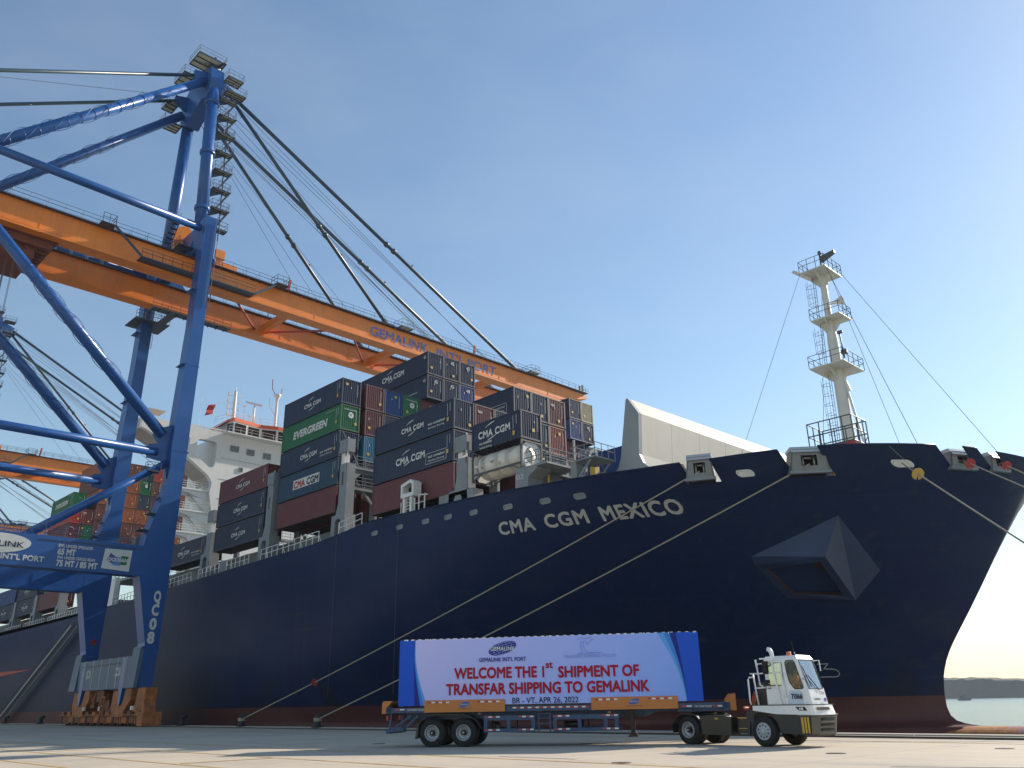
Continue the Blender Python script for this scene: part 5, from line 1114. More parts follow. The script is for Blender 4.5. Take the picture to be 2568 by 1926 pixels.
# stair tower beside the near mast
for i in range(8):
    z = 60.9+i*3.15; t = (z-60.2)/25.2; xm = -96.3-2*t
    pl = platform('mast_landing', xm-.45, xm+.6, 38.6, 41.0, z, crane, grid=2)
    g = MB(); y0, y1 = (39.3, 41.0)
    if i < 7:
        for dx in (.0, .6):
            g.beam((xm+dx, y0, z+.2), (xm+dx-.2, y1, z+3.3), .05, .22); g.beam((xm+dx, y0, z+1.15), (xm+dx-.2, y1, z+4.2), .04, .04)
        for k in range(11): tt = (k+.5)/11; g.box((xm+.0, y0+(y1-y0)*tt-.1, z+.25+3.05*tt), (xm+.6, y0+(y1-y0)*tt+.12, z+.29+3.05*tt))
        g.beam((xm-.3, 40.2, z-1.2), (xm-.3, 40.2, z+2.0), .12, .12)
    g.prism([(xm-.2, 38.2, z-1.4), (xm-.2, 38.2, z), (xm-.2, 40.2, z)], (.12, 0, 0)); g.build('mast_stair', M_CDK, pl)
# forestays and backstays
def stay(a, b, r, joints=(), nm='boom_stay'):
    a, b = Vector(a), Vector(b); g = MB(); g.tube(a, b, r, 10); d = b-a; u = d.normalized()
    for t in joints:
        c = a+d*t; g.tube(c-u*1.1, c-u*.5, r*1.5, 8); g.tube(c+u*.5, c+u*1.1, r*1.5, 8); g.tube(c+u*5-Vector((0,0,r)), c+u*5+Vector((0, 0, .75)), .16, 6)
    g.beam(b-u*1.6, b+u*.2, .3, .7); return g.build(nm, M_STAY, crane)
stay((-99.2, 41.0, 85.2), (GN, 97.3, 56.0), .29, (.5,)); stay((-99.0, 40.6, 84.6), (GN, 69.0, 56.0), .27, (.56,))
stay((-105.2, 41.0, 84.3), (GF, 100.3, 56.0), .29, (.48,)); stay((-105.0, 40.6, 83.8), (GF, 70.9, 56.0), .27, (.5,))
for y in (69.0, 97.3):
    g = MB(); g.prism([(GN-.25, y-1.6, GZ1), (GN-.25, y+1.4, GZ1), (GN-.25, y+.6, GZ1+1.0), (GN-.25, y-.5, GZ1+1.0)], (.5, 0, 0)); g.build('stay_anchor', M_CBLUE, crane)
    platform('boom_landing', GN-.6, GN+1.6, y+1.2, y+3.4, GZ1+.5, crane, grid=2)
stay((-99.2, 35.2, 85.8), (GN, -16, 56.0), .24, nm='back_stay'); stay((-105.2, 35.2, 85.0), (GF, -16, 56.0), .24, nm='back_stay')
for a, b in (((-98.9, 36.6, 85.4), (XA-.9, LAND, 54.2)), ((-105.6, 36.4, 83.2), (XB-.9, LAND, 54.2))):
    g = MB(); g.tube(a, b, .62, 20); p = g.build('back_strut', M_CBLUE, crane); strake(a, b, .62, .26, .78, 2.0, p)
# ropes
class RopeSet:
    def tube(s_, a, b, r, n): q_ = MB(); q_.tube(a, b, r, n); q_.build('hoist_rope', mat('wire_rope_grey', (.10, .11, .12), .6), crane)
g = RopeSet()
for i in range(3):
    g.tube((-99.8-i*.35, 39, 86.2-i*.9), (GN-2-i*.4, 93+i*1.5, 56.2), .04, 4); g.tube((-104.0-i*.3, 39, 85.2-i*1.0), (GF+2-i*.4, 90+i*2, 56.2), .04, 4)
for i in range(4): g.tube((-100.5-i*.9, 39, 84.0-i*.5), (GN-3-i*1.2, 84+i*1.5, 56), .038, 4)
for y in (62, 66, 73): g.tube((-103, 38.4, 81), (GF+1.5, y, 56), .035, 4)
g.tube((-105.6, 35, 86), (GF, -14, 66), .03, 4)
# trolley with its underframe and the falls that hang from it
g = MB(); g.k = 0; g.box((GF+.9, 10, 51.6), (GN-.6, 21.5, 52.5)); g.box((GF+1.6, 12, 50.3), (GN-1.4, 20.0, 51.6)); g.box((GN-1.3, 9, 52.5), (GN-.3, 22, 53.1)); g.box((GF+.4, 9, 52.5), (GF+1.2, 22, 53.1))
for i in range(12): y = 10.4+i*.95; g.box((GF+1.6, y, 51.2+(i % 3)*.15), (GN-1.2, y+.22, 52.7))
for i in range(8): x = GF+2+i*.85; g.box((x, 10, 51.3), (x+.15, 21.2, 52.0))
trl = g.build('trolley', M_ORDK, crane)
g = MB(); g.box((GF+3, 7.5, 48.2), (GF+6.4, 10.4, 51.0)); g.box((GF+2.6, 7.3, 47.9), (GF+6.6, 10.6, 48.2)); g.build('operator_cabin', M_ORDK, trl)
g = MB(); g.box((GF+3.1, 10.4, 48.4), (GF+6.3, 10.5, 50.4)); g.build('cabin_window', M_GLASS, trl)
for x in (-105.2, -104.6, -100.4, -99.8):
    for y in (12.4, 13.2, 17.6, 18.4): g = MB(); g.tube((x, y, 51.3), (x, y, 24), .025, 4); g.build('hoist_fall', MATS['wire_rope_grey'], trl)
# small hanging basket on the near leg, portal-top clutter
g = MB(); g.box((XA-1.0, 34.1, 26.5), (XA-.1, 35.5, 26.7)); g.rail([(XA-1, 34.1, 26.7), (XA-.1, 34.1, 26.7), (XA-.1, 35.5, 26.7)], .9, .6, .03); g.tube((XA-.5, 34.6, 26.5), (XA-.5, 34.6, 24.5), .12, 6); g.build('service_basket', M_CDK, crane)
g = MB(); g.beam((XA-4, 34.4, 18.3), (XA-5.6, 35.4, 20.2), .12, .12); g.box((XA-3.2, 34.6, 18.2), (XA-2.2, 35.4, 19.5)); g.beam((XB-1, 33.5, 18.2), (XA-2, 33.5, 18.2), .15, .3); g.rail([(XB-.5, 33.5, 18.2), (XA-2, 33.5, 18.2)], 1.1, 1.2, .035); g.build('portal_clutter', M_GREY, crane)
g = MB(); g.beam((XA-2.6, 34.8, 18.4), (XA-2.9, 34.6, 19.9), .25, .3); g.build('life_ring_post', M_LIME, crane)
g = MB(); g.box((XB+.02, 33.4, 17.4), (XA-1.91, 34.2, 18.2)); g.build('portal_cross_tie', M_CBLUE, crane)
# two more cranes of the same kind further along the quay
skip = set(SIGNS)
def copy_crane(dx, label):
    c = crane.copy(); COL.objects.link(c); c.location.x += dx; c['label'] = label
    for ch in crane.children:
        if ch in skip: continue
        copy_tree(ch, c)
copy_crane(-110, 'second crane along the quay, its stair tower and stays at the left edge')
copy_crane(-196, 'farthest crane, its orange boom showing low at the left edge')
ORG = Vector((0, 0, 0))

# ================================================================ TRUCK TRAILER, ITS CONTAINER AND BANNER
TA = R(36.19); TO = (-29.64, 22.18, 0)
Z3 = (0,0,0)
trl = empty('container_trailer', TO, TA, label='blue two-axle container trailer with orange corner guides behind the white tractor', cat='trailer')
def bt(g, n, m, par=None): return g.build(n, m, par or trl, org=Z3)
# chassis
g = MB()
for y in (.75, 1.55): g.box((.1, y, 1.02), (9.9, y+.14, 1.42)); g.box((9.9, y, 1.2), (13.05, y+.14, 1.42)); g.prism([(9.3, y, 1.02), (9.9, y, 1.02), (10.4, y, 1.2), (9.9, y, 1.2)], (0, .14, 0))
for x in (-.45, 1.0, 3.4, 5.7, 7.8, 10, 12.0, 12.9): g.box((x, .04, 1.27), (x+.14, 2.4, 1.41))
g.box((-.5, 0, 1.30), (13.15, .1, 1.49)); g.box((-.5, 2.34, 1.30), (13.15, 2.44, 1.49)); g.box((-.55, 0, 1.28), (-.3, 2.44, 1.52)); g.box((12.95, .0, 1.2), (13.2, 2.44, 1.5)); g.box((11.2, .2, 1.18), (13.1, 2.2, 1.28))
bt(g, 'chassis', M_TRBLUE)
g = MB(); g.box((4.45, -.01, 1.5), (7.85, .06, 1.56)); g.box((1.2, .0, 1.49), (4.4, .1, 1.54)); bt(g, 'twistlock_rail', M_BPL)
# reflective tape pieces
def tape(x0, x1, z, n, par=trl, y=-.012, start=0, h=.055):
    w0 = (x1-x0)/n
    for i in range(n):
        q_ = MB(); q_.box((x0+i*w0, y, z), (x0+(i+1)*w0-.01, y+.006, z+h)); q_.build('reflector', M_REFR if (i+start) % 2 == 0 else M_REFW, par, org=Z3)
tape(-.15, .25, 1.40, 2); tape(4.72, 7.8, 1.40, 20, start=1); tape(11.35, 11.75, 1.35, 2); tape(12.55, 12.9, 1.34, 2)
text('lettering', 'TAN THANH TRAILER', (.35, -.015, 1.375), (1,0,0), (0,0,1), .11, M_REFW, trl, fit=.72, org=Z3, bold=.01); text('lettering', 'TAN THANH TRAILER', (11.85, -.015, 1.33), (1,0,0), (0,0,1), .11, M_REFW, trl, fit=.65, org=Z3, bold=.01)
# orange side guides with print
for x0, x1 in ((1.1, 4.42), (7.87, 11.23)):
    g = MB(); g.prism([(x0, -.02, 1.30), (x1, -.02, 1.30), (x1, -.02, 1.74), (x1-.02, -.02, 1.76), (x0, -.02, 1.76)], (0, -.07, 0))
    gd = bt(g, 'side_guide', M_TRORG)
    tape(x0+.15, x0+1.05, 1.645, 6, gd, y=-.1, h=.06); tape(x1-1.15, x1-.2, 1.645, 6, gd, y=-.1, h=.06)
    xc = (x0+x1)/2; g = MB(); g.add([(xc+.21*math.cos(t)*math.cos(.25)-.10*math.sin(t)*math.sin(.25)*1, -.094, 1.58+.21*math.cos(t)*math.sin(.25)+.10*math.sin(t)) for t in [2*math.pi*i/24 for i in range(24)]], [list(range(24))]); g.build('logo_oval', mat('logo_blue', (.05, .10, .36), .4), gd, org=Z3)
    text('lettering', 'GEMALINK', (xc-.17, -.098, 1.56), (1,0,0), (0,0,1), .07, M_REFW, gd, fit=.34, org=Z3, bold=.01); text('lettering', "GEMALINK INT'L PORT", (xc-.31, -.096, 1.40), (1,0,0), (0,0,1), .055, mat('print_brown', (.16, .05, .03), .6), gd, fit=.62, org=Z3)
    g = MB(); g.prism([(x0, 2.46, 1.30), (x1, 2.46, 1.30), (x1, 2.46, 1.76), (x0, 2.46, 1.76)], (0, .07, 0)); bt(g, 'side_guide', M_TRORG)
g = MB(); g.prism([(-.72, 0, 1.28), (-.52, 0, 1.28), (-.52, 0, 1.50), (-.28, 0, 1.76), (-.66, 0, 1.76), (-.72, 0, 1.66)], (0, 2.44, 0)); bt(g, 'rear_guide', M_TRORG)
g = MB(); g.prism([(13.22, -.05, 1.2), (13.42, -.05, 1.2), (13.42, -.05, 1.82), (13.3, -.05, 1.8), (13.14, -.05, 1.6), (13.22, -.05, 1.55)], (0, .18, 0)); bt(g, 'front_guide', M_TRORG); g = MB(); g.prism([(13.22, 2.3, 1.2), (13.42, 2.3, 1.2), (13.42, 2.3, 1.82), (13.3, 2.3, 1.8), (13.14, 2.3, 1.6)], (0, .18, 0)); bt(g, 'front_guide', M_TRORG)
# rear bumper
g = MB(); g.box((-.55, .1, .52), (-.35, 2.34, .66))
for y in (.3, 1.9): g.beam((-.45, y, .6), (-.4, y, 1.28), .09, .09); g.beam((-.4, y, .62), (.45, y, 1.2), .12, .08); g.beam((.2, y, .72), (.75, y, 1.2), .1, .08)
g.beam((-.5, .1, .6), (.2, .1, .70), .08, .12); bt(g, 'rear_bumper', M_TRBLUE)
g = MB(); g.box((-.58, .2, 1.02), (-.5, .55, 1.2)); g.box((-.58, 1.9, 1.02), (-.5, 2.25, 1.2)); bt(g, 'tail_lamp', M_REFR)
# wheels
def wheel(par, x, y, r=.53, w_=.27, face=-1, rim=M_SILV, name='wheel', dual=True, front=False):
    t = empty(name, (x, y, r)); t.parent = par
    g = MB(); s = face
    pr = [(r*.56, -.5), (r*.60, -.52), (r*.80, -.55), (r*.93, -.5), (r*.985, -.38), (r, -.30), (r, -.05)]
    pr = [(a, b*w_) for a, b in pr]; full = pr+[(a, -b) for a, b in pr[::-1]]
    g.lathe([(a, s*-b) for a, b in full], (0, 0, 0), 'y', 40)
    if dual: g.lathe([(a, -b*s-s*.33) for a, b in full], (0, 0, 0), 'y', 40)
    for k in range(40):
        a = 2*math.pi*k/40
        for q_ in (-.22, .08): g.add([((r+.012)*math.cos(a+d), s*-(q_+e)*w_, (r+.012)*math.sin(a+d)) for d, e in ((-.05, -.1), (.05, -.1), (.05, .14), (-.05, .14))]+[((r-.004)*math.cos(a+d), s*-(q_+e)*w_, (r-.004)*math.sin(a+d)) for d, e in ((-.05, -.1), (.05, -.1), (.05, .14), (-.05, .14))], [(0,1,2,3), (0,4,5,1), (1,5,6,2), (2,6,7,3), (3,7,4,0)])
    g.build('tyre', M_BLK, t, org=Z3)
    o = s*w_*.5; g = MB(); depth = -.13*s if not front else .02*s
    g.lathe([(r*.57, o*1.0), (r*.575, o+s*.015), (r*.53, o+s*.018), (r*.50, o-s*.02), (r*.47, o-s*.10) if not front else (r*.48, o-s*.03), (r*.40, o+depth*.9), (r*.20, o+depth)], (0, 0, 0), 'y', 36); rm = g.build('rim', rim, t, org=Z3)
    g = MB()
    if not front:
        g.lathe([(r*.20, o+depth), (r*.19, o+depth+s*.12), (r*.10, o+depth+s*.15), (.001, o+depth+s*.15)], (0, 0, 0), 'y', 18)
        for k in range(10): a = 2*math.pi*k/10; c = (r*.27*math.cos(a), o+depth, r*.27*math.sin(a)); g.tube(c, (c[0], c[1]+s*.04, c[2]), .017, 6)
        g.build('hub', M_BPL, rm, org=Z3)
        g = MB(); g.tube((0, o+depth+s*.15, 0), (0, o+depth+s*.165, 0), .035, 12); g.build('hub_cap', M_SILV, rm, org=Z3)
    else:
        g.lathe([(r*.20, o+depth), (r*.19, o+depth+s*.05), (r*.08, o+depth+s*.07), (.001, o+depth+s*.07)], (0, 0, 0), 'y', 18)
        for k in range(10): a = 2*math.pi*k/10; c = (r*.27*math.cos(a), o+depth, r*.27*math.sin(a)); g.tube(c, (c[0], c[1]+s*.03, c[2]), .018, 6)
        g.build('hub', rim, rm, org=Z3)
        g = MB()
        for k in range(10): a = 2*math.pi*(k+.5)/10; c = (r*.40*math.cos(a), o+depth*.9+s*.004, r*.40*math.sin(a)); g.tube(c, (c[0], c[1]+s*.002, c[2]), .03, 8)
        g.build('hand_hole', M_DARK, rm, org=Z3)
    return t
for x in (1.40, 2.70):
    wheel(trl, x, .17, .53); wheel(trl, x, 2.27, .53, face=1)
    g = MB(); g.tube((x, .3, .53), (x, 2.1, .53), .07, 8); bt(g, 'axle', M_BPL)
g = MB(); arc_ = [(.72, .35), (.76, .62), (.84, .85), (.98, 1.03), (1.2, 1.17), (1.5, 1.225), (2.6, 1.225), (2.95, 1.17), (3.2, 1.02), (3.36, .82), (3.44, .68)]
for (a, b) in zip(arc_, arc_[1:]): g.add([(a[0], -.02, a[1]), (b[0], -.02, b[1]), (b[0], .62, b[1]), (a[0], .62, a[1]), (a[0]+.0, -.02, a[1]-.035), (b[0], -.02, b[1]-.035), (b[0], .62, b[1]-.03), (a[0], .62, a[1]-.03)], [(0,1,2,3), (7,6,5,4), (0,4,5,1)])
bt(g, 'mudguard', mat('mudguard_black_plastic', (.03, .03, .028), .4)); g = MB(); g.prism([(.72, 0, .36), (.79, 0, .36), (.86, 0, .9), (.78, 0, .85)], (0, .6, 0)); bt(g, 'mud_flap', mat('mud_flap_grey', (.09, .09, .08), .5))
# side guards with their openings, as framed pieces
for x0, x1, cuts in ((3.54, 5.6, (.16, .42, .98, 1.18, 1.86)), (6.33, 8.93, ())):
    for z0, z1, nm in ((.97, 1.14, 'guard_rail'), (.53, .66, 'guard_rail')):
        g = MB(); g.box((x0, -.005, z0), (x1, .05, z1)); gr = bt(g, nm, M_TRBLUE)
        n = 4
        tape(x0+.04, x0+.66, z1-.07, 4, gr, y=-.012); tape(x1-.66, x1-.04, z1-.07, 4, gr, y=-.012)
    ps = (0, .98, 2.06-.12) if not cuts else (0, .95, 1.94)
    for dx in ((0, .93, 1.92) if x0 < 4 else (0, .97, 2.0, 2.42)):
        g = MB(); g.box((x0+dx, 0, .66), (x0+dx+.14, .045, .97)); bt(g, 'guard_post', M_TRBLUE)
    for dx in ((.35, 1.35) if x0 < 4 else (.45, 1.4)): g = MB(); g.beam((x0+dx, .1, .6), (x0+dx-.08, .5, 1.15), .05, .05); bt(g, 'guard_stay', M_BPL)
    g = MB(); g.box((x0, 2.39, .97), (x1, 2.44, 1.14)); g.box((x0, 2.39, .53), (x1, 2.44, .66)); bt(g, 'guard_rail', M_TRBLUE)
g = MB()
for x in (5.74, 6.2): g.beam((x, .1, .5), (x, .1, 1.2), .04, .06)
for z in (.6, .82, 1.0, 1.18): g.box((5.74, .05, z), (6.22, .2, z+.03))
bt(g, 'step_ladder', M_TRBLUE)
g = MB()
g.tube((3.75, .6, .75), (3.75, 1.9, .75), .14, 12); g.tube((6.7, .6, .78), (7.5, .6, .78), .13, 12); bt(g, 'air_tank', M_BPL)
for y in (.45, 1.85):
    g = MB(); g.box((9.3, y, .6), (9.48, y+.16, 1.3)); g.box((9.33, y+.03, .34), (9.45, y+.13, .6)); g.prism([(9.2, y-.02, .29), (9.6, y-.02, .29), (9.48, y-.02, .4), (9.3, y-.02, .4)], (0, .2, 0)); g.beam((9.4, y+.08, .75), (9.0, y+.08, 1.25), .06, .06); bt(g, 'landing_leg', M_BROWN)
g = MB(); g.box((8.5, .02, 1.18), (8.62, .04, 1.23)); g.box((3.3, .02, 1.21), (3.42, .04, 1.25)); bt(g, 'side_marker', M_TRORG)

# container on the trailer and the printed banner hung over its side
bx = empty('shipping_container', (TO[0], TO[1], 1.54), TA, label='container on the trailer, its whole near side covered by a printed welcome banner', cat='container')
for i, p in enumerate(box_meshes(L40, 2.585)):
    c = p.copy(); COL.objects.link(c); c.parent = bx
    if i == 0: paint_obj(c, MATS['container_slate'])
    if i == 1: paint_obj(c, M_FRM['beige'])
# lashing loops along the top edge
for i in range(40): g = MB(); g.box((.15+i*.305, -.03, 2.57), (.27+i*.305, .05, 2.615)); g.build('roof_lashing', M_REFW, bx, org=Z3)
ban = empty('welcome_banner', (TO[0], TO[1], 1.54), TA, label='large printed cloth banner with red welcome lettering on a pale blue ground', cat='banner')
def cloth_mat(name, c1, c2=None):
    m = bpy.data.materials.new(name); m.use_nodes = True; t = m.node_tree; b = t.nodes['Principled BSDF']; b.inputs['Roughness'].default_value = .6; b.inputs['Specular IOR Level'].default_value = .25
    tc = t.nodes.new('ShaderNodeTexCoord')
    if c2:
        sp_ = t.nodes.new('ShaderNodeSeparateXYZ'); t.links.new(tc.outputs['Object'], sp_.inputs[0]); mr = t.nodes.new('ShaderNodeMapRange'); mr.inputs['From Max'].default_value = 12.2
        t.links.new(sp_.outputs[0], mr.inputs[0]); mx = t.nodes.new('ShaderNodeMixRGB'); mx.inputs[1].default_value = (*c1, 1); mx.inputs[2].default_value = (*c2, 1); t.links.new(mr.outputs[0], mx.inputs[0]); t.links.new(mx.outputs[0], b.inputs['Base Color'])
    else: b.inputs['Base Color'].default_value = (*c1, 1)
    return m
BPALE = cloth_mat('banner_pale_print', (.62, .60, 1.0), (.26, .44, 1.0)); BBLUE = cloth_mat('banner_blue_print', (.015, .10, .62)); BNAVY = cloth_mat('banner_navy_print', (.015, .03, .25)); BSKY = cloth_mat('banner_sky_print', (.05, .25, .72)); BSKY2 = cloth_mat('banner_light_sky_print', (.12, .38, .85))
BRED = cloth_mat('banner_red_ink', (.42, .006, .03)); BINK = cloth_mat('banner_navy_ink', (.03, .045, .27)); BBLK = cloth_mat('banner_black_ink', (.01, .01, .03)); BGHOST = cloth_mat('banner_faint_ink', (.33, .42, .86))
def sag(x, z):
    return -.035-.012*math.sin(x*2.1+1)*math.sin(z*1.7)-.010*math.sin(x*5.3+z*3)*(1-z/2.6)-.03*max(0, .35-z)/.35*(.5+.5*math.sin(x*3.3))
g = MB(); nz_ = 40; NM = 150
def edges_l(z): q_ = max(0, 2.0-z)/2; return [-.02, .60+.06*q_, .62+.30*(max(0, 1.9-z)/1.9)**1.4, .65+.42*(max(0, 1.95-z)/1.95)**1.5, .66+.55*(max(0, 2.1-z)/2.1)**1.6]
def edges_r(z): t = z/2.57; return [-.02, .58+.26*t**1.4, .60+.50*t**1.6, .63+.70*t**1.7, .66+.92*t**1.8]
for j in range(nz_+1):
    z = .02+2.57*j/nz_; L_ = edges_l(z); R_ = [12.2-e for e in edges_r(z)][::-1]
    xs = L_+[L_[-1]+(R_[0]-L_[-1])*k/NM for k in range(1, NM)]+R_
    g.v += [(x, sag(x, z), z) for x in xs]
nc_ = NM+8
for j in range(nz_):
    for i in range(nc_):
        a = j*(nc_+1)+i; g.f.append([a, a+1, a+nc_+2, a+nc_+1]); g.sm.append(True)
        g.m.append((1, 2, 3, 4)[i] if i < 4 else (1, 2, 3, 4)[nc_-1-i] if i >= nc_-4 else 0)
cl = g.build('banner_cloth', [BPALE, BBLUE, BNAVY, BSKY, BSKY2], ban, org=Z3)
def btext(txt, x0, wd, z0, h, m, bold=0, shear=0, nm='banner_lettering'):
    me = text_mesh(txt, 1, bold=bold, shear=shear).copy(); xs = [v.co.x for v in me.vertices]; ys = [v.co.y for v in me.vertices]; a, b, d = min(xs), max(xs), max(ys)
    bm = bmesh.new(); bm.from_mesh(me); bmesh.ops.triangulate(bm, faces=bm.faces); bm.to_mesh(me); bm.free()
    for v in me.vertices: x = x0+(v.co.x-a)/(b-a)*wd; z = z0+v.co.y/d*h; v.co = Vector((x, sag(x, z)-.014-v.co.z, z))
    me.materials.append(m); ob = bpy.data.objects.new(nm, me); COL.objects.link(ob); ob.parent = ban; return ob
btext('WELCOME THE 1', 2.32, 3.72, 1.03, .42, BRED, bold=.07); btext('st', 6.1, .30, 1.36, .22, BRED, bold=.06); btext('SHIPMENT OF', 6.6, 3.22, 1.0, .42, BRED, bold=.07)
btext('TRANSFAR SHIPPING TO GEMALINK', 1.98, 8.2, .42, .42, BRED, bold=.07)
btext('BR - VT, APR 26, 2022', 4.72, 2.65, .05, .215, BBLK, bold=.015)
btext("GEMALINK INT'L PORT", 3.36, 1.95, 1.66, .16, BINK, bold=.03)
g = MB(); el = []
for t in [2*math.pi*i/40 for i in range(40)]:
    a, b, r_ = .60*math.cos(t), .245*math.sin(t), .28; x, z = 4.34+a*math.cos(r_)-b*math.sin(r_)*.9, 2.17+a*math.sin(r_)*.95+b*math.cos(r_); el.append((x, sag(x, z)-.012, z))
g.add(el, [list(range(40))]); g.build('globe_logo', BINK, ban, org=Z3)
g = MB()
def ep(a, b): r_ = .28; return (4.34+a*math.cos(r_)-b*math.sin(r_)*.9, 2.17+a*math.sin(r_)*.95+b*math.cos(r_))
for k in (-.66, -.33, 0, .33, .66):
    pts_ = [ep(.60*k*math.cos(t)*1.0+.05*math.sin(t), .245*math.sin(t)) for t in [-math.pi/2+math.pi*i/10 for i in range(11)]]; g.path([(x, sag(x, z)-.017, z) for x, z in pts_], .006, 3)
    hh = .245*k; ww = .60*math.sqrt(max(0, 1-k*k)); pts_ = [ep(-ww+2*ww*i/8, hh+.03*math.sin(math.pi*i/8)) for i in range(9)]; g.path([(x, sag(x, z)-.017, z) for x, z in pts_], .006, 3)
g.build('globe_lines', BPALE, ban, org=Z3)
btext('GEMALINK', 3.84, 1.02, 2.08, .15, M_REFW, bold=.02)
btext('TRANSFAR SHIPPING PTE.LTD', 6.85, 2.1, 1.72, .12, BGHOST, bold=.01)
g = MB(); gp = [(7.42, 2.42), (7.6, 2.5), (7.75, 2.44), (7.95, 2.5), (8.05, 2.42), (7.95, 2.36), (7.8, 2.2), (7.78, 2.34), (7.66, 2.36), (7.64, 2.2), (7.72, 2.0), (7.86, 1.92), (8.4, 1.9), (7.4, 1.86), (7.62, 1.93), (7.55, 2.1), (7.56, 2.36)]
g.path([(x, sag(x, z)-.016, z) for x, z in gp], .012, 4); g.build('faint_bird_logo', BGHOST, ban, org=Z3)
for i in range(13): x = .3+i*.98; g = MB(); g.tube((x, -.05, 2.56), (x, .02, 2.6), .02, 6); g.build('banner_tie', M_REFW, ban, org=Z3)

# ================================================================ TERMINAL TRACTOR
QA = R(-4); QO = (-20.4, 29.06, 0)
tr = empty('terminal_tractor', QO, QA, label='white terminal tractor numbered T066 with a tall one-man cab and black bumper', cat='tractor')
def bq(g, n, m, par=None): return g.build(n, m, par or tr, org=Z3)
g = MB()
for y in (.62, 1.36): g.box((-.75, y, .62), (4.6, y+.12, .92))
for x in (-.7, .8, 2.0, 3.0): g.box((x, .74, .66), (x+.15, 1.36, .88))
g.box((-.5, .3, .98), (.7, 1.8, 1.04)); g.tube((0, 1.05, 1.02), (0, 1.05, 1.16), .5, 24); g.box((-.2, .74, .92), (.5, 1.36, 1.0)); bq(g, 'chassis', M_BPL)
for x, y, fc in ((0, .16, -1), (0, 1.94, 1)): wheel(tr, x, y, .52, .27, fc, name='wheel')
M_WGRIM = mat('white_rim_grey', (.50, .51, .52), .4, var=.12, scale=5)
for x, y, fc in ((3.4, .16, -1), (3.4, 1.94, 1)): wheel(tr, x, y, .51, .29, fc, rim=M_WGRIM, dual=False, front=True)
g = MB(); g.tube((0, .3, .52), (0, 1.8, .52), .1, 10); g.tube((3.4, .3, .5), (3.4, 1.8, .5), .07, 8); bq(g, 'axle', M_BPL)
ra = [(-.72, .42), (-.74, .74), (-.66, .86), (-.5, 1.04), (-.2, 1.12), (.25, 1.12), (.48, 1.02), (.66, .84)]
g = MB()
for a, b in zip(ra, ra[1:]): g.add([(a[0], -.0, a[1]), (b[0], -.0, b[1]), (b[0], .6, b[1]), (a[0], .6, a[1]), (a[0], 0, a[1]-.05), (b[0], 0, b[1]-.05)], [(0,1,2,3), (0,4,5,1)]); g.add([(a[0], 1.5, a[1]), (b[0], 1.5, b[1]), (b[0], 2.1, b[1]), (a[0], 2.1, a[1])], [(0,1,2,3)])
bq(g, 'rear_mudguard', M_BPL)
g = MB(); g.prism([(.68, .02, .36), (2.0, .02, .36), (2.05, .02, .98), (.60, .02, 1.02)], (0, .55, 0)); g.prism([(2.12, .25, .42), (2.9, .25, .42), (2.9, .25, .95), (2.12, .25, .95)], (0, .4, 0)); bq(g, 'fuel_tank', mat('tank_black_paint', (.014, .014, .015), .22))
g = MB(); g.box((1.32, .0, .90), (1.45, .015, .96)); g.box((2.2, .22, .93), (2.85, .25, .965)); g.box((2.2, .22, .58), (2.8, .25, .60)); g.box((2.6, .22, .72), (2.75, .25, .80)); bq(g, 'yellow_marking', M_YEL)
g = MB(); g.box((2.9, .02, .36), (3.05, .6, 1.2)); fa = [(2.78, .55), (2.82, .9), (2.95, 1.1), (3.15, 1.2), (3.6, 1.2), (3.85, 1.08), (4.05, .85)]
g.prism([(2.70, .03, .36), (2.80, .03, .36), (2.86, .03, .8), (2.98, .03, 1.0), (3.2, .03, 1.12), (3.6, .03, 1.12), (3.82, .03, 1.02), (4.0, .03, .78), (4.1, .03, .46), (4.85, .03, .42), (4.85, .03, 1.06), (4.05, .03, 1.06), (3.9, .03, 1.24), (2.95, .03, 1.26), (2.72, .03, 1.1)], (0, .1, 0))
g.box((4.1, .15, .45), (4.8, 1.95, 1.05)); g.box((2.72, .13, 1.15), (4.0, 2.0, 1.25)); bq(g, 'front_wing_panel', M_BPL)
# white lower body band
ob = [(3.05, 0), (4.86, 0), (5.12, .32), (5.18, .8), (5.16, 1.55), (5.0, 1.95), (4.8, 2.1), (3.05, 2.1)]
g = MB(); band = [(x, y, 1.05 if x > 4 else 1.17) for x, y in ob]; o0 = len(g.v)
nb = len(ob); lo = [(3.05, 0, 1.20), (3.9, 0, 1.20), (4.0, 0, 1.08), (5.36, 0, 1.05), (5.46, .10, 1.04), (5.52, .8, 1.04), (5.48, 1.35, 1.04), (5.25, 1.8, 1.05), (4.8, 2.12, 1.06), (3.05, 2.12, 1.2)]
hi = [(3.05, 0, 1.36), (3.9, 0, 1.36), (4.0, 0, 1.36), (5.36, 0, 1.36), (5.43, .10, 1.36), (5.45, .8, 1.36), (5.42, 1.2, 1.36), (5.2, 1.7, 1.36), (4.8, 2.12, 1.36), (3.05, 2.12, 1.36)]
n = len(lo); g.add(lo+hi, [(k, (k+1) % n, n+(k+1) % n, n+k) for k in range(n)]+[list(range(n))[::-1], [n+k for k in range(n)]]); body = bq(g, 'body_band', M_TWHITE)
g = MB(); g.box((3.0, -.01, 1.362), (5.36, 1.6, 1.39)); bq(g, 'body_seam', M_BPL, body)
g = MB(); g.prism([(4.80, -.012, 1.31), (5.16, -.012, 1.31), (5.25, -.012, 1.19), (4.93, -.012, 1.19)], (0, .01, 0)); hl = bq(g, 'headlight_housing', M_DARK, body)
g = MB(); g.tube((5.07, -.01, 1.25), (5.07, -.025, 1.25), .045, 14); g.box((4.95, -.022, 1.215), (5.01, -.014, 1.285)); g.build('headlight', mat('lamp_glass', (.75, .73, .66), .15), hl, org=Z3)
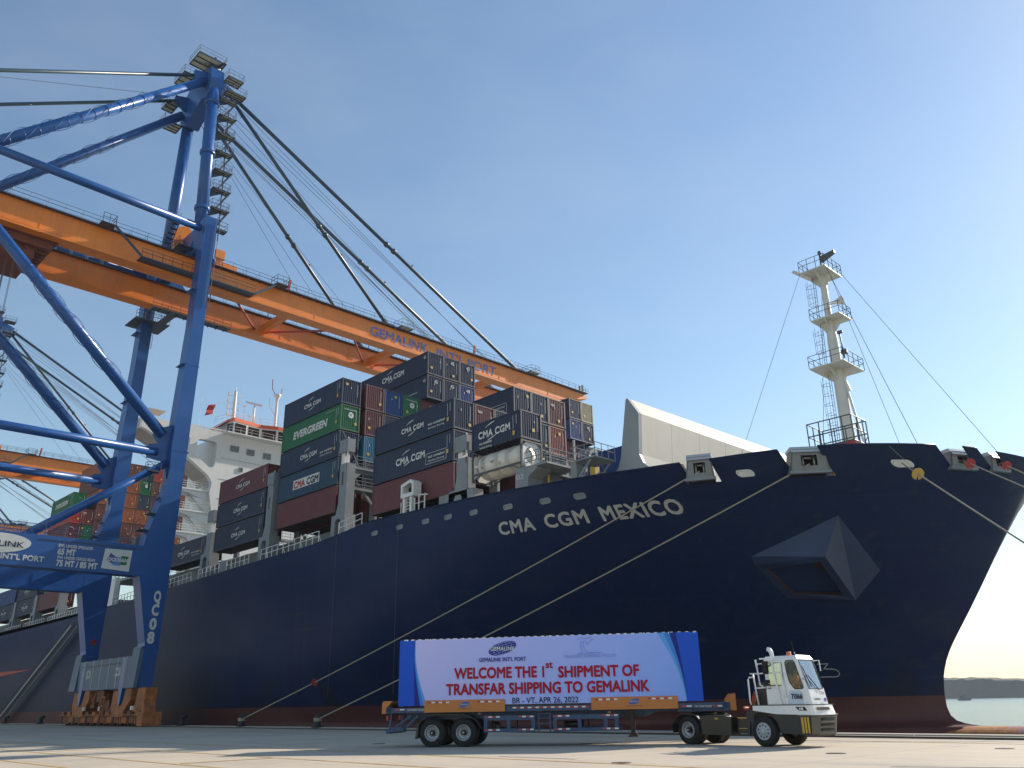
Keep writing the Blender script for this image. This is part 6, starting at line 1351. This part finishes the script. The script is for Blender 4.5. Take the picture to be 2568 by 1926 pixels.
g = MB(); g.prism([(5.47, .25, 1.29), (5.47, 1.0, 1.29), (5.49, 1.04, 1.20), (5.49, .22, 1.20)], (.012, 0, 0)); bq(g, 'grille_slot', M_DARK, body)
# bumper
g = MB(); g.k = 0
lo = [(4.86, .02, .42), (5.27, .03, .40), (5.34, .35, .36), (5.34, 1.4, .36), (5.2, 1.75, .42), (4.86, 2.05, .45)]; hi = [(4.86, .02, 1.03), (5.33, .03, 1.03), (5.44, .35, 1.03), (5.44, 1.4, 1.03), (5.3, 1.78, 1.03), (4.86, 2.05, 1.03)]
n = 6; g.add(lo+hi, [(k, k+1, n+k+1, n+k) for k in range(n-1)]+[tuple(range(n))[::-1], tuple(range(n, 2*n)), (n-1, 0, n, 2*n-1)]); bmp = bq(g, 'bumper', M_BPL)
g = MB(); g.prism([(4.84, .0, 1.033), (5.34, .0, 1.033), (5.46, .34, 1.033), (5.46, 1.42, 1.033), (5.31, 1.82, 1.033), (5.2, 1.78, 1.033), (5.36, 1.38, 1.033), (5.36, .4, 1.033), (5.27, .1, 1.033), (4.84, .1, 1.033)], (0, 0, .03)); bq(g, 'bumper_trim', M_STEEL, bmp)
for x0, x1 in ((4.96, 5.04), (5.08, 5.15), (5.19, 5.26)): g = MB(); g.box((x0, .005, .47), (x1, .018, .98)); bq(g, 'hazard_stripe', M_YEL, bmp)
g = MB(); g.prism([(5.36, .36, .42), (5.36, 1.4, .42), (5.445, 1.4, 1.0), (5.445, .36, 1.0)], (.03, 0, .0)); g.prism([(5.31, .0, .45), (5.38, .35, .42), (5.47, .35, 1.0), (5.36, .0, 1.0)], (.01, -.012, 0)); plate = bq(g, 'bumper_face', mat('bumper_dull_steel', (.10, .095, .08), .45), bmp)
for z in (.86, .68, .52): g = MB(); xx_ = 5.40+(z-.42)*.13; g.box((xx_, .45, z), (xx_+.03, 1.25, z+.09)); g.build('bumper_slot', M_DARK, plate, org=Z3)
g = MB(); g.box((5.44, .45, .80), (5.475, 1.25, .82)); g.build('bumper_chrome', M_STEEL, plate, org=Z3)
# cab
def P3(l): return l
cabL = [(3.68, .05), (5.34, .05), (5.42, .12), (5.42, 1.10), (5.15, 1.4), (3.68, 1.4)]          # sill level z=1.39
cabM = [(3.68, .05), (5.24, .05), (5.32, .12), (5.32, 1.12), (5.05, 1.4), (3.68, 1.4)]           # z=1.88
cabT = [(3.68, .08), (4.96, .08), (5.03, .14), (5.03, 1.12), (4.8, 1.36), (3.68, 1.36)]          # z=2.9
cabR = [(3.74, .14), (4.90, .14), (4.95, .20), (4.95, 1.06), (4.75, 1.28), (3.74, 1.28)]          # z=3.02
def ring(l, z): return [(x, y, z) for x, y in l]
def quad_frame(a, b, c, d, hole, m, nm, par, glass=M_GLASS, th=.03, gname='pane'):
    """one cab wall between two corner pairs with a window given in 0..1 coordinates"""
    a, b, c, d = map(Vector, (a, b, c, d)); f = lambda u, v: (a.lerp(b, u)).lerp(d.lerp(c, u), v)
    nrm = (b-a).cross(d-a).normalized()
    g = MB(); outer = [a, b, c, d]; hl_ = [f(u, v) for u, v in hole]; g.prism(outer, nrm*-th, [hl_]); w0 = bq(g, nm, m, par)
    g = MB(); g.add([p-nrm*.012 for p in hl_], [list(range(len(hl_)))]); pn = g.build(gname, glass, w0, org=Z3)
    g = MB(); g.path([p+nrm*.004 for p in hl_+[hl_[0]]], .014, 4); g.build('window_seal', M_BLK, w0, org=Z3); return w0
cab = empty('cab', (0, 0, 0)); cab.parent = tr
def trans_glass(nm='cab_glass', fac=None):
    m = bpy.data.materials.new(nm); m.use_nodes = True; t = m.node_tree; b = t.nodes['Principled BSDF']; b.inputs['Base Color'].default_value = (.55, .65, .62, 1); b.inputs['Roughness'].default_value = .02
    tr_ = t.nodes.new('ShaderNodeBsdfTransparent'); tr_.inputs[0].default_value = (.62, .72, .70, 1); gl = t.nodes.new('ShaderNodeBsdfGlossy'); gl.inputs['Roughness'].default_value = .02
    fr = t.nodes.new('ShaderNodeFresnel'); fr.inputs[0].default_value = 1.5; mx = t.nodes.new('ShaderNodeMixShader')
    mx.inputs[0].default_value = fac or .1
    if fac is None: t.links.new(fr.outputs[0], mx.inputs[0])
    t.links.new(tr_.outputs[0], mx.inputs[1]); t.links.new(gl.outputs[0], mx.inputs[2]); t.links.new(mx.outputs[0], [n for n in t.nodes if n.type == 'OUTPUT_MATERIAL'][0].inputs[0]); return m
M_TG = trans_glass()
M_WSG = trans_glass('windscreen_glass', .5)
# lower shell
g = MB(); a, b = ring(cabL, 1.39), ring(cabM, 1.88); n = 6; g.add(a+b, [(k, (k+1) % n, n+(k+1) % n, n+k) for k in range(n)]+[tuple(range(n))[::-1]]); bq(g, 'cab_lower_shell', M_TWHITE, cab)
g = MB(); a, b = ring(cabT, 2.9), ring(cabR, 3.02); g.add(a+b, [(k, (k+1) % n, n+(k+1) % n, n+k) for k in range(n)]+[tuple(range(n, 2*n)), tuple(range(n))[::-1]]); bq(g, 'cab_roof', M_TWHITE, cab)
rw = [(.16, .06), (.84, .06), (.93, .14), (.93, .88), (.86, .95), (.14, .95), (.07, .88), (.07, .14)]
M_, T_ = ring(cabM, 1.88), ring(cabT, 2.9)
midb, midt = (4.45, .05, 1.88), (4.45, .08, 2.9)
quad_frame(M_[0], midb, midt, T_[0], [(.2, .15), (.85, .15), (.95, .25), (.95, .85), (.85, .93), (.2, .93), (.1, .85), (.1, .25)], M_TWHITE, 'cab_side_wall', cab, M_TG)
quad_frame(midb, M_[1], T_[1], midt, [(.50, .015), (.88, .015), (.955, .06), (.955, .12), (.93, .5), (.91, .86), (.84, .95), (.28, .95), (.18, .88), (.22, .5), (.30, .22)], M_TWHITE, 'cab_side_wall', cab, M_TG)
quad_frame(M_[1], M_[2], T_[2], T_[1], [(.45, .3), (.5, .3), (.5, .35), (.45, .35)], M_TWHITE, 'corner_pillar', cab, M_TWHITE)
quad_frame(M_[2], M_[3], T_[3], T_[2], [(.05, .02), (.95, .02), (.97, .05), (.96, .93), (.93, .96), (.05, .96), (.03, .93), (.03, .05)], M_TWHITE, 'windscreen_wall', cab, M_WSG, gname='windscreen')
quad_frame(M_[3], M_[4], T_[4], T_[3], [(.1, .1), (.9, .1), (.9, .9), (.1, .9)], M_TWHITE, 'corner_pillar', cab, M_TG)
quad_frame(M_[4], M_[5], T_[5], T_[4], rw, M_TWHITE, 'cab_side_wall', cab, M_TG); quad_frame(M_[5], M_[0], T_[0], T_[5], rw, M_TWHITE, 'cab_rear_wall', cab, M_TG)
g = MB(); g.box((3.75, .1, 1.36), (5.3, 1.35, 1.40)); g.box((4.35, .35, 1.4), (4.75, .8, 1.75)); g.prism([(4.25, .35, 1.75), (4.37, .35, 1.72), (4.32, .35, 2.4), (4.22, .35, 2.4)], (0, .45, 0)); g.box((5.0, .2, 1.5), (5.26, 1.2, 1.95)); g.lathe([(.17, -.01), (.2, 0), (.17, .01)], (4.98, .75, 2.0), 'x', 16); bq(g, 'cab_interior', mat('cab_interior_grey', (.05, .05, .05), .7), cab)
g = MB(); g.prism([(3.74, .03, 1.42), (4.40, .03, 1.42), (4.40, .03, 2.86), (3.74, .03, 2.86)], (0, .012, 0), [[(3.84, .03, 2.0), (4.34, .03, 2.0), (4.34, .03, 2.8), (3.84, .03, 2.8)]]); g.box((3.78, .0, 1.93), (3.90, .02, 1.97)) ; door = bq(g, 'cab_door', M_TWHITE, cab)
g = MB(); g.box((3.79, -.012, 1.925), (3.92, .0, 1.955)); g.build('handle', M_BPL, door, org=Z3)
text('fleet_number', 'T066', (4.68, .018, 1.57), (1,0,0), (0,0,1), .24, MATS['hull_navy_paint'], cab, fit=.44, org=Z3, bold=.03, shear=.15)
g = MB(); g.prism([(4.5, .035, 1.41), (5.12, .035, 1.41), (5.12, .035, 1.72), (5.05, .035, 1.84), (4.62, .035, 1.84)], (0, .012, 0)); bq(g, 'number_panel', mat('pale_blue_panel', (.50, .60, .72), .35), cab)
cd, cn = (Vector(cabL[3])-Vector(cabL[2])).to_3d().normalized(), None
text('maker_badge', 'TERBERG', (5.43, .22, 1.52), (.0,1,0), (0,0,1), .09, M_DGREY, cab, fit=.42, org=Z3, bold=.01); text('fleet_number', 'T066', (5.40, .62, 1.70), (.0,1,0), (0,0,1), .16, M_DGREY, cab, fit=.36, org=Z3, bold=.0)
g = MB(); g.tube((5.43, .93, 1.53), (5.44, .93, 1.53), .07, 16); bq(g, 'round_sticker', MATS['logo_blue'], cab)
g = MB(); g.beam((5.36, .75, 1.84), (5.22, .35, 2.35), .02, .025); g.beam((5.33, .35, 1.95), (5.13, .20, 2.65), .02, .03); bq(g, 'wiper', M_BPL, cab)
g = MB(); g.tube((4.68, .2, 3.02), (4.68, .2, 3.05), .09, 14); g.lathe([(.085, 0), (.085, .07), (.06, .10), (0.001, .11)], (4.68, .2, 3.05), 'z', 16); bq(g, 'amber_beacon', mat('amber_lens', (.75, .20, .06), .3), cab)
g = MB(); g.tube((4.92, .2, 3.0), (4.90, .2, 3.12), .025, 6); g.path([(4.90, .2, 3.12), (4.84, .2, 3.5)], .008, 4); bq(g, 'radio_aerial', M_DGREY, cab)
# side railing, exhaust, mirrors
g = MB(); r_ = .028
g.path([(3.02, .0, 1.40), (2.98, .0, 1.5), (2.98, .0, 2.25), (3.04, .0, 2.33), (3.25, .0, 2.33)], r_, 6); g.path([(3.33, .0, 1.38), (3.22, .0, 2.45), (3.1, .0, 2.46)], r_, 6); g.tube((3.15, .0, 2.45), (4.42, .0, 2.45), r_, 6); g.tube((3.24, .0, 1.95), (3.7, .0, 1.97), r_, 6)
g.beam((4.28, -.03, 1.40), (4.08, -.03, 2.93), .05, .07, up=(0,1,0)); g.beam((4.50, -.01, 1.6), (4.40, -.01, 2.45), .04, .05, up=(0,1,0)); g.beam((3.60, -.03, 2.95), (4.1, -.03, 2.95), .06, .05)
g.path([(3.6, .0, 2.0), (3.48, .0, 2.06), (3.42, .0, 2.7), (3.48, .0, 2.78), (3.66, .0, 2.78)], r_, 6); g.beam((3.38, .02, 2.93), (3.42, .02, 2.6), .05, .05); bq(g, 'side_railing', M_TWHITE)
g = MB(); g.path([(3.52, .9, 1.4), (3.52, .9, 3.05), (3.50, .9, 3.2), (3.44, .9, 3.3), (3.36, .9, 3.32)], .08, 10); bq(g, 'exhaust_stack', M_TWHITE)
g = MB(); g.box((3.1, .4, 1.39), (3.65, 1.7, 1.95)); g.box((3.12, .35, 1.95), (3.6, 1.6, 2.15)); bq(g, 'engine_cover', M_BPL)
for z0, z1, w0 in ((2.42, 2.86, .17), (2.02, 2.22, .18)):
    g = MB(); x = 3.80; g.box((x, -.22, z0), (x+.1, -.22+w0+.06, z1)); bq(g, 'mirror', M_BLK)
g = MB(); g.path([(4.06, -.03, 2.9), (3.86, -.14, 2.88), (3.84, -.14, 2.1), (4.1, -.03, 2.08)], .015, 5); bq(g, 'mirror_bracket', M_TWHITE); g = MB(); g.path([(4.9, 1.36, 2.85), (5.02, 1.55, 2.86), (5.04, 1.55, 2.5)], .02, 5); bq(g, 'mirror_bracket', M_TWHITE)
g = MB()
for k, (c_, col_) in enumerate((((.0), 0), ((.1), 1), ((.2), 1))):
    pts_ = []; a, b = Vector((2.45, .3+c_, 1.30)), Vector((3.12, .12+c_*.5, 1.80))
    for i in range(70): t = i/69; p = a.lerp(b, t)+Vector((0, 0, -.28*math.sin(math.pi*t))); an = i*1.5; pts_.append(p+Vector((0, math.cos(an)*.045, math.sin(an)*.045)))
    g.k = col_; g.path(pts_, .026, 4)
bq(g, 'coiled_air_hose', [M_RED, M_YEL])

# driver, seen through the side window
def person_mesh():
    bmn = bmesh.new(); V = {}
    J = dict(pel=(4.12, .78, 1.80, .15), waist=(4.12, .78, 1.98, .13), chest=(4.14, .78, 2.20, .165), neck=(4.17, .78, 2.38, .06), head=(4.20, .78, 2.50, .095), crown=(4.20, .78, 2.60, .085),
             ls=(4.15, .60, 2.29, .065), le=(4.32, .52, 2.08, .05), lw=(4.52, .62, 2.08, .035), lh=(4.58, .64, 2.10, .035), rs=(4.15, .96, 2.29, .065), re=(4.32, 1.04, 2.08, .05), rw=(4.52, .92, 2.08, .035), rh=(4.58, .90, 2.10, .035),
             lk=(4.50, .66, 1.80, .08), lf=(4.56, .66, 1.46, .055), lt=(4.68, .66, 1.43, .04), rk=(4.50, .90, 1.80, .08), rf=(4.56, .90, 1.46, .055), rt=(4.68, .90, 1.43, .04), lhp=(4.16, .69, 1.79, .10), rhp=(4.16, .87, 1.79, .10))
    E = ['pel waist', 'waist chest', 'chest neck', 'neck head', 'head crown', 'chest ls', 'ls le', 'le lw', 'lw lh', 'chest rs', 'rs re', 're rw', 'rw rh', 'pel lhp', 'lhp lk', 'lk lf', 'lf lt', 'pel rhp', 'rhp rk', 'rk rf', 'rf rt']
    for k, v in J.items(): V[k] = bmn.verts.new(v[:3])
    for e in E: a, b = e.split(); bmn.edges.new((V[a], V[b]))
    bmn.verts.index_update(); me = bpy.data.meshes.new('body'); idx = {k: v.index for k, v in V.items()}; bmn.to_mesh(me); bmn.free()
    ob = bpy.data.objects.new('body', me); COL.objects.link(ob); md = ob.modifiers.new('s', 'SKIN'); sv = me.skin_vertices[0].data
    for k, i in idx.items(): sv[i].radius = (J[k][3], J[k][3])
    sv[idx['pel']].use_root = True
    sb = ob.modifiers.new('d', 'SUBSURF'); sb.levels = 2; sb.render_levels = 2
    dg = bpy.context.evaluated_depsgraph_get(); dg.update(); m2 = bpy.data.meshes.new_from_object(ob.evaluated_get(dg)); bpy.data.objects.remove(ob)
    m2.materials.clear(); [m2.materials.append(m) for m in (M_SKIN, M_LIME, M_DGREY, M_BPL, M_REFW)]
    for p in m2.polygons:
        c = p.center; p.use_smooth = True
        if c.z > 2.37: k = 3 if c.z > 2.545 or (c.x < 4.17 and c.z > 2.42) else 0
        elif c.x > 4.47 and c.z > 2.0: k = 0
        elif c.z > 1.88: k = 4 if 2.02 < c.z < 2.06 and c.x < 4.35 else 1
        else: k = 2
        p.material_index = k
    return m2
drv = bpy.data.objects.new('person', person_mesh()); COL.objects.link(drv); drv.location = (QO[0]+.42*math.cos(QA)-(-.2)*math.sin(QA), QO[1]+.42*math.sin(QA)+(-.2)*math.cos(QA), 0); drv.rotation_euler[2] = QA
tag(drv, 'driver in an orange vest and dark cap sitting at the wheel inside the white cab', 'person')

# ================================================================ MOORING LINES, BOLLARDS, BOAT
def bollard(x, label, y=39.35, s=1.0):
    t = empty('bollard', (x, y, .06), label=label, cat='bollard', group='bollards along the quay edge')
    g = MB(); g.lathe([(.42*s, 0), (.42*s, .06), (.24*s, .12), (.2*s, .35*s), (.24*s, .45*s), (.001, .5*s)], (0, 0, 0), 'z', 20); g.build('bollard_base', M_BOLL, t, org=Z3)
    g = MB(); g.path([(-.1*s, -.05, .34*s), (-.12*s, 0, .6*s), (.0, .2*s, .72*s), (.12*s, .34*s, .66*s)], [.19*s, .17*s, .17*s, .12*s], 10); g.build('bollard_head', M_BOLL, t, org=Z3)
    return Vector((x, y, .06+.42*s))
BX = [(-76.2, 'bollard at the foot of the left mooring rope'), (-63.4, 'bollard at the foot of the right-hand stern-leading mooring rope'), (-88.8, 'bollard just right of the crane bogies, without a rope'), (-133.5, 'bollard left of the crane bogies, nearer one'),
      (-150, 'bollard between the foot of the gangway and the crane bogies, farther one'), (-168, 'bollard hidden at the foot of the ship gangway'), (-3.0, 'bollard past the bow taking the bow rope with the yellow guard'), (3.5, 'bollard past the bow taking the two upper bow ropes')]
BP = [bollard(x, l, s=1.25 if x < -60 else 1.0) for x, l in BX]
def rope(a, b, sag_, label, r=.042, group='mooring ropes'):
    a, b = Vector(a), Vector(b); n = 40; g = MB(); pts = [a.lerp(b, i/n)-Vector((0, 0, sag_*4*(i/n)*(1-i/n))) for i in range(n+1)]
    g.path(pts, r, 8); o = g.build('mooring_rope', M_ROPE); tag(o, label, 'rope', group)
    # a lay of strands round the rope
    return pts
r1 = rope(FL[0], BP[0]+Vector((.15, 0, .1)), .35, 'mooring rope running from the left fairlead under the ship name to the left bollard', .05)
r2 = rope(FL[1], BP[1]+Vector((.15, 0, .1)), .3, 'mooring rope running from the middle fairlead box to the bollard behind the trailer', .05)
r3 = rope((-20.95, hull_y(-20.95, 16.26)-.1, 16.26), BP[6], .15, 'bow rope carrying the yellow disc, leading down to the right', .05)
r4 = rope(FL[2], BP[7], .25, 'bow rope from the fairlead box with the larger red disc', .045)
r5 = rope(FL[3], BP[7]+Vector((.2, 0, .1)), .25, 'bow rope from the foremost fairlead box at the right edge', .045)
for i in (0, 1):
    b = BP[i]; g = MB()
    for k in range(3): g.path([b+Vector((.30*math.cos(t), .30*math.sin(t), -.05+.09*k)) for t in [2*math.pi*j/16 for j in range(17)]], .05, 6)
    o = g.build('rope_eye', M_ROPE); tag(o, ('loop of rope round the left bollard', 'loop of rope round the bollard behind the trailer')[i], 'rope', 'rope loops on bollards')
def guard(pts, t, r, m, label):
    i = int(t*(len(pts)-1)); p, d = pts[i], (pts[i+1]-pts[i]).normalized()
    x = d.cross(Vector((0,0,1))).normalized(); y = x.cross(d); g = MB(); n = 24; a0 = -1.35
    ring_ = [p+(x*math.cos(a)+y*math.sin(a))*r for a in [a0+(2*math.pi-.35)*k/n for k in range(n+1)]]
    g.prism([p+(x*math.cos(a0-.17)+y*math.sin(a0-.17))*.07]+ring_, d*.03); o = g.build('rat_guard', m); tag(o, label, 'rat guard', 'rat guards on the mooring ropes')
M_RG = mat('rat_guard_red', (.42, .05, .04), .5); M_RGY = mat('rat_guard_yellow', (.62, .38, .08), .5)
guard(r1, .80, .32, M_RG, 'small red disc on the left mooring rope'); guard(r2, .815, .32, M_RG, 'small red disc on the rope just left of the banner')
guard(r3, .09, .40, M_RGY, 'yellow disc on the bow rope below the bulwark'); guard(r4, .03, .36, M_RG, 'red disc at the fairlead box second from the bow'); guard(r5, .03, .32, M_RG, 'red disc at the foremost fairlead box by the right edge')
g = MB(); g.tube((-21.0, hull_y(-21, 17.2)-.05, 17.2), tuple(r3[4]), .012, 4); o = g.build('tending_line', M_ROPE); tag(o, 'thin line from the bulwark rail down to the yellow disc', 'line')
# fishing boat far out on the water
bo = empty('fishing_boat', (-300, 860, -3.4), R(20), label='tiny dark fishing boat on the bright water before the wooded shore', cat='boat')
g = MB(); g.prism([(-5, -1.6, .2), (5, -1.6, .2), (6.6, -1.6, 2.0), (-5.4, -1.6, 1.5)], (0, 3.2, 0)); g.build('hull', mat('boat_dark_blue', (.03, .05, .08), .5), bo, org=Z3)
g = MB(); g.box((-3.5, -1.1, 1.6), (1, 1.1, 4.0)); g.box((-3.8, -1.3, 4.0), (1.3, 1.3, 4.2)); g.build('wheelhouse', M_DGREY, bo, org=Z3)
g = MB(); g.tube((1.6, 0, 1.8), (1.6, 0, 8.2), .16, 6); g.tube((1.6, 0, 6), (-4, 0, 3.8), .08, 4); g.build('mast', M_DGREY, bo, org=Z3)
# crossed fender frame cut by the right edge
fd = empty('quay_barrier', (-7.6, 38.6, .0), R(20), label='dark crossed barrier bars cut off by the right edge of the picture', cat='barrier')
g = MB(); g.beam((0, 0, 1.5), (1.0, 0, .2), .12, .12); g.beam((0, 0, .15), (1.1, 0, 1.3), .12, .12); g.beam((.5, 0, .05), (1.6, 0, .05), .12, .1); g.build('bar', M_BOLL, fd, org=Z3)
# small repeated bits that stay joined
JOINED = {'corner_casting', 'bulwark_lining', 'platform_rail', 'walkway_rail', 'deck_rail', 'caged_ladder', 'mast_stair', 'girder_rib', 'helical_strake', 'stiffening_ring', 'gear_motor', 'bogie_guard', 'leg_ladder', 'accommodation_ladder',
          'ladder_handrail', 'side_stair', 'landing_rail', 'printed_marks', 'sill_seam', 'hinge_walkway', 'under_walkway', 'machinery_stair', 'portal_rail', 'breakwater_stiffener', 'hose_coil', 'mast_collar', 'vent_bars', 'globe_lines', 'forward_walkway',
          'support_rail', 'monkey_island_rail', 'side_marking', 'end_marking', 'yellow_marking', 'lashing_gear', 'rod', 'lashing_rod', 'line_emblem', 'splice_flange', 'boom_tip_frame', 'coiled_air_hose', 'storage_cage', 'twistlock_rail', 'portal_clutter'}
for o in bpy.data.objects:
    if (o.name.split('.')[0] in JOINED) and o.parent: o['kind'] = 'stuff'
print('objects', len(bpy.data.objects))
